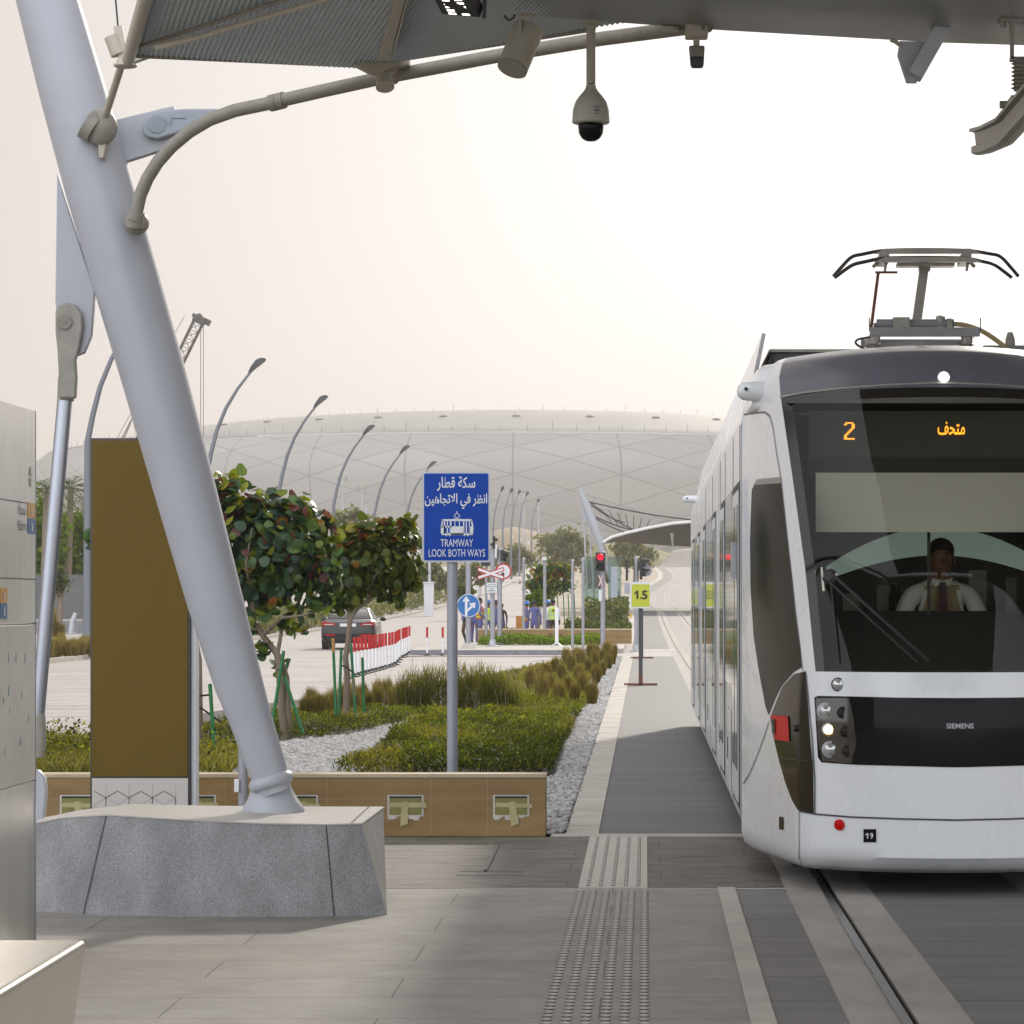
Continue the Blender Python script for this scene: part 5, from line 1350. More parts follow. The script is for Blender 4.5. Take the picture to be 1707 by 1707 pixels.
# ------------------------------------------------------------------ poles, signals and signs at the level crossing
def pole(name, label, px, Y, ytop, wpx, cat='pole', base=None, group=None, zb=None):
    zb = gz(Y) if zb is None else zb
    t = thing(name, label, cat, (WX(px, Y), Y, zb), group)
    r_ = wpx * Y / FPX / 2
    pp_ = MB().cyl((WX(px, Y), Y, zb), (WX(px, Y), Y, WZ(ytop, Y)), r_, None, 14).build('post', m_polegrey, t)
    MB().lathe((WX(px, Y), Y, WZ(ytop, Y)), [(r_ * 1.08, -.03), (r_ * 1.08, .01), (r_ * .6, .03)], 14).build('post_cap', m_galv, t)
    if base: MB().lathe((WX(px, Y), Y, zb), [(base, 0), (base, .03), (r_ * 1.5, .06), (r_ * 1.2, .25)], 14).build('base_plate', m_galv, t)
    return t
zi = 0.17
pole('plain_pole', 'slim grey pole on the island just left of the red leaved tree', 873, 122, 931, 4.6, zb=zi)
cp = pole('camera_pole', 'slim grey pole with a small blue capped sensor in front of the red leaved tree', 908, 121.5, 931, 5.5, zb=zi)
MB().box(WX(904, 121.5), WX(911, 121.5), 121.3, 121.6, WZ(934, 121.5), WZ(928, 121.5)).build('sensor', m_signwhite, cp)
pole('plain_pole', 'left of two slim grey poles rising behind the dry grass clumps', 954.5, 108, 934, 5, zb=-.01)
pole('plain_pole', 'right of two slim grey poles rising behind the dry grass clumps', 972, 106.5, 931, 5, zb=-.01)
# traffic signal with a red light
YT2 = 104.0
sgn = pole('tram_signal', 'two lens signal showing red above a small red cross sign on grey pole', 1005, YT2, 921, 8, 'traffic light', 0.25, zb=-.005)
k = YT2 / FPX
def head(par, px0, px1, py0, py1, Y, lens, facing=-1, name='signal_head'):
    h_ = MB().box(WX(px0, Y), WX(px1, Y), Y - .28, Y - .08, WZ(py1, Y), WZ(py0, Y)).build(name, m_dark, par, bevel=0.02)
    xm = (WX(px0, Y) + WX(px1, Y)) / 2; n_ = len(lens); hh = (WZ(py0, Y) - WZ(py1, Y)) / n_
    for i, m_ in enumerate(lens):
        z = WZ(py0, Y) - hh * (i + .5)
        MB().lathe((xm, Y - .28, z), [(hh * .33, 0), (hh * .33, .02), (hh * .2, .03)], 16, (0, -1, 0)).build('lens', m_, h_)
        vz = MB(); vs = []
        for j in range(13):
            a = R(-30 + 240 * j / 12); c_, s_ = math.cos(a) * hh * .40, math.sin(a) * hh * .40
            vs += [(xm + c_, Y - .28, z + s_), (xm + c_, Y - .52, z + s_ - .02)]
        vz.add(vs, [(2*j, 2*j+1, 2*j+3, 2*j+2) for j in range(12)]).build('visor', m_dark, h_)
    return h_
m_redlit = M('red_light', (0.8, .02, .05), .4, emit=((1, .005, .02), 1.0))
head(sgn, 993, 1009, 921, 952, YT2, [m_redlit, m_dark])
def cross_sign(par, px, py, w, h, Y, yo, thick):
    c = W(px, py, Y); c.y -= yo; mb = MB(); m2 = MB()
    for sg in (1, -1):
        a = Vector((-w / 2, 0, -sg * h / 2)); b = -a
        d_ = (b - a).normalized(); n_ = Vector((-d_.z, 0, d_.x))
        for q, t_, e, y_ in ((mb, thick, 0, 0.0 if sg > 0 else -.004), (m2, thick * .55, thick * .42, -.010 if sg > 0 else -.012)):
            p = [c + a + d_ * e + n_ * t_, c + a + d_ * e - n_ * t_, c + b - d_ * e - n_ * t_, c + b - d_ * e + n_ * t_]
            q.prism([v + Vector((0, y_, 0)) for v in p], (0, .008, 0))
    o = mb.build('crossing_cross', m_red, par, smooth=False)
    m2.build('cross_face', m_signwhite, o, smooth=False)
cross_sign(sgn, 1001.5, 968, 7 * k, 19 * k, YT2, .16, .028)
MB().box(WX(998, YT2), WX(1004, YT2), YT2 - .14, YT2 - .12, WZ(1002, YT2), WZ(983, YT2)).build('small_plate', m_signwhite, sgn)
# pole with the side facing signal
YR = 112.0
rp = pole('side_signal', 'grey pole with a black signal seen side on, right of the red signal', 1061, YR, 929, 7, 'traffic light', 0.25, zb=gz(YR))
h2 = MB().box(WX(1066, YR), WX(1071, YR), YR - .3, YR + .3, WZ(966, YR), WZ(932, YR)).build('signal_head', m_dark, rp, bevel=.02)
for py in (940, 956):
    vz = MB(); xm = WX(1071, YR); vs = []
    for j in range(13):
        a = R(-30 + 240 * j / 12); vs += [(xm, YR + .2 * math.cos(a), WZ(py, YR) + .18 * math.sin(a)), (xm + .30 * (0.35 + .65 * max(0, math.sin(a))), YR + .2 * math.cos(a), WZ(py, YR) + .18 * math.sin(a) - .02)]
    vz.add(vs, [(2*j, 2*j+1, 2*j+3, 2*j+2) for j in range(12)]).build('visor', m_dark, h2)
MB().lathe((WX(1077, YR), YR + .4, WZ(951, YR)), [(.2, 0), (.2, .015)], 24, (0, -1, 0)).build('round_plate', M('lilac_back', (.34, .33, .42), .5), rp)
MB().box(WX(1043, YR), WX(1047, YR), YR - .2, YR + .2, WZ(968, YR), WZ(934, YR)).build('back_plate', m_dark, rp)
MB().box(WX(1041, YR), WX(1050, YR), YR - .2, YR + .1, WZ(990, YR), WZ(972, YR)).build('control_box', m_polegrey, rp, bevel=.01)
MB().box(WX(1049, YR), WX(1053, YR), YR - .2, YR - .1, WZ(1030, YR), WZ(1023, YR)).build('push_button', m_orange, rp)
# St Andrew cross pole
YX = 113.0
xp = pole('crossing_sign', 'red edged level crossing cross above a small white text plate on a grey pole', 821, YX, 902, 8, 'sign', 0.26, zb=zi)
kx = YX / FPX
cross_sign(xp, 818.5, 956, 44 * kx, 15 * kx, YX, .13, .075)
pt = MB().box(WX(811, YX), WX(829.5, YX), YX - .14, YX - .12, WZ(990, YX), WZ(970.5, YX)).build('text_plate', m_dgrey, xp)
MB().box(WX(811.5, YX), WX(829, YX), YX - .144, YX - .1405, WZ(989.3, YX), WZ(971.3, YX)).build('plate_face', m_signwhite, pt)
tl = MB()
for i, (py, a, b) in enumerate(((974.5, 814, 828), (978, 812.5, 828), (981.5, 816, 824), (984.5, 813, 827), (987, 816, 825))):
    x = a
    while x < b:
        w_ = random.uniform(.8, 2.2); tl.box(WX(x, YX), WX(min(x + w_, b), YX), YX - .147, YX - .1445, WZ(py + .7, YX), WZ(py - .6, YX)); x += w_ + .6
tl.build('plate_text', m_dgrey, pt, smooth=False)
MB().box(WX(818, YX), WX(824, YX), YX - .2, YX - .1, WZ(910, YX), WZ(906, YX)).cyl((WX(828, YX), YX - .2, WZ(900, YX)), (WX(828, YX), YX - .35, WZ(900, YX)), .06, None, 12).box(WX(822, YX), WX(826, YX), YX - .25, YX - .1, WZ(915, YX), WZ(894, YX)).build('warning_bell', m_dark, xp)
YX2 = 117.5
x2p = pole('roadside_signal', 'grey pole with white lamp housing and round red ringed sign behind the crossing cross', 833, YX2, 915, 8, 'traffic light', 0.22, zb=zi)
MB().box(WX(823.5, YX2), WX(829, YX2), YX2 - .3, YX2 + .1, WZ(931, YX2), WZ(908, YX2)).build('lamp_housing', m_signwhite, x2p, bevel=.02)
sh = MB().box(WX(836, YX2), WX(840, YX2), YX2 - .3, YX2 + .2, WZ(934, YX2), WZ(917, YX2)).build('signal_head', m_dark, x2p, bevel=.02)
for py in (922.5, 930): MB().cyl((WX(840, YX2), YX2 - .1, WZ(py, YX2)), (WX(848 - (py > 925) * 3, YX2), YX2 - .1, WZ(py + 2, YX2)), .13, .10, 14).build('visor', m_dark, sh)
rs = MB().lathe((WX(839.5, YX2), YX2 - .12, WZ(952.5, YX2)), [(13.5 * YX2 / FPX, 0), (13.5 * YX2 / FPX, .015)], 32, (0, -1, 0)).build('round_sign', m_red, x2p)
MB().lathe((WX(839.5, YX2), YX2 - .136, WZ(952.5, YX2)), [(11 * YX2 / FPX, 0), (11 * YX2 / FPX, .004)], 32, (0, -1, 0)).build('sign_face', m_signwhite, rs)
MB().lathe((WX(838.5, YX2), YX2 - .141, WZ(957, YX2)), [(.06, 0), (.06, .004)], 16, (0, -1, 0)).build('sign_symbol', m_dark, rs)
YP3 = 119.5
p3 = pole('crossing_signal', 'thin grey pole with dark signal backs, partly hidden behind the blue tramway board', 810.5, YP3, 938, 4.5, 'traffic light', zb=zi)
MB().box(WX(802, YP3), WX(819, YP3), YP3 - .2, YP3 + .2, WZ(943, YP3), WZ(937.5, YP3)).build('signal_head', m_dark, p3)
# blue round sign
YB_ = 109.0
bs = pole('direction_sign', 'round blue sign with white straight and right arrows low on a thick grey pole', 780.5, YB_, 938, 8.5, 'sign', zb=zi)
rd = 19.3 * YB_ / FPX; cb = W(781.5, 1009.5, YB_); cb.y -= .14
dsc = MB().lathe(cb, [(rd, 0), (rd, .012)], 40, (0, -1, 0)).build('disc', m_signwhite, bs)
MB().lathe(cb + Vector((0, -.0125, 0)), [(rd * .94, 0), (rd * .94, .004)], 40, (0, -1, 0)).build('blue_face', M('arrow_blue', (0.012, 0.12, 0.36), .35), dsc)
ar = MB()
def ap(pts): ar.prism([Vector((WX(760 + a / 8.535, YB_), cb.y - .0185, WZ(900 + b / 8.535, YB_))) for a, b in pts], (0, .0015, 0))
ap([(132, 1080), (132, 870), (168, 870), (168, 1080)]); ap([(105, 860), (150, 800), (195, 860), (195, 885), (168, 872), (132, 872), (105, 885)])
ap([(166, 1030), (166, 985), (230, 925), (250, 950)]); ap([(195, 905), (280, 890), (275, 965), (250, 975), (245, 935), (205, 930)])
ar.build('arrows', m_signwhite, dsc, smooth=False)
MB().hexa([(WX(770, YB_), YB_ - .25, zi - .01), (WX(793, YB_), YB_ - .25, zi - .01), (WX(793, YB_), YB_ + .25, zi - .01), (WX(770, YB_), YB_ + .25, zi - .01)], [(WX(772, YB_), YB_ - .2, zi + .17), (WX(790, YB_), YB_ - .2, zi + .17), (WX(790, YB_), YB_ + .2, zi + .17), (WX(772, YB_), YB_ + .2, zi + .17)]).build('concrete_foot', m_conc, bs, bevel=.02)
# white barrier post
YBp = 112.5
bp_ = thing('barrier_post', 'white barrier post on splayed legs in front of the worker in the lime vest', 'barrier post', (WX(928, YBp), YBp, zi))
MB().box(WX(925.3, YBp), WX(931, YBp), YBp - .06, YBp + .06, zi + .1, WZ(1013, YBp)).build('post', m_white, bp_, bevel=.01)
lgm = MB(); c_ = Vector((WX(928, YBp), YBp, zi + .16))
for dx, dy in ((-.2, -.15), (.2, -.15), (-.2, .2), (.2, .2)): lgm.bar(c_, (c_.x + dx, YBp + dy, zi + .005), .035, .035)
lgm.build('legs', m_white, bp_)

# ------------------------------------------------------------------ street lamps
m_lamp = M('lamp_pole', (0.15, 0.165, 0.19), 0.45, 0.2)
def mk_lamp():
    t = thing('street_lamp', '', 'street lamp', (0, 0, 0), 'curved street lamps along the road')
    cpt = [(0, 0), (0, 5.5), (0, 7.7), (.2, 8.7), (.47, 9.75), (.9, 10.8), (1.44, 11.7), (1.94, 12.35), (2.1, 12.55)]
    rs_ = [.17, .14, .115, .105, .095, .085, .072, .06, .055]
    MB().tube([(x, 0, z) for x, z in cpt], rs_, 12).build('pole', m_lamp, t, ang=60)
    MB().cyl((0, 0, 0), (0, 0, 1.1), .2, .19, 14).lathe((0, 0, 0), [(.36, 0), (.36, .05), (.22, .12)], 14).build('pole_base', m_lamp, t)
    hp = [(2.0, 12.42, .04), (2.2, 12.68, .13), (2.45, 12.93, .2), (2.65, 13.05, .15), (2.8, 13.1, .03)]
    mb = MB(); vs = []
    for x, z, w_ in hp: vs += [(x + w_ * .35, -w_, z - w_ * .45), (x + w_ * .35, w_, z - w_ * .45), (x - .05 - w_ * .35, w_ * .8, z + .05 + w_ * .5), (x - .05 - w_ * .35, -w_ * .8, z + .05 + w_ * .5)]
    fs = []
    for i in range(4):
        a, b = 4*i, 4*i+4
        fs += [(a+j, a+(j+1) % 4, b+(j+1) % 4, b+j) for j in range(4)]
    mb.add(vs, fs + [(0, 1, 2, 3), (19, 18, 17, 16)]).build('lamp_head', m_dgrey, t)
    return t
lp0 = mk_lamp()
lpl = ['nearest street lamp whose pole stands left of the gold totem', 'street lamp just right of the white mast above the red leaved tree', 'street lamp rising above the middle of the sea grape crown', 'street lamp rising between the two sea grape trees', 'street lamp rising above the second sea grape tree', 'street lamp whose head peeks out left above the blue tramway board']
for i, px in enumerate((146, 345, 465, 556, 624, 676)):
    Y = 121 + 30 * i; s_ = [1, .985, .985, .965, .95, .93][i]
    l_ = (WX(px, Y), Y, gz(Y))
    if i == 0: lp0.location = l_; lp0['label'] = lpl[0]
    else: dup(lp0, l_, label=lpl[i], scale=s_)
for i, (px, Y) in enumerate(((822, 395), (838, 418), (852, 440), (866, 462), (886, 480))):
    dup(lp0, (WX(px, Y), Y, gz(Y)), R(62), label='distant curved lamp before the stadium, %s of five past the tramway board' % ('leftmost', 'second', 'third', 'fourth', 'rightmost')[i], scale=.93 if i < 4 else .86)

# ------------------------------------------------------------------ dark saloon car seen from behind
car = thing('parked_car', 'dark grey saloon car seen from behind on the pale road', 'car', (0, 0, 0))
m_car = M('car_paint', (0.022, 0.021, 0.021), 0.25, 0.0, coat=0.15, spec=0.35)
m_carglass = M('car_glass', (0.03, 0.035, 0.045), 0.04, coat=0.5)
secs = [  # y, half width, z low, z belt(shoulder), z top
 (0.0, .80, .42, .66, .78), (.06, .90, .32, .80, .98), (.35, .95, .25, .90, 1.06), (.95, .965, .22, .93, 1.07), (1.5, .97, .20, .95, 1.02), (2.4, .97, .20, .96, 1.0), (3.4, .965, .20, .95, .99), (3.9, .95, .20, .90, .98), (4.5, .92, .22, .80, .88), (4.85, .82, .28, .66, .74), (4.95, .6, .36, .6, .62)]
vs = []; n = 10
for y, hw, zl, zb_, zt_ in secs:
    vs += [(-hw * .86, y, zl), (-hw, y, zl + .14), (-hw, y, (zl + zb_) / 2), (-hw * .985, y, zb_), (-hw * .86, y, zt_ - .01), (hw * .86, y, zt_ - .01), (hw * .985, y, zb_), (hw, y, (zl + zb_) / 2), (hw, y, zl + .14), (hw * .86, y, zl)]
fs = []
for i in range(len(secs) - 1):
    for k_ in range(n): fs.append((i*n+k_, i*n+(k_+1) % n, (i+1)*n+(k_+1) % n, (i+1)*n+k_))
fs += [tuple(range(n)), tuple((len(secs)-1)*n+k_ for k_ in range(n))]
cbod = MB().add(vs, fs).build('body', m_car, car, ang=50)
# greenhouse: rear window, roof, pillars
gh = MB().hexa([(-.82, .80, 1.04), (.82, .80, 1.04), (.84, 3.75, .97), (-.84, 3.75, .97)], [(-.60, 1.75, 1.45), (.60, 1.75, 1.45), (.60, 2.8, 1.46), (-.60, 2.8, 1.46)]).build('roof', m_car, car, bevel=.05)
MB().hexa([(-.70, .86, 1.075), (.70, .86, 1.075), (.70, .90, 1.07), (-.70, .90, 1.07)], [(-.54, 1.66, 1.415), (.54, 1.66, 1.415), (.54, 1.70, 1.41), (-.54, 1.70, 1.41)]).build('rear_window', m_carglass, gh)
sw = MB()
for s_ in (-1, 1): sw.prism([(s_ * .815, 1.25, 1.06), (s_ * .83, 3.3, 1.0), (s_ * .645, 2.75, 1.40), (s_ * .635, 1.85, 1.40)], (s_ * .012, 0, .004))
sw.build('side_window', m_carglass, gh)
m_tail = M('tail_lens', (0.30, 0.01, 0.012), 0.1, coat=.7)
for s_ in (-1, 1):
    tlp = MB().prism([(s_ * .42, .012, .84), (s_ * .90, .03, .82), (s_ * .93, .06, .96), (s_ * .80, .02, .98), (s_ * .45, .012, .93)], (0, .03, 0)).build('tail_light', m_tail, car)
    MB().box(min(s_ * .52, s_ * .82), max(s_ * .52, s_ * .82), .005, .014, .865, .885).build('light_strip', m_signwhite, tlp)
MB().box(-.28, .28, .0, .03, .80, .91).build('number_plate', m_signwhite, car, bevel=.005)
MB().box(-.75, .75, .03, .055, .955, .968).build('chrome_strip', m_steel, car)
MB().prism([(-.78, .0, .42), (.78, .0, .42), (.70, .03, .30), (-.70, .03, .30)], (0, .03, 0)).build('rear_diffuser', m_dark, car)
for s_ in (-1, 1):
    MB().box(min(s_ * .45, s_ * .78), max(s_ * .45, s_ * .78), -.008, .03, .49, .53).build('bumper_reflector', m_redlens, car)
    MB().ell((s_ * 1.05, 3.15, 1.05), (.12, .06, .08), 12, 8).build('mirror', m_car, car)
    for y in (.95, 3.85):
        w_ = MB().cyl((s_ * .72, y, .335), (s_ * .955, y, .335), .335, None, 26).build('wheel', m_dark, car)
        MB().lathe((s_ * .956, y, .335), [(.23, 0), (.23, .01), (.05, .02)], 18, (s_, 0, 0)).build('rim', m_galv, w_)
car.location = (WX(580, 117), 117, gz(117) - .012); car.scale = (1.04, 1.04, 1.04); car.rotation_euler = (0, 0, R(1.5))
# ------------------------------------------------------------------ stadium far behind
SXc, SYc, SA, SB = -40.0, 1105.0, 170.0, 128.0
def M_stad(name, lw, lc):
    m = bpy.data.materials.new(name); m.use_nodes = True
    t = m.node_tree; b = t.nodes['Principled BSDF']; b.inputs['Roughness'].default_value = .6
    uv = t.nodes.new('ShaderNodeUVMap'); sp_ = t.nodes.new('ShaderNodeSeparateXYZ'); t.links.new(uv.outputs[0], sp_.inputs[0])
    def math_(op, a, b_=None):
        n_ = t.nodes.new('ShaderNodeMath'); n_.operation = op
        for i, q in enumerate((a, b_)):
            if q is None: continue
            if isinstance(q, (int, float)): n_.inputs[i].default_value = q
            else: t.links.new(q, n_.inputs[i])
        return n_.outputs[0]
    U, V = sp_.outputs[0], sp_.outputs[1]
    def ln(e, w_):
        f_ = math_('FRACT', e); d_ = math_('ABSOLUTE', math_('SUBTRACT', f_, .5)); return math_('GREATER_THAN', d_, .5 - w_)
    l1 = ln(math_('ADD', U, V), lw); l2 = ln(math_('SUBTRACT', U, V), lw); l3 = ln(math_('MULTIPLY', U, 1.0), lw * .5)
    l4 = ln(math_('MULTIPLY', V, 1.0), .0)
    s_ = math_('MINIMUM', math_('ADD', math_('ADD', l1, l2), l3), 1.0)
    x = t.nodes.new('ShaderNodeMix'); x.data_type = 'RGBA'; t.links.new(s_, x.inputs[0])
    # facets: each triangle a slightly different white
    fl = math_('ADD', math_('MULTIPLY', math_('FLOOR', math_('ADD', U, V)), 12.9898), math_('MULTIPLY', math_('FLOOR', math_('SUBTRACT', U, V)), 78.233))
    wn = t.nodes.new('ShaderNodeTexWhiteNoise'); wn.noise_dimensions = '1D'; t.links.new(fl, wn.inputs[1])
    c = t.nodes.new('ShaderNodeMix'); c.data_type = 'RGBA'; t.links.new(wn.outputs[0], c.inputs[0]); c.inputs[6].default_value = (.29, .285, .272, 1); c.inputs[7].default_value = (.335, .328, .312, 1)
    t.links.new(c.outputs[2], x.inputs[6]); x.inputs[7].default_value = (*lc, 1)
    t.links.new(x.outputs[2], b.inputs['Base Color'])
    return m
sprof = [(.905 + .095 * math.sin(math.pi * min(1, (z_ - 4) / 66)) ** 1.0 - .06 * max(0, (z_ - 38) / 15.5) ** 2.2, z_) for z_ in np.linspace(6, 53.5, 16)]
sprof = [(r_ + .045 * max(0, (z_ - 36) / 17.5) ** 1.3, z_) for r_, z_ in sprof]
sprof[-1] = (.955, 53.5)
rprof = [(.955, 53.6), (.95, 54.0), (.90, 55.6), (.82, 58.2), (.74, 60.6), (.66, 62.2), (.60, 62.8), (.56, 62.2), (.545, 60.0)]
def ovl(r_, a):
    n_ = 2.12; c_, s_ = math.cos(a), math.sin(a)
    return SXc + SA * r_ * math.copysign(abs(c_) ** (2 / n_), c_), SYc + SB * r_ * math.copysign(abs(s_) ** (2 / n_), s_)
def rev(prof, name, mat, par, uvs=True, wave=0.0, us=9.6):
    nA = 192; vs = []; fs = []
    for j, (r_, z) in enumerate(prof):
        for i in range(nA):
            a = 2 * math.pi * i / nA; x, y = ovl(r_, a); vs.append((x, y, z - 2.0 * min(1, max(0, z) / 50) + wave * math.sin(a * 2 + 1.57) * (z / 55)))
    for j in range(len(prof) - 1):
        for i in range(nA): fs.append((j*nA+i, j*nA+(i+1) % nA, (j+1)*nA+(i+1) % nA, (j+1)*nA+i))
    mb = MB(); mb.add(vs, fs); o = mb.build(name, mat, par, ang=25, recalc=True)
    if uvs:
        uvl = o.data.uv_layers.new(name='UVMap')
        L = [0]
        for j in range(1, len(prof)): L.append(L[-1] + math.hypot((prof[j][0]-prof[j-1][0]) * SA, prof[j][1]-prof[j-1][1]))
        for p in o.data.polygons:
            ids = [o.data.loops[li].vertex_index for li in p.loop_indices]
            an = [(q % nA) for q in ids]; wrap = max(an) - min(an) > nA / 2
            for li, q in zip(p.loop_indices, ids):
                k_ = q % nA
                if wrap and k_ < nA / 2: k_ += nA
                uvl.data[li].uv = (k_ / nA * 36, L[q // nA] / us)
    return o
stad = thing('stadium', 'huge pale domed stadium with faceted diamond cladding across the hazy horizon', 'stadium', (SXc, SYc, 8))
ms = M_stad('white_membrane', .017, (.195, .19, .18)); ms2 = M_stad('roof_membrane', .010, (.36, .345, .32))
shell = rev(sprof, 'facade', ms, stad, wave=-1.2)
roof_ = rev(rprof, 'stadium_roof', ms2, stad, wave=-1.2, us=34.0)
rl = MB()
for i in range(300):
    a = 2 * math.pi * i / 300
    for rr_, z, h_ in ((.60, 62.8, 1.1), (.94, 54.3, 1.6)):
        if i % (3 if rr_ < .8 else 2): continue
        x, y = ovl(rr_, a); zz_ = z - 2.0 - 1.2 * math.sin(a * 2 + 1.57)
        if y < SYc + 40: rl.box(x - .06, x + .06, y - .06, y + .06, zz_ - .5, zz_ + h_ * (1 if i % 12 else 1.6))
rl.build('roof_posts', m_dgrey, roof_, smooth=False)['kind'] = 'stuff'
m_hatch = M('hatch_grey', (.17, .16, .15), .6)
for i in range(40):
    hl_ = MB(); x, y = ovl(.77, 2 * math.pi * i / 40); hl_.ell((x, y, 57.75 - 1.2 * math.sin(4 * math.pi * i / 40 + 1.57)), (1.5, 1.5, .4), 12, 6)
    if y < SYc + 5: hl_.build('roof_hatch', m_hatch, roof_)
rev([(.90, 6), (.90, -2)], 'stadium_plinth', M('plinth', (.25, .22, .18), .8), stad, uvs=False)

# hills behind the trees
def hill(name, px0, px1, Y, pts, depth, mat):
    xs_ = np.linspace(px0, px1, 40); vs = []; nd_ = 9
    for j in range(nd_):
        for i, px in enumerate(xs_):
            h_ = WZ(float(np.interp(px, [p[0] for p in pts], [p[1] for p in pts])), Y)
            e = min(1, min(i, 39 - i) / 5)
            b_ = math.sin(math.pi * j / (nd_ - 1)) ** .8
            bump = 0.25 * math.sin(px * .06 + j * .5) + .2 * math.sin(px * .031 + j)
            vs.append((WX(px, Y), Y + depth * (j / (nd_ - 1) - .5), gz(Y) - .5 + max(0, (h_ - gz(Y) + bump)) * b_ * e))
    fs = [(j*40+i, j*40+i+1, (j+1)*40+i+1, (j+1)*40+i) for j in range(nd_ - 1) for i in range(39)]
    return struct(MB().add(vs, fs).build(name, mat, ang=80))
m_hill = M('bare_hill', (.30, .235, .16), .95, noise=(.05, .25), bump=(.3, .3, 1.0))
hill('hill', 640, 1010, 760, [(640, 935), (740, 915), (800, 892), (830, 880), (858, 873), (885, 878), (920, 893), (980, 905), (1010, 930)], 70, m_hill)
m_slope = M('grassy_slope', (.19, .18, .075), .95, noise=(.12, .4), bump=(.6, .4, .5))
hill('hill_slope', 960, 1220, 640, [(960, 905), (1000, 898), (1040, 905), (1100, 912), (1130, 925), (1220, 935)], 50, m_slope)
m_paleslope = M('pale_slope', (.36, .33, .30), .9, noise=(.1, .15))
hill('hill_pale', 1090, 1330, 600, [(1090, 930), (1110, 916), (1330, 905)], 16, m_paleslope)

# ------------------------------------------------------------------ crane
YC = 430.0
cr = thing('crane', 'dark lattice crane boom with hanging cables rising behind the stadium left side', 'crane', (WX(214, YC), YC, gz(YC)))
m_crane = M('crane_dark', (.05, .048, .045), .6)
p0, p1 = W(222, 760, YC), W(330, 538, YC); dv = (p1 - p0); nv = Vector((-dv.z, 0, dv.x)).normalized()
lat = MB(); wv = .62
ch = [nv * wv + Vector((0, wv, 0)), nv * wv - Vector((0, wv, 0)), -nv * wv + Vector((0, wv, 0)), -nv * wv - Vector((0, wv, 0))]
for c_ in ch: lat.bar(p0 + c_ * .9, p1 + c_, .17, .17)
N_ = 16
for i in range(N_):
    a, b = p0 + dv * (i / N_), p0 + dv * ((i + 1) / N_)
    lat.bar(a + ch[1], b + ch[3], .08, .08).bar(a + ch[3], b + ch[1], .08, .08).bar(a + ch[1], a + ch[3], .08, .08)
lat.build('boom', m_crane, cr, smooth=False)
hb_ = MB().obox(p1 + dv.normalized() * .4, (dv, nv, (0, 1, 0)), (.5, .8, .6)).obox(p1 + dv.normalized() * .6 + nv * -1.0, (dv, nv, (0, 1, 0)), (.4, .5, .4)).obox(p1 + dv.normalized() * .65 + nv * .8, (dv, nv, (0, 1, 0)), (.25, .3, .3)).cyl(p1 + Vector((.25, -.7, .8)), p1 + Vector((.25, .7, .8)), .4, None, 14)
hb_.build('boom_head', m_crane, cr)
cbl = MB()
for px in (334.5, 339): cbl.cyl(W(px, 535, YC), W(px, 752, YC), .045, None, 6)
cbl.cyl(p1 + nv * 2, p0 + nv * 3, .04, None, 6).build('cables', m_crane, cr)
MB().box(WX(214, YC) - 1.5, WX(214, YC) + 2, YC - 1, YC + 1, gz(YC), WZ(755, YC)).build('crane_cab', m_crane, cr)
c2 = thing('crane', 'small distant crane boom just above the gold totem top', 'crane', (WX(212, 1120), 1120, 40))
lt2 = MB().bar(W(204, 730, 1120), W(222, 694, 1120), .5, .5).bar(W(208, 730, 1120), W(222, 694, 1120), .3, .3).cyl(W(222, 694, 1120), W(226, 726, 1120), .08, None, 5)
lt2.build('boom', m_crane, c2)
MB().box(WX(203, 1120), WX(210, 1120), 1119, 1121, 40, WZ(728, 1120)).build('crane_cab', m_crane, c2)

# ------------------------------------------------------------------ the next tram stop down the line
YF = 246.0
fc = thing('far_tram_stop', 'distant white tram stop canopy with leaning mast, cables and glass screens', 'canopy', (WX(1000, YF), YF, gz(YF)))
def F(px, py, dy=0): return W(px, py, YF) + Vector((0, dy, 0))
MB().tube([F(1033, 1003), F(1012, 940), F(992, 880), F(977, 840), F(966, 813)], [.16, .26, .34, .30, .10], 16).build('mast', m_mast, fc, ang=60)
MB().prism([F(966, 815), F(978, 836), F(982, 868), F(972, 868)], (0, .1, 0)).build('gusset_plate', m_mast, fc)
MB().cyl(F(973, 868), F(980, 1003), .07, None, 10).cyl(F(981, 872, 3), F(990, 1003, 3), .07, None, 10).build('tie_rod', m_galv, fc)
cab = MB()
for a, b in (((979, 836), (1180, 866)), ((985, 838), (1060, 882)), ((985, 858), (1075, 885)), ((983, 840), (1040, 868)), ((986, 860), (1060, 890))):
    P_ = [F(a[0] + (b[0]-a[0]) * t, a[1] + (b[1]-a[1]) * t + 8 * math.sin(math.pi * t) * .5, 6 * t) for t in np.linspace(0, 1, 8)]
    cab.tube(P_, .05, 6)
for i in range(7): cab.cyl(F(1000 + i * 14, 846 + i * 3, 3), F(1020 + i * 9, 872 + i * 2, 3), .03, None, 5)
cab.build('cables', m_dgrey, fc)
rp_ = [(1003, 904, 905.5), (1020, 894, 904), (1045, 887, 904), (1080, 879, 907), (1120, 871.5, 910), (1160, 868, 912), (1230, 867, 913)]
vs = []
for px, py, pf in rp_:
    a_, b_ = W(px, py + 3.2, YF), W(px, pf, YF + 20)
    vs += [a_, b_, b_ + Vector((0, 0, .12)), a_ + Vector((0, 0, .12))]
fs = []
for i in range(len(rp_) - 1):
    a, b = 4*i, 4*i+4; fs += [(a+j, a+(j+1) % 4, b+(j+1) % 4, b+j) for j in range(4)]
MB().add(vs, fs + [(0, 1, 2, 3)]).build('canopy_roof', M('far_roof', (.13, .12, .105), .7), fc, ang=20)
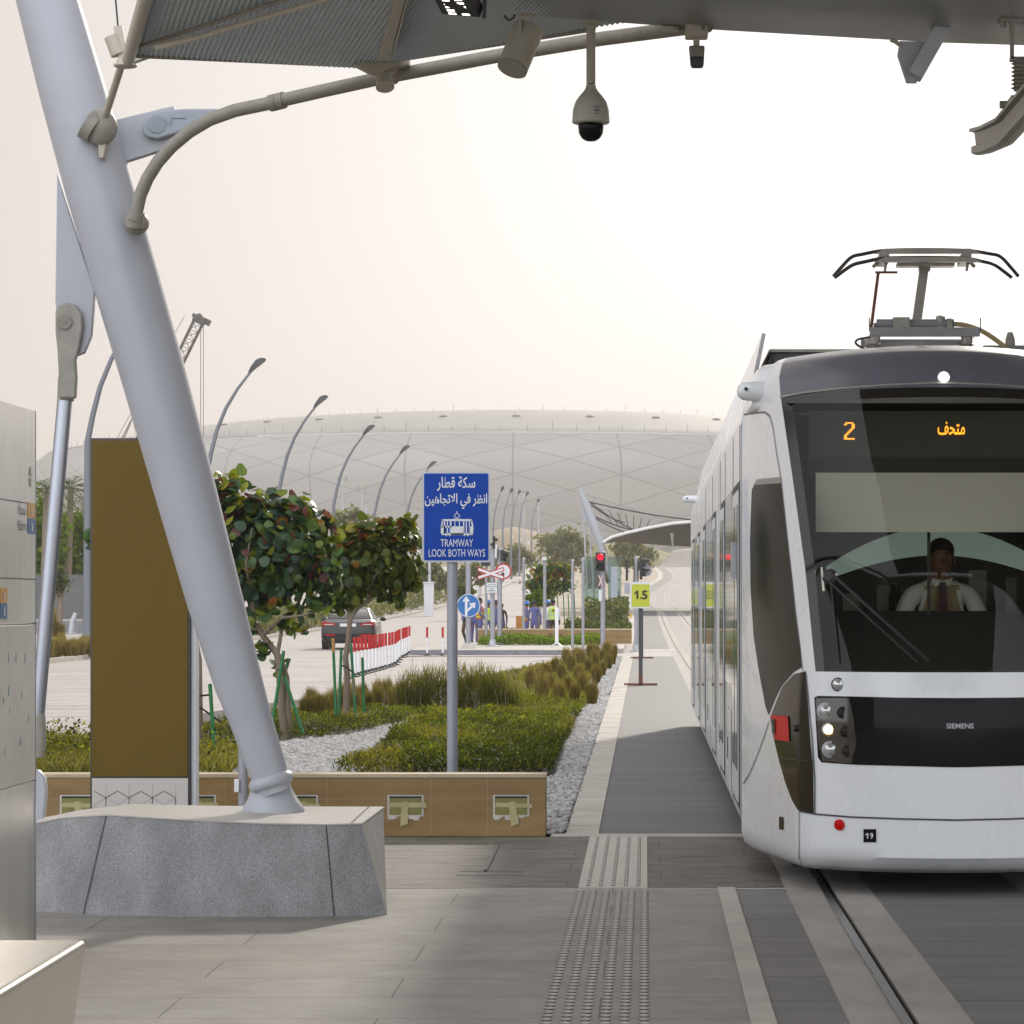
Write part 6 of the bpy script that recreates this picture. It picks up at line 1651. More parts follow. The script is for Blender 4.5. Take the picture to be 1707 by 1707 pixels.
MB().tube([W(px, py + 1.2, YF - .1) for px, py, pf in rp_], .13, 8).build('roof_rim', M('far_rim', (.70, .70, .68), .5), fc, ang=60)
MB().tube([F(1004, 905, -.2), F(1010, 915, -.3), F(1013, 940, -.4)], .08, 8).cyl(F(1118, 893, -10), F(1120, 920, -10), .12, .03, 8).build('roof_fittings', m_castgrey, fc)
m_scr = M_glass('screen_glass', (.55, .68, .64), mixmul=.8)
for a, b in ((975, 1004), (1014, 1036)):
    MB().box(WX(a, YF), WX(b, YF), YF - 2, YF - 1.95, WZ(1002, YF), WZ(929, YF)).build('glass_screen', m_scr, fc, smooth=False)
MB().box(WX(980, YF), WX(1042, YF), YF - 3, YF + 1, gz(YF), WZ(1001, YF)).build('platform_base', m_conc, fc)
MB().box(WX(1019, YF), WX(1030, YF), YF - 2.5, YF - 2.2, WZ(1001, YF), WZ(945, YF)).build('ticket_machine', m_bluegrey, fc)

# ------------------------------------------------------------------ planter wall on the island and far boundary wall
YI = 121.0
iw = thing('island_wall', 'low tan planter wall across the island in front of the workers', 'wall', (WX(925, YI), YI, .16))
MB().box(WX(796, YI), WX(1053, YI), YI, YI + .3, .16, WZ(1050.5, YI)).build('wall_stone', m_stone, iw)
MB().box(WX(796, YI) - .01, WX(1053, YI) + .01, YI - .02, YI + .32, WZ(1050.4, YI), WZ(1048, YI)).build('wall_cap', m_stonetop, iw)
sk = MB()
for px in (915, 925, 932): sk.box(WX(px, YI), WX(px + 5, YI), YI - .01, YI - .001, WZ(1060, YI), WZ(1056, YI))
sk.build('wall_socket', M('socket_brown', (.16, .07, .04), .7), iw, smooth=False)
ob = thing('orange_box', 'small orange crate on the grass left of the workers behind the island wall', 'crate', (WX(865, 128), 128, .2))
MB().box(WX(860, 128), WX(870, 128), 128, 128.3, .2, WZ(1027, 128)).build('crate_body', M('crate_orange', (.45, .19, .03), .5), ob, bevel=.01)
MB().box(WX(859.5, 128), WX(870.5, 128), 127.98, 128.32, WZ(1027, 128), WZ(1026, 128)).build('crate_lid', m_signwhite, ob)
YWl = 155.0
bw_ = thing('boundary_wall', 'long dark grey garden wall seen behind the tie rod at far left', 'wall', (WX(90, YWl), YWl, .1))
MB().box(WX(-20, YWl), WX(142, YWl), YWl, YWl + .3, .1, WZ(958, YWl)).build('wall_panel', M('dark_wall', (.12, .12, .12), .8, noise=(.6, .2)), bw_)
MB().box(WX(-20, YWl), WX(142, YWl), YWl - .12, YWl - .01, .1, WZ(1035, YWl)).build('wall_plinth', m_kerbdark, bw_)
MB().box(WX(-20, YWl), WX(142, YWl), YWl - .13, YWl - .0, WZ(1035, YWl), WZ(1032, YWl)).build('wall_ledge', m_conc, bw_)
bo = thing('slanted_bollard', 'pale slanted bollard on the path before the dark garden wall', 'bollard', (WX(121, 140), 140, .15))
MB().tube([W(119, 1055, 140), W(121, 1035, 140), W(126, 1022, 140)], [.14, .12, .09], 10).build('bollard_post', m_galv, bo)
MB().lathe(W(119, 1056, 140), [(.2, 0), (.2, .04), (.14, .06)], 12).build('bollard_base', m_galv, bo)
# small mast lights in the distance
for i, (px, Y, yt_) in enumerate(((571, 520, 800), (603, 560, 815))):
    fl_ = thing('floodlight_mast', 'distant twin floodlight mast before the stadium, %s of the two' % ('left', 'right')[i], 'light mast', (WX(px, Y), Y, gz(Y)))
    MB().cyl((WX(px, Y), Y, gz(Y)), (WX(px, Y), Y, WZ(yt_, Y)), .12, .08, 8).build('pole', m_galv, fl_)
    MB().box(WX(px - 9, Y), WX(px - 4, Y), Y - .2, Y + .2, WZ(yt_ + 3, Y), WZ(yt_ - 5, Y)).box(WX(px + 4, Y), WX(px + 9, Y), Y - .2, Y + .2, WZ(yt_ + 3, Y), WZ(yt_ - 5, Y)).box(WX(px - 8, Y), WX(px + 8, Y), Y - .06, Y + .06, WZ(yt_ + .8, Y), WZ(yt_ - .8, Y)).build('lamp_heads', m_castgrey, fl_)
for i, (px, Y, yt_, yb_) in enumerate(((716, 230, 930, 1000), (800, 330, 860, 980), (873, 470, 822, 960), (898, 500, 830, 955), (610, 420, 840, 970))):
    t = thing('thin_mast', 'thin pale mast far down the road, %s of five counting from the left' % ('second', 'third', 'fourth', 'fifth', 'first')[i], 'mast', (WX(px, Y), Y, gz(Y)))
    MB().cyl((WX(px, Y), Y, gz(Y)), (WX(px, Y), Y, WZ(yt_, Y)), .14, .1, 8).build('pole', m_galv, t)
    MB().box(WX(px, Y) - .25, WX(px, Y) + .25, Y - .1, Y + .1, WZ(yt_, Y), WZ(yt_, Y) + .3).build('mast_head', m_castgrey, t)
# distant white tents / signs below the hill
for i, (px, py) in enumerate(((852, 893), (866, 898), (879, 904), (893, 906), (905, 910))):
    t = thing('white_flag', 'tiny white banner on a pole below the hill, %s of five' % ('leftmost', 'second', 'third', 'fourth', 'rightmost')[i], 'banner', (WX(px, 560), 560, gz(560)))
    MB().cyl((WX(px, 560), 560, gz(560)), W(px, py - 4, 560), .06, None, 6).build('pole', m_galv, t)
    MB().prism([W(px, py - 3, 560), W(px + 3, py - 1, 560), W(px + 3.5, py + 5, 560), W(px + 1, py + 3, 560)], (0, .03, 0)).build('cloth', m_signwhite, t)
wc = thing('white_planter', 'white box planter beside the far lamp pole left of the blue sign', 'planter', (WX(715, 228), 228, gz(228)))
MB().hexa([(WX(708, 228), 227.6, gz(228)), (WX(722, 228), 227.6, gz(228)), (WX(722, 228), 228.4, gz(228)), (WX(708, 228), 228.4, gz(228))], [(WX(707, 228), 227.5, WZ(972, 228)), (WX(723, 228), 227.5, WZ(972, 228)), (WX(723, 228), 228.5, WZ(972, 228)), (WX(707, 228), 228.5, WZ(972, 228))]).build('box', m_signwhite, wc)
MB().box(WX(706, 228), WX(724, 228), 227.4, 228.6, WZ(972, 228), WZ(970, 228)).build('rim', m_signwhite, wc)
# ------------------------------------------------------------------ trees
def clump_pts(clumps, n, shell=0.55, flat=1.0, jit=.12):
    """clumps: (px, py, Y, r px) -> points spread through the clumps"""
    c = [(W(a, b, Y), r_ * Y / FPX) for a, b, Y, r_ in clumps]
    w_ = np.array([r_ ** 2.2 for _, r_ in c]); w_ /= w_.sum(); out = []
    for (p, r_), k_ in zip(c, RNG.multinomial(n, w_)):
        d_ = RNG.normal(size=(k_, 3)); d_ /= np.linalg.norm(d_, axis=1)[:, None]
        rad = r_ * RNG.uniform(shell, 1.0, k_) ** .6 * (1 + jit * RNG.normal(size=k_))
        out.append(np.array(p) + d_ * rad[:, None] * np.array([1, 1, flat]))
    return np.concatenate(out)
def stake(px0, py0, px1, py1, Y, label, top=None, dy=0.0):
    a, b = W(px0, py0, Y), W(px1, py1, Y); b.y += dy
    if not top: return tag(MB().cyl(b - Vector((0, 0, .1)), a, .022, .022, 8).build('tree_stake', m_green), label, 'stake', 'green tree stakes')
    t = thing('tree_stake', label, 'stake', W(px1, py1, Y), 'green tree stakes')
    MB().cyl(b - Vector((0, 0, .1)), a, .022, .022, 8).build('stake_pole', m_green, t)
    if top:
        q0, q1, m_ = top; MB().cyl(a + (b - a) * q0, a + (b - a) * q1, .0235, .0235, 8).build('stake_sleeve', m_, t)
    return t
def grape(label, base, trunks, clumps, n, size=.155, mat=None):
    t = thing('sea_grape_tree', label, 'tree', base)
    tk = MB()
    for pts_, r0, r1 in trunks:
        P_ = [W(*p) for p in pts_]; tk.tube(P_, [r0 + (r1 - r0) * i / (len(P_) - 1) for i in range(len(P_))], 9)
    tk.build('trunk', m_bark, t, ang=70)
    C_ = clump_pts(clumps, n, .3, 1.0, .2)
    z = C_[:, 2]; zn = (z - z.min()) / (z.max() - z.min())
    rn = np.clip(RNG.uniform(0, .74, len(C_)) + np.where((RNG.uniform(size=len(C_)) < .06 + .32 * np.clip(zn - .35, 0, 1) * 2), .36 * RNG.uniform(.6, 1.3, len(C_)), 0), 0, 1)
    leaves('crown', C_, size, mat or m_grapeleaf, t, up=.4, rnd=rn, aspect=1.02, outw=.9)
    return t
YA, YBt = 42.0, 48.5
ta = grape('large sea grape tree with red tipped leaves just right of the white mast', W(474, 1232, YA),
    [([(476, 1240, YA), (470, 1180, YA), (466, 1120, YA), (462, 1090, YA), (440, 1062, YA), (424, 1035, YA), (418, 980, YA - .2), (405, 900, YA)], .055, .03),
     ([(484, 1238, YA + .1), (480, 1180, YA), (478, 1130, YA + .1), (466, 1092, YA)], .045, .035), ([(462, 1092, YA), (470, 1050, YA), (500, 1000, YA + .2), (520, 940, YA)], .03, .012), ([(438, 1060, YA), (470, 1030, YA - .2), (505, 1026, YA - .3), (540, 1015, YA)], .025, .01), ([(418, 1000, YA), (410, 940, YA - .4), (420, 880, YA - .4)], .02, .008), ([(436, 1058, YA), (400, 1040, YA), (390, 1000, YA)], .02, .01)],
    [(372, 806, YA, 24), (350, 830, YA, 45), (400, 838, YA, 42), (440, 852, YA, 44), (482, 852, YA, 36), (515, 868, YA, 36), (540, 890, YA, 32), (405, 900, YA, 66), (460, 915, YA, 66), (510, 930, YA, 56), (545, 945, YA, 36), (395, 970, YA, 52), (450, 985, YA, 50), (510, 990, YA, 42), (548, 985, YA, 26), (340, 900, YA, 60), (405, 1040, YA, 26), (440, 1085, YA, 16), (470, 1110, YA, 13), (330, 960, YA, 40), (480, 1040, YA, 20), (505, 1050, YA, 14)], 2050)
tb_ = grape('smaller sea grape tree with orange leaves left of the blue tramway sign', W(577, 1202, YBt),
    [([(576, 1206, YBt), (578, 1160, YBt), (579, 1127, YBt), (576, 1097, YBt), (581, 1067, YBt), (583, 1036, YBt), (588, 1024, YBt), (598, 1012, YBt), (613, 1003, YBt), (628, 986, YBt), (640, 950, YBt)], .055, .022), ([(583, 1040, YBt), (580, 1000, YBt), (585, 940, YBt)], .035, .012), ([(610, 1004, YBt), (625, 960, YBt - .2), (660, 920, YBt)], .02, .008)],
    [(585, 900, YBt, 32), (620, 890, YBt, 30), (655, 895, YBt, 30), (680, 870, YBt, 15), (688, 905, YBt, 20), (600, 945, YBt, 40), (645, 940, YBt, 42), (685, 945, YBt, 22), (580, 985, YBt, 30), (625, 975, YBt, 26), (665, 975, YBt, 28), (690, 970, YBt, 16), (566, 930, YBt, 24), (660, 1005, YBt, 14), (560, 1010, YBt, 18), (640, 868, YBt, 14)], 1150, .145, m_grape2)
YCt = 36.7
tc_ = grape('sea grape tree mostly hidden behind the gold totem, its grey trunk showing beside it', W(332, 1262, YCt),
    [([(333, 1266, YCt), (332, 1200, YCt), (331, 1100, YCt), (320, 1040, YCt), (290, 1000, YCt), (250, 930, YCt)], .05, .025)],
    [(250, 880, YCt, 60), (215, 900, YCt, 50), (290, 900, YCt, 55), (240, 950, YCt, 55), (180, 900, YCt, 32), (160, 900, YCt, 14), (300, 960, YCt, 40)], 800)
for a in ((473, 1085, 453, 1198, 41.7, 'left green stake crossing the big sea grape trunk'), (474, 1128, 506, 1212, 41.9, 'right green stake leaning away from the big sea grape trunk'), (482, 1098, 460, 1160, 42.3, 'short green stake lashed high on the big sea grape trunk')): stake(*a)
stake(555, 1064, 561, 1200, 48.0, 'green stake with a bare wood top left of the smaller sea grape trunk', (0, .17, M('bare_wood', (.40, .22, .07), .7)))
stake(569, 1082, 564, 1200, 48.2, 'green stake leaning against the left side of the smaller sea grape trunk')
stake(585, 1073, 593, 1190, 48.3, 'green stake with a brown wrapped middle right of the smaller sea grape trunk', (.50, .73, m_bark))
stake(604, 1096, 607, 1178, 48.9, 'short upright green stake furthest right of the smaller sea grape tree')
stake(324, 1040, 327, 1276, 36.3, 'green stake with a red sleeve just right of the gold totem', (.2, .36, M('red_sleeve', (.55, .09, .03), .5)))
stake(350, 1140, 358, 1246, 36.5, 'green stake between the gold totem trunk and the white mast')
for i, (c_, Y, pts_) in enumerate((('tie strap on the trunk beside the gold totem', 36.6, [(322, 1155), (332, 1160), (352, 1158)]), ('tie strap on the trunk of the smaller sea grape tree', 48.3, [(566, 1108), (577, 1112), (590, 1122)]), ('second lower tie strap beside the gold totem', 36.6, [(322, 1178), (335, 1180), (370, 1205)]))):
    t = MB().tube([W(a, b, Y - .06) for a, b in pts_], .012, 6).build('tree_tie', m_dark); tag(t, 'black rubber ' + c_, 'tree tie')

# ------------------------------------------------------------------ planting in the bed
gbd = []
def cover(name, poly, n, h, w_, mat, label, lean=.35, zb=0.0, mound=0.0, rnd=None):
    p = scatter(poly, n); pc = np.array(poly).mean(0)
    z = np.full(n, zb); 
    if mound:
        # height follows a soft mound with lumps
        z = zb + mound * (0.55 + .45 * np.sin(p[:, 0] * 3.1 + np.sin(p[:, 1] * .9) * 2) * np.sin(p[:, 1] * 1.3 + 1)) * RNG.uniform(.2, 1, n)
    o = blades(name, np.column_stack([p, z]), h, w_, mat, lean=lean, rnd=rnd)
    stuff(o, label, 'ground cover'); return o, p, z
P1 = [(-3.2, 33.2), (-2.4, 32.6), (-0.95, 33.0), (-0.98, 36), (-1.0, 40), (-0.98, 45), (-1.25, 48.5), (-3.1, 48), (-3.25, 42), (-3.05, 37)]
def lump(x, y): return .5 * np.sin(x * 3.3 + 1 + np.sin(y * .7)) * np.sin(y * 1.05) + .35 * np.sin(x * 6.1 + y * 1.9) + .25 * np.sin(x * 11 - y * 3.1)
def dryp(p): return np.sin(p[:, 0] * 2.3 + .8 * np.sin(p[:, 1] * .5)) * np.sin(p[:, 1] * .62 + 2.2) + .35 * np.sin(p[:, 0] * 5 + p[:, 1])
def mound(poly, nb, nl, h0, label):
    p = scatter(poly, nb); lu = lump(p[:, 0], p[:, 1]); yl = p[:, 1] - 40
    hgt = np.clip(h0 * (1 + .55 * lu), .04, 1) * RNG.uniform(0, 1, nb) ** .5
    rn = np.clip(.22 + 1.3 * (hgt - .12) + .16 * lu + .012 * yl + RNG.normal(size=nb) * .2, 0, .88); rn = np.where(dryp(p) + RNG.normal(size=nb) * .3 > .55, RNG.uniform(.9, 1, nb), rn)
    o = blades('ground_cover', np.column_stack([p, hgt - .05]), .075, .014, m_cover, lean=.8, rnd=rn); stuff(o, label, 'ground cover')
    q = scatter(poly, nl); lu = lump(q[:, 0], q[:, 1]); hgt = np.clip(h0 * (1 + .55 * lu), .04, 1) * RNG.uniform(0.1, 1.05, nl) ** .5
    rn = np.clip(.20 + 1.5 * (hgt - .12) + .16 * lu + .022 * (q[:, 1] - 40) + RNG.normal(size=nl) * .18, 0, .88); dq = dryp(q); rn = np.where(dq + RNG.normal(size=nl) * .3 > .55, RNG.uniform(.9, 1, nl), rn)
    keep = ~((dq > .35) & (RNG.uniform(size=nl) < .6)); q = q[keep]; hgt = hgt[keep]; rn = rn[keep]
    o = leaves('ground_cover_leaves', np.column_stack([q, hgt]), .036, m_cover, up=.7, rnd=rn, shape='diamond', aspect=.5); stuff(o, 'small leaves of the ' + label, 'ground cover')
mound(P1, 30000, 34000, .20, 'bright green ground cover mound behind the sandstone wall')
P2 = [(-4.95, 41.2), (-4.2, 42), (-3.7, 45), (-3.35, 49.5), (-3.3, 52), (-5.6, 51), (-6.2, 46), (-5.9, 42)]
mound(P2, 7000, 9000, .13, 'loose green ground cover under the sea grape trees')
P3 = [(-7.4, 33), (-4.25, 33), (-4.4, 36.5), (-5.2, 39), (-7.6, 40.3)]
cover('ground_cover', P3, 9000, .20, .018, m_feather, 'scrubby weeds behind the wall left of the mast', .6, 0, .06)
PW = scatter(P3, 2500); C_ = np.column_stack([PW, RNG.uniform(.05, .36, 2500)]); o = leaves('weed_leaves', C_, .05, m_cover, up=.5, shape='diamond', aspect=.6); stuff(o, 'leafy weeds behind the wall left of the gold totem', 'ground cover')
P4 = [(-1.3, 52), (-1.1, 99), (-2.2, 100), (-3.2, 82), (-4.2, 68), (-2.6, 58), (-2.4, 50)]
cover('ground_cover', P4, 5000, .13, .03, m_feather, 'dry scrub between the grass clumps along the gravel', .5, 0, .05)
P5 = [(-1.0, 49), (-.95, 62), (-2.4, 60), (-2.6, 50)]
mound(P5, 4000, 5000, .13, 'green scrub in front of the feathery bush')
# gravel pebbles
def pebbles(name, poly, n, s_, label):
    ico = bmesh.new(); bmesh.ops.create_icosphere(ico, subdivisions=1, radius=1); V0 = np.array([v.co[:] for v in ico.verts]); F0 = np.array([[v.index for v in f_.verts] for f_ in ico.faces]); ico.free()
    p = scatter(poly, n); sc = s_ * RNG.uniform(.5, 1.25, (n, 1, 1)) * RNG.uniform(.6, 1.15, (n, 1, 3)) * np.array([1, 1, .62])
    Vv = V0[None] * sc * RNG.uniform(.8, 1.2, (n, len(V0), 1))
    an = RNG.uniform(0, 6.3, n); c_, s2 = np.cos(an)[:, None], np.sin(an)[:, None]
    Vv = np.stack([Vv[:, :, 0] * c_ - Vv[:, :, 1] * s2, Vv[:, :, 0] * s2 + Vv[:, :, 1] * c_, Vv[:, :, 2]], 2)
    Vv += np.column_stack([p, s_ * .25 * RNG.uniform(.2, 1.6, n)])[:, None]
    nv = len(V0); nf = len(F0)
    me = bpy.data.meshes.new(name); me.vertices.add(n * nv); me.vertices.foreach_set('co', Vv.reshape(-1))
    me.loops.add(n * nf * 3); me.polygons.add(n * nf)
    me.loops.foreach_set('vertex_index', (F0[None] + (np.arange(n) * nv)[:, None, None]).reshape(-1))
    me.polygons.foreach_set('loop_start', np.arange(n * nf) * 3); me.update(calc_edges=True)
    me.materials.append(m_pebble); o = bpy.data.objects.new(name, me); COL.objects.link(o); stuff(o, label, 'gravel')
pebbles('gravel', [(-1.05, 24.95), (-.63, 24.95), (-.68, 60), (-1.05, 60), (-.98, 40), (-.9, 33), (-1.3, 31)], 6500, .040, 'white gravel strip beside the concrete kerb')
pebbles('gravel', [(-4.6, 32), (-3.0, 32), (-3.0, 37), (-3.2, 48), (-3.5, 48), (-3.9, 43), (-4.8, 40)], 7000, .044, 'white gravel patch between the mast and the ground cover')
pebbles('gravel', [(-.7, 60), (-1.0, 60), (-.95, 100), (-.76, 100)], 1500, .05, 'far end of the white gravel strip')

# dry ornamental grass clumps
def clump_mesh(h, r_, n):
    a = RNG.uniform(0, 6.283, n); rr_ = r_ * np.sqrt(RNG.uniform(0, 1, n))
    P_ = np.column_stack([np.cos(a) * rr_ * .75, np.sin(a) * rr_ * .75, np.zeros(n)])
    d_ = np.column_stack([np.cos(a) * rr_ / r_ * .13, np.sin(a) * rr_ / r_ * .13, np.ones(n)]) + RNG.normal(size=(n, 3)) * .05
    return P_, d_, h * (1 - .38 * (rr_ / r_) ** 2)
protos = []
for v in range(4):
    P_, d_, hh = clump_mesh(.36 + .03 * v, .068 + .010 * v, 460)
    o = blades('grass_clump', P_, hh * 1.1, .008, m_dry, hvar=.10, direc=d_, rnd=np.clip(RNG.uniform(0, .75, 460) + .25 * (v / 3), 0, 1)); COL.objects.unlink(o); protos.append(o)
def put_clump(x, y, z, s_, label, group):
    o = random.choice(protos).copy(); COL.objects.link(o); o.location = (x, y, z); o.rotation_euler = (0, 0, random.uniform(0, 6)); o.scale = (s_ * random.uniform(.85, 1.15), s_ * random.uniform(.85, 1.15), s_ * random.uniform(.85, 1.15)); tag(o, label, 'grass clump', group)
for px, by in ((509, 1196), (527, 1196), (540, 1196), (554, 1194), (573, 1188), (590, 1188), (598, 1185), (613, 1184), (629, 1181), (646, 1175), (632, 1172), (519, 1190), (584, 1180), (606, 1178), (655, 1182), (665, 1178)):
    Y = 9720 / (by - 1000); put_clump(WX(px, Y), Y, -.01, 1.15, 'dry clipped grass clump in the row behind the smaller sea grape tree', 'dry grass clumps behind the stakes')
spots = [(903, 1172), (932, 1174), (958, 1176), (987, 1176), (971, 1163), (946, 1160), (916, 1156), (994, 1140), (966, 1138), (936, 1136), (1004, 1128), (980, 1125), (952, 1122), (926, 1126), (1014, 1117), (992, 1114), (968, 1111), (1021, 1109), (1003, 1105), (984, 1102), (1012, 1100), (1024, 1099), (962, 1103), (993, 1097), (944, 1112), (900, 1142), (884, 1150), (910, 1132)]
for px, by in spots:
    Y = min(101, 9720 / (by - 1000)); put_clump(WX(px, Y), Y, -.01, 1.12 + .005 * (Y - 50), 'dry tufted grass clump beside the white gravel strip', 'dry grass clumps along the gravel strip')
for i in range(16):
    Y = random.uniform(96, 104); put_clump(WX(84 + i * 4.6, Y), Y, .06, 1.5, 'dry grass clump on the kerbed bed behind the tie rod', 'dry grass clumps on the left bed')
PL = [(-18.7, 89), (-17.3, 89), (-17.3, 95), (-18.7, 95)]
cover('ground_cover', [(-20.5, 88.3), (-17.3, 88.3), (-17.3, 93), (-21, 93)], 4000, .22, .03, m_bright, 'bright green ground cover edging the left bed', .5, .06)
for i in range(3):
    Y = 142; o = None
    put_clump(WX(84 + 9 * i, Y), Y, .15, 3.0 - .5 * i, 'round yellowish grass tuft in front of the dark garden wall', 'tufts before the garden wall')
# feathery bush with bare twigs
YBs = 52.0
fb = thing('feathery_bush', 'wide feathery green bush behind the ground cover and blue sign post', 'bush', (WX(740, YBs), YBs, 0))
cl_ = [(690, 1150, YBs, 34), (720, 1140, YBs, 32), (760, 1140, YBs, 34), (800, 1140, YBs, 34), (830, 1150, YBs, 30), (705, 1175, YBs, 30), (760, 1175, YBs, 34), (815, 1175, YBs, 34), (850, 1170, YBs, 24), (670, 1160, YBs, 20)]
C_ = clump_pts(cl_, 7000, .1); C_[:, 2] = np.maximum(C_[:, 2], .03)
dr = np.column_stack([RNG.normal(size=len(C_)) * .25, RNG.normal(size=len(C_)) * .25, np.ones(len(C_))])
blades('foliage', C_ - np.array([0, 0, .06]), .16, .010, m_feather, fb, direc=dr, rnd=np.clip((C_[:, 2] - .1) * .9 + RNG.normal(size=len(C_)) * .2, 0, 1))
tw = MB()
for k_ in range(46):
    px = random.uniform(640, 850); b = W(px, 1196, YBs + random.uniform(-.3, .4)); b.z = 0
    tw.tube([b, b + Vector((random.uniform(-.08, .08), 0, .35)), b + Vector((random.uniform(-.25, .2), random.uniform(-.1, .1), random.uniform(.5, .78)))], [.006, .004, .002], 4)
tw.build('twigs', m_bark, fb, smooth=False)

# ------------------------------------------------------------------ hedges, shrubs and trees farther off
def leafbox(name, label, cat, x0, x1, y0, y1, h, n, size, mat, zb=None, group=None):
    """a clipped hedge: leaves through a box whose top wavers"""
    x = RNG.uniform(x0, x1, n); y = RNG.uniform(y0, y1, n); u = RNG.uniform(0, 1, n) ** .6
    g_ = np.array([gz(v) for v in y]) if zb is None else zb
    z = g_ + h * u * (1 + .18 * np.sin(x * 2.1 + y * .31) + .12 * np.sin(y * .9))
    return tag(leaves(name, np.column_stack([x, y, z]), size, mat, None, up=.4, shape='diamond', aspect=.7), label, cat, group)
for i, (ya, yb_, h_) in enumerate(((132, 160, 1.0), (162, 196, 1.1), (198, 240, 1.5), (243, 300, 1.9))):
    leafbox('roadside_hedge', 'clipped hazy hedge along the left roadside, %s section from the camera' % ('nearest', 'second', 'third', 'farthest')[i], 'hedge', -20.6, -17.7, ya, yb_, h_, 3600, .28, m_far)
leafbox('low_hedge', 'low bright green hedge strip in front of the island wall', 'hedge', WX(800, 118), WX(1008, 118), 116.2, 119.6, .34, 6500, .09, m_bright, zb=.17)
leafbox('shrub_bed', 'grey green clipped shrubs behind the island wall right of the workers', 'hedge', WX(945, 127), WX(1052, 127), 122, 127, .75, 2600, .14, m_hedge, zb=.2)
leafbox('shrub_bed', 'dark brownish hedge in front of the far tram stop', 'hedge', WX(972, 185), WX(1046, 185), 180, 200, 1.3, 2200, .25, m_hedge)
leafbox('grass_verge', 'dry scrubby grass left of the workers on the island', 'verge', WX(843, 128), WX(893, 128), 125, 131, .45, 1200, .12, m_dry, zb=.2)
def far_tree(name, label, clumps, n, size, mat, base, trunk_r=.15, cat='tree', group=None):
    t = thing(name, label, cat, base, group)
    C_ = clump_pts(clumps, n, .1, .85, .26)
    g_ = np.array([gz(v) for v in C_[:, 1]]); C_[:, 2] = np.maximum(C_[:, 2], g_ + .05)
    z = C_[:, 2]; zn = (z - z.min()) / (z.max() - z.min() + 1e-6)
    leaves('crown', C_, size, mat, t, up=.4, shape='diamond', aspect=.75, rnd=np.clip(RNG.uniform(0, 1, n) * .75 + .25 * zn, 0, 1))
    b = Vector(base); c0 = Vector(C_.mean(0)); tk = MB().tube([b, b.lerp(c0, .5) + Vector((.1, 0, 0)), c0], [trunk_r, trunk_r * .8, trunk_r * .4], 7)
    for k_ in range(4): tk.tube([b.lerp(c0, .6), Vector(C_[int(RNG.integers(len(C_)))])], [trunk_r * .4, trunk_r * .12], 5)
    tk.build('trunk', m_bark, t)
    return t
YT1 = 133.0
rt = far_tree('red_leaved_tree', 'bushy tree with reddish brown leaves behind the workers', [(890, 975, YT1, 17), (905, 955, YT1, 18), (925, 950, YT1, 18), (945, 955, YT1, 15), (900, 980, YT1, 16), (925, 975, YT1, 18), (945, 975, YT1, 13), (895, 995, YT1, 12), (915, 990, YT1, 12)], 1700, .20, m_grapeleaf, (WX(920, YT1), YT1, gz(YT1)), .07)
far_tree('yellow_bush', 'yellow green bush below the red leaved tree beside the workers', [(885, 998, 131, 9), (897, 992, 131, 11), (905, 1003, 131, 10), (890, 1010, 131, 8)], 700, .16, m_bright, (WX(895, 131), 131, gz(131)), .05, 'bush')
for i, px in enumerate((930, 940, 948, 958)): stake(px - 1, 990, px + 1, 1036, 131.5, 'far green stake under the red leaved tree, %s of four' % ('leftmost', 'second', 'third', 'rightmost')[i])
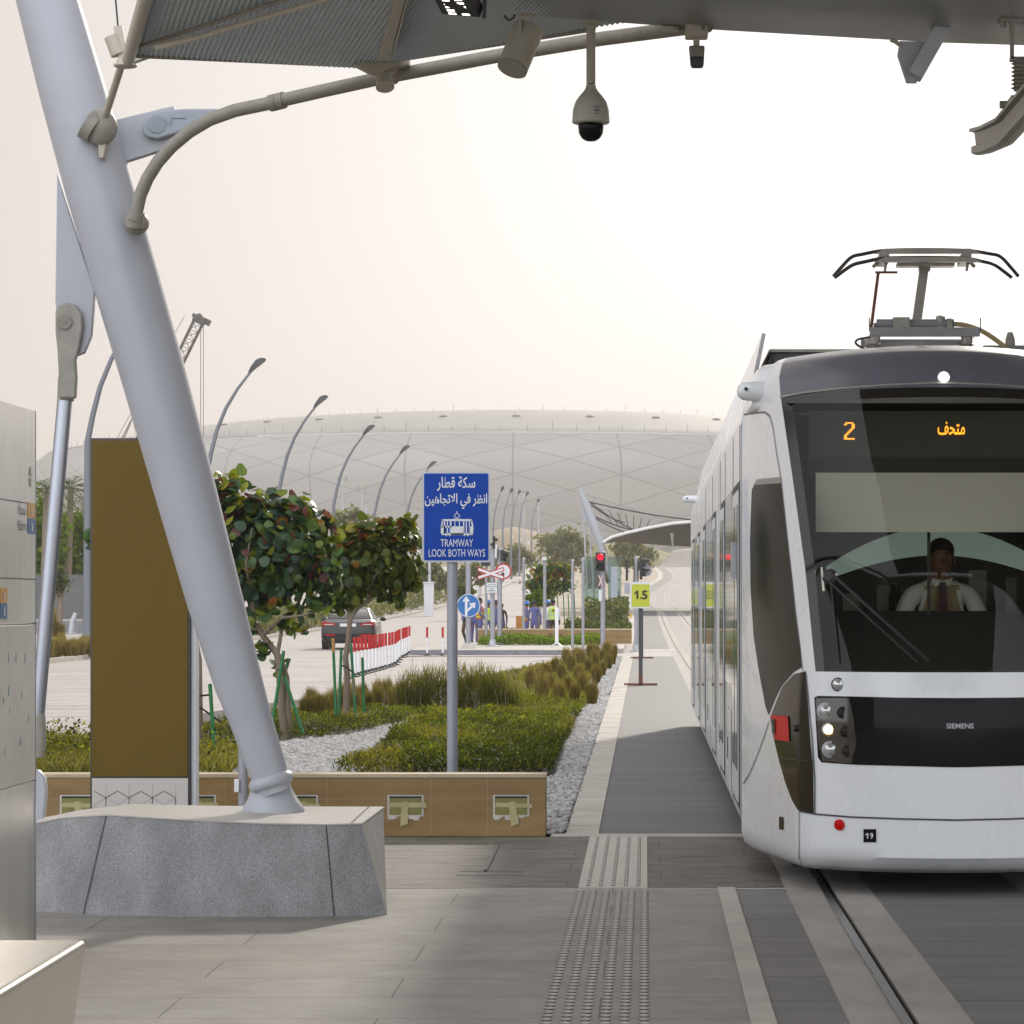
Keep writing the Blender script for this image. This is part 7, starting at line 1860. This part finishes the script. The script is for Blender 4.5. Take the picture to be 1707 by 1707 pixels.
ft = [
 ('dense_tree', 'tall green garden tree with yellow blossom left of the tie rod behind the dark wall', [(50, 860, 166, 50), (20, 900, 166, 50), (75, 900, 166, 45), (60, 950, 166, 40)], 2600, .34, m_bright, (70, 166)),
 ('dense_tree', 'tall green garden tree with yellow blossom between the tie rod and the first lamp pole', [(110, 880, 170, 42), (135, 900, 170, 38), (105, 930, 170, 42), (140, 950, 170, 34), (115, 965, 170, 25)], 2600, .32, m_bright, (118, 170)),
 ('olive_tree', 'small dark leaved sapling in front of the dark garden wall', [(95, 955, 146, 16), (103, 970, 146, 16), (98, 985, 146, 12)], 420, .2, m_hedge, (97, 146)),
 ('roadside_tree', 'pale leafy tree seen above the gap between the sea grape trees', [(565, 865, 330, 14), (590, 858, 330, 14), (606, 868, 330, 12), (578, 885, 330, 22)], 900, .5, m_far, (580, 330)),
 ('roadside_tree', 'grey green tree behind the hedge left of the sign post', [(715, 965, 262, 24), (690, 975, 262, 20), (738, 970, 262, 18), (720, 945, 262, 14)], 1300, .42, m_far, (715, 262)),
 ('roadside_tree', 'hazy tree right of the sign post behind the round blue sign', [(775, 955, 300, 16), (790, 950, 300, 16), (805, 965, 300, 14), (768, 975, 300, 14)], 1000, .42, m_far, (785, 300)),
 ('round_bush', 'round clipped grey bush behind the round blue arrow sign', [(772, 984, 210, 13), (765, 990, 210, 12), (780, 990, 210, 12)], 700, .26, m_hedge, (772, 210)),
 ('roadside_tree', 'hazy tree mass on the far slope left of the red leaved tree', [(845, 930, 470, 16), (862, 922, 470, 18), (880, 930, 470, 16), (835, 942, 470, 12), (858, 945, 470, 14)], 1300, .6, m_far, (858, 470)),
 ('roadside_tree', 'hazy green tree behind the red leaved tree and far mast', [(915, 905, 430, 22), (945, 898, 430, 24), (965, 910, 430, 22), (930, 925, 430, 24), (955, 930, 430, 22)], 1800, .6, m_far, (940, 430)),
 ('roadside_tree', 'hazy tree on the slope under the far canopy roof', [(1035, 915, 420, 18), (1060, 912, 420, 16), (1080, 925, 420, 16), (1045, 935, 420, 18), (1075, 945, 420, 14)], 1400, .55, m_far, (1058, 420)),
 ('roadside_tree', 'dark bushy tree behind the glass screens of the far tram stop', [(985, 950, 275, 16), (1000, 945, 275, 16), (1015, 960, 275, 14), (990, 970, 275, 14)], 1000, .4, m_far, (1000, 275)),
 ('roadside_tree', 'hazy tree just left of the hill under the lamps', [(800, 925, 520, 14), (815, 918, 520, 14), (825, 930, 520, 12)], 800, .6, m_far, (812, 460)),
]
for nm, lb_, cl2, n_, s_, m_, (bx, by) in ft: far_tree(nm, lb_, cl2, n_, s_, m_, (WX(bx, by), by, gz(by)), .14 if s_ < .5 else .25, 'bush' if 'bush' in nm else 'tree')
def palm(label, px, py, Y):
    t = thing('palm_tree', label, 'palm tree', (WX(px, Y), Y, gz(Y)))
    top = W(px, py, Y)
    MB().tube([(top.x - .2, Y, gz(Y)), (top.x - .1, Y, (gz(Y) + top.z) / 2), top], [.22, .18, .16], 10).build('trunk', m_bark, t)
    C_ = []; D_ = []
    st = MB()
    for k_ in range(26):
        a = 6.283 * k_ / 26 + random.uniform(-.1, .1); el = random.uniform(.1, 1.2); L_ = random.uniform(1.5, 2.1); prev = Vector(top); P_ = [prev]
        for s2 in range(14):
            e2 = el - s2 * .13; d_ = Vector((math.cos(a) * math.cos(e2), math.sin(a) * math.cos(e2), math.sin(e2))); prev = prev + d_ * L_ / 14; P_.append(prev)
            if s2 > 1:
                sd_ = d_.cross(Vector((0, 0, 1))).normalized()
                for sg in (-1, 1): C_ += [tuple(prev + sd_ * sg * .02)]; D_ += [tuple(sd_ * sg * .8 + d_ * .7 + Vector((0, 0, .12)))]
        st.tube(P_, [.02] * 8 + [.012] * 7, 4)
    st.build('frond_stems', M('palm_stem', (.10, .11, .04), .7), t, smooth=False)
    blades('fronds', np.array(C_), .42, .045, m_palm, t, direc=np.array(D_), hvar=.2)
palm('palm tree left of the tie rod with grey green fronds above the garden', 78, 822, 160)
palm('palm tree right of the tie rod beside the first lamp pole', 118, 815, 168)
palm('palm tree mostly behind the first lamp pole and gold totem', 168, 838, 172)

# ------------------------------------------------------------------ people
m_skin = M('skin_dark', (.13, .065, .04), .5)
m_blueov = M('blue_coverall', (.10, .105, .26), .8, noise=(9, .15))
m_hair = M('black_hair', (.012, .010, .009), .7)
m_helm = M('blue_helmet', (.02, .14, .45), .35)
m_lime = M('lime_vest', (.42, .62, .02), .6)
m_refl = M('reflective_tape', (.45, .47, .45), .4)
m_orangev = M('orange_vest', (.62, .10, .03), .6)
m_trous = M('dark_trousers', (.03, .025, .02), .8)
m_shirtw = M('white_shirt', (.62, .64, .66), .7)
m_shoe = M('black_boot', (.012, .012, .012), .5)
def skin_body(name, J, bones, mats, matof, parent, root='pelvis', sub=2, hands=()):
    me = bpy.data.meshes.new(name); names = list(J); idx = {n_: i for i, n_ in enumerate(names)}
    me.from_pydata([J[n_][0] for n_ in names], [(idx[a], idx[b]) for a, b in bones], [])
    o = bpy.data.objects.new(name, me); COL.objects.link(o)
    sk_ = o.modifiers.new('skin', 'SKIN'); sb_ = o.modifiers.new('sub', 'SUBSURF'); sb_.levels = sub; sb_.render_levels = sub
    for n_ in names:
        sv = me.skin_vertices[0].data[idx[n_]]; r_ = J[n_][1]; sv.radius = r_ if isinstance(r_, tuple) else (r_, r_); sv.use_root = n_ == root
    bpy.context.view_layer.update()
    m2 = bpy.data.meshes.new_from_object(o.evaluated_get(bpy.context.evaluated_depsgraph_get()))
    bpy.data.objects.remove(o); bpy.data.meshes.remove(me)
    m2.name = name
    for m_ in mats: m2.materials.append(m_)
    jp = [(n_, Vector(J[n_][0])) for n_ in names]
    for p in m2.polygons:
        p.use_smooth = True; p.material_index = matof(Vector(p.center), min(jp, key=lambda q: (q[1] - p.center).length)[0])
    o = bpy.data.objects.new(name, m2); COL.objects.link(o); o.parent = parent
    return o
def person(label, loc, rotz, top, legs, vest=None, helmet=False, h=1.75, arm=0.0, bag=False, hood=None, step=.0):
    t = thing('person', label, 'person', (0, 0, 0))
    s_ = h / 1.75
    J = {'pelvis': ((0, 0, .96), (.145, .11)), 'waist': ((0, .005, 1.10), (.135, .10)), 'chest': ((0, .01, 1.32), (.165, .115)), 'upper': ((0, .015, 1.42), (.13, .09)), 'neck': ((0, 0, 1.51), .052), 'jaw': ((0, -.012, 1.58), (.07, .078)), 'crown': ((0, 0, 1.69), (.075, .09))}
    B = [('pelvis', 'waist'), ('waist', 'chest'), ('chest', 'upper'), ('upper', 'neck'), ('neck', 'jaw'), ('jaw', 'crown')]
    for sd_, q in ((-1, 'l'), (1, 'r')):
        J.update({q + 'sh': ((sd_ * .175, .01, 1.41), .06), q + 'el': ((sd_ * .235, .03, 1.14), .046), q + 'wr': ((sd_ * (.25 - .12 * arm), -.04 - .18 * arm, .90 + .14 * arm), .034), q + 'hand': ((sd_ * (.25 - .15 * arm), -.06 - .22 * arm, .83 + .14 * arm), (.022, .042)),
                  q + 'hip': ((sd_ * .095, 0, .90), .092), q + 'kn': ((sd_ * .105, -.02 - sd_ * step, .50), .066), q + 'an': ((sd_ * .11, .02 + sd_ * step, .10), .052), q + 'toe': ((sd_ * .125, -.13 + sd_ * step, .04), .04)})
        B += [('upper', q + 'sh'), (q + 'sh', q + 'el'), (q + 'el', q + 'wr'), (q + 'wr', q + 'hand'), ('pelvis', q + 'hip'), (q + 'hip', q + 'kn'), (q + 'kn', q + 'an'), (q + 'an', q + 'toe')]
    for sd_, q in ((-1, 'l'), (1, 'r')):
        hx_, hy_, hz_ = J[q + 'hand'][0]
        for k_, L_ in enumerate((.055, .065, .06, .048)):
            yy = hy_ + (-.028 + k_ * .018)
            J[q + 'f%d' % k_] = ((hx_ - sd_ * .004, yy, hz_ - .055), .009); J[q + 'g%d' % k_] = ((hx_ - sd_ * .018, yy, hz_ - .055 - L_ * .7), .0075)
            B += [(q + 'hand', q + 'f%d' % k_), (q + 'f%d' % k_, q + 'g%d' % k_)]
        J[q + 'th'] = ((hx_ - sd_ * .02, hy_ - .05, hz_ - .01), .010); J[q + 'ti'] = ((hx_ - sd_ * .028, hy_ - .062, hz_ - .045), .008); B += [(q + 'hand', q + 'th'), (q + 'th', q + 'ti')]
    def mo(c, n_):
        if n_ in ('jaw', 'crown', 'neck') and c.z > 1.49: return 0
        if n_[1:] in ('hand', 'th', 'ti') or n_[1:2] in 'fg' and len(n_) == 3: return 0
        if n_[1:] in ('toe',) or c.z < .10: return 3
        return 1 if c.z > .97 else 2
    b = skin_body('body', J, B, [m_skin, top, legs, m_shoe], mo, t, sub=1)
    MB().ell((0, -.095, 1.62), (.014, .022, .022), 8, 6).ell((-.08, 0, 1.62), (.012, .022, .032), 8, 6).ell((.08, 0, 1.62), (.012, .022, .032), 8, 6).build('face', m_skin, t)
    hr = MB(); hr.ell((0, .012, 1.685), (.086, .102, .085), 16, 10); hr.v = [(x, y, max(z, 1.60 + max(0, -y) * .6)) for x, y, z in hr.v]; hr.build('hair', m_hair if hood is None else hood, t)
    if helmet:
        MB().lathe((0, -.005, 1.68), [(.135, -.005), (.132, .012), (.118, .03), (.108, .07), (.08, .105), (.03, .122)], 20).box(-.07, .07, -.17, -.09, 1.675, 1.690).build('helmet', m_helm, t)
    if vest:
        vm = MB(); rings = [(.98, .178, .135), (1.1, .172, .128), (1.25, .188, .138), (1.36, .196, .138), (1.44, .165, .115), (1.47, .10, .08)]; n_ = 20; vs = []
        for z, a, bb in rings: vs += [(a * math.cos(6.2832 * k_ / n_), .01 + bb * math.sin(6.2832 * k_ / n_), z) for k_ in range(n_)]
        vm.add(vs, [(i*n_+k_, i*n_+(k_+1) % n_, (i+1)*n_+(k_+1) % n_, (i+1)*n_+k_) for i in range(len(rings)-1) for k_ in range(n_)])
        vo = vm.build('vest', vest, t)
        bm_ = MB(); 
        for z0, z1 in ((1.04, 1.09), (1.15, 1.2)):
            vs = []
            for z in (z0, z1):
                a = float(np.interp(z, [r_[0] for r_ in rings], [r_[1] for r_ in rings])) + .004; bb = float(np.interp(z, [r_[0] for r_ in rings], [r_[2] for r_ in rings])) + .004
                vs += [(a * math.cos(6.2832 * k_ / n_), .01 + bb * math.sin(6.2832 * k_ / n_), z) for k_ in range(n_)]
            bm_.add(vs, [(k_, (k_+1) % n_, n_ + (k_+1) % n_, n_ + k_) for k_ in range(n_)])
        for sx_ in (-.1, .1): bm_.box(sx_ - .02, sx_ + .02, .145, .155, 1.18, 1.4)
        bm_.build('vest_stripes', m_refl if vest is not m_orangev else m_lime, vo)
        if vest is m_lime: MB().prism([(.045 * math.sin(R(a)), .152, 1.335 + .06 * math.cos(R(a))) for a in range(0, 360, 30)], (0, .006, 0)).build('vest_badge', M('badge_red', (.20, .03, .03), .5), vo)
    if bag:
        MB().ell((.22, .06, 1.05), (.09, .12, .22), 12, 8).build('bag', m_trous, t)
    t.location = loc; t.rotation_euler = (0, 0, rotz); t.scale = (s_,) * 3
    return t
def at(px, Y): return (WX(px, Y), Y, gz(Y) + (.17 if Y < 125 else .0))
YPl = 126.0
g0 = gz(130) - .004
person('worker in blue coveralls with an orange vest behind the round arrow sign', (WX(800, 127), 127, g0), R(100), m_blueov, m_blueov, m_orangev, h=1.84, arm=.8, step=.05)
person('worker in dark clothes at the left edge of the group, behind the round arrow sign', (WX(777, 129), 129, g0), R(60), m_blueov, m_trous, h=1.8, step=.1)
person('worker in blue coveralls between the arrow sign and the cross pole', (WX(791, 130), 130, g0), R(150), m_blueov, m_blueov, h=1.84)
person('helmeted worker with an orange face covering left of the cross pole', (WX(814, 128), 128, g0), R(20), m_blueov, m_blueov, m_lime, helmet=True, h=1.72)
person('worker in blue coveralls right of the cross pole with a dark backpack', (WX(827, 129), 129, g0), R(170), m_blueov, m_blueov, None, h=1.75, bag=True)
person('worker with a dark head cloth standing near the kerb side of the cross pole', (WX(836, 130), 130, g0), R(200), m_trous, m_blueov, None, h=1.62, hood=m_trous)
person('worker with blue helmet and orange vest at the thin pole', (WX(878, 127), 127, g0), R(95), m_blueov, m_blueov, m_orangev, helmet=True, h=1.68, arm=.8)
person('worker seen from behind with a black head scarf and blue coveralls', (WX(891, 126), 126, g0), R(172), m_blueov, m_blueov, None, h=1.74, hood=m_trous, step=.03)
person('worker with a bright blue helmet leaning behind the lime vest', (WX(912, 128), 128, g0), R(140), m_shirtw, m_blueov, None, helmet=True, h=1.72, arm=.5)
person('worker in a lime reflective vest seen from behind with black trousers', (WX(922, 126), 126, g0), R(185), m_shirtw, m_trous, m_lime, h=1.78)
bk_ = thing('water_bottle', 'clear water bottle held low beside the black scarfed worker', 'bottle', (WX(882, 125.5), 125.5, .55))
MB().lathe((WX(882, 125.5), 125.5, .42), [(.06, 0), (.06, .2), (.03, .26), (.028, .30)], 12).build('bottle_body', m_signwhite, bk_)

# the driver, seated in the cab
YDv = Y0 + 1.66
dv_ = thing('person', 'tram driver in white shirt, beige waistcoat and dark tie seated behind the windscreen', 'person', (WX(1570, YDv), YDv, 1.0))
J = {'pelvis': ((0, .12, .36), (.17, .13)), 'waist': ((0, .12, .52), (.17, .12)), 'chest': ((0, .10, .74), (.19, .13)), 'upper': ((0, .08, .86), (.13, .09)), 'neck': ((0, .06, .955), .058), 'jaw': ((0, .03, 1.01), (.072, .082)), 'brow': ((0, .04, 1.09), (.08, .095)), 'crown': ((0, .045, 1.145), (.066, .075))}
B = [('pelvis', 'waist'), ('waist', 'chest'), ('chest', 'upper'), ('upper', 'neck'), ('neck', 'jaw'), ('jaw', 'brow'), ('brow', 'crown')]
for s_, q in ((-1, 'l'), (1, 'r')):
    J.update({q + 'sh': ((s_ * .20, .08, .83), .072), q + 'el': ((s_ * .29, -.03, .60), .056), q + 'wr': ((s_ * .15, -.25, .60), .036), q + 'hand': ((s_ * .11, -.32, .61), (.040, .022)), q + 'hip': ((s_ * .1, .08, .34), .1), q + 'kn': ((s_ * .13, -.33, .36), .075), q + 'an': ((s_ * .13, -.30, .02), .055), q + 'toe': ((s_ * .14, -.44, .0), .04)})
    B += [('upper', q + 'sh'), (q + 'sh', q + 'el'), (q + 'el', q + 'wr'), (q + 'wr', q + 'hand'), ('pelvis', q + 'hip'), (q + 'hip', q + 'kn'), (q + 'kn', q + 'an'), (q + 'an', q + 'toe')]
    for k_, L_ in enumerate((.06, .07, .066, .052)):
        xx = s_ * .11 + s_ * (-.03 + k_ * .02)
        J[q + 'f%d' % k_] = ((xx, -.375, .612), .009); J[q + 'g%d' % k_] = ((xx, -.375 - L_ * .5, .59), .008); B += [(q + 'hand', q + 'f%d' % k_), (q + 'f%d' % k_, q + 'g%d' % k_)]
    J[q + 'th'] = ((s_ * .065, -.33, .615), .010); J[q + 'ti'] = ((s_ * .05, -.365, .605), .009); B += [(q + 'hand', q + 'th'), (q + 'th', q + 'ti')]
def mo(c, n_):
    if n_ in ('jaw', 'brow', 'crown', 'neck') and c.z > .925: return 0
    if n_[1:] in ('hand', 'th', 'ti') or (len(n_) == 3 and n_[1] in 'fg'): return 0
    if c.z < .47: return 3
    if n_ in ('waist', 'chest', 'upper') and abs(c.x) < .185: return 2
    return 1
m_waist = M('beige_waistcoat', (.30, .24, .15), .8)
dsk = M('driver_skin', (.20, .10, .06), .45)
hold = thing('tmp', '', '', (0, 0, 0))
bd = skin_body('body', J, B, [dsk, m_shirtw, m_waist, m_trous], mo, dv_, sub=2)
def dpart(mb, name, m_): 
    o = mb.build(name, m_); o.parent = dv_; return o
dpart(MB().ell((0, -.065, 1.055), (.016, .024, .026), 10, 8).ell((-.085, .05, 1.06), (.012, .024, .034), 8, 6).ell((.085, .05, 1.06), (.012, .024, .034), 8, 6).prism([(-.03, -.045, 1.005), (.03, -.045, 1.005), (.022, -.05, .998), (-.022, -.05, .998)], (0, -.008, -.006)), 'face', dsk)
dpart(MB().ell((-.031, -.046, 1.083), (.014, .008, .008), 8, 6).ell((.031, -.046, 1.083), (.014, .008, .008), 8, 6), 'eyes', M('eye_white', (.22, .2, .18), .4))
dpart(MB().ell((-.031, -.0535, 1.083), (.006, .003, .006), 8, 6).ell((.031, -.0535, 1.083), (.006, .003, .006), 8, 6), 'pupils', m_hair)
dpart(MB().box(-.048, -.016, -.058, -.048, 1.10, 1.106).box(.016, .048, -.058, -.048, 1.10, 1.106), 'eyebrows', m_hair)
hr = MB(); hr.ell((0, .055, 1.125), (.088, .10, .085), 18, 12); hr.v = [(x, y, max(z, 1.05 + max(0, .08 - y) * .75)) for x, y, z in hr.v]; dpart(hr, 'hair', m_hair)
dpart(MB().prism([(-.02, -.05, .915), (.02, -.05, .915), (.016, -.05, .89), (.034, -.06, .74), (0, -.062, .69), (-.034, -.06, .74), (-.016, -.05, .89)], (0, -.012, 0)), 'tie', M('dark_tie', (.05, .012, .02), .6))
dpart(MB().prism([(-.07, .0, .945), (-.005, -.045, .925), (-.045, -.04, .88)], (0, -.012, 0)).prism([(.07, .0, .945), (.005, -.045, .925), (.045, -.04, .88)], (0, -.012, 0)), 'collar', m_shirtw)
bpy.data.objects.remove(hold)
# ------------------------------------------------------------------ dusty air
hz = MB().box(-330, 330, -20, 1240, -1.6, 76).build('haze', bpy.data.materials.new('haze_air'), smooth=False)
hm = hz.data.materials[0]; hm.use_nodes = True
ht = hm.node_tree; ht.nodes.remove(ht.nodes['Principled BSDF'])
pv = ht.nodes.new('ShaderNodeVolumePrincipled')
pv.inputs['Color'].default_value = (.86, .82, .76, 1); pv.inputs['Density'].default_value = HAZE; pv.inputs['Anisotropy'].default_value = 0.0
ht.links.new(pv.outputs[0], ht.nodes['Material Output'].inputs['Volume'])
stuff(hz, 'thin warm dusty haze hanging over the whole scene', 'haze')
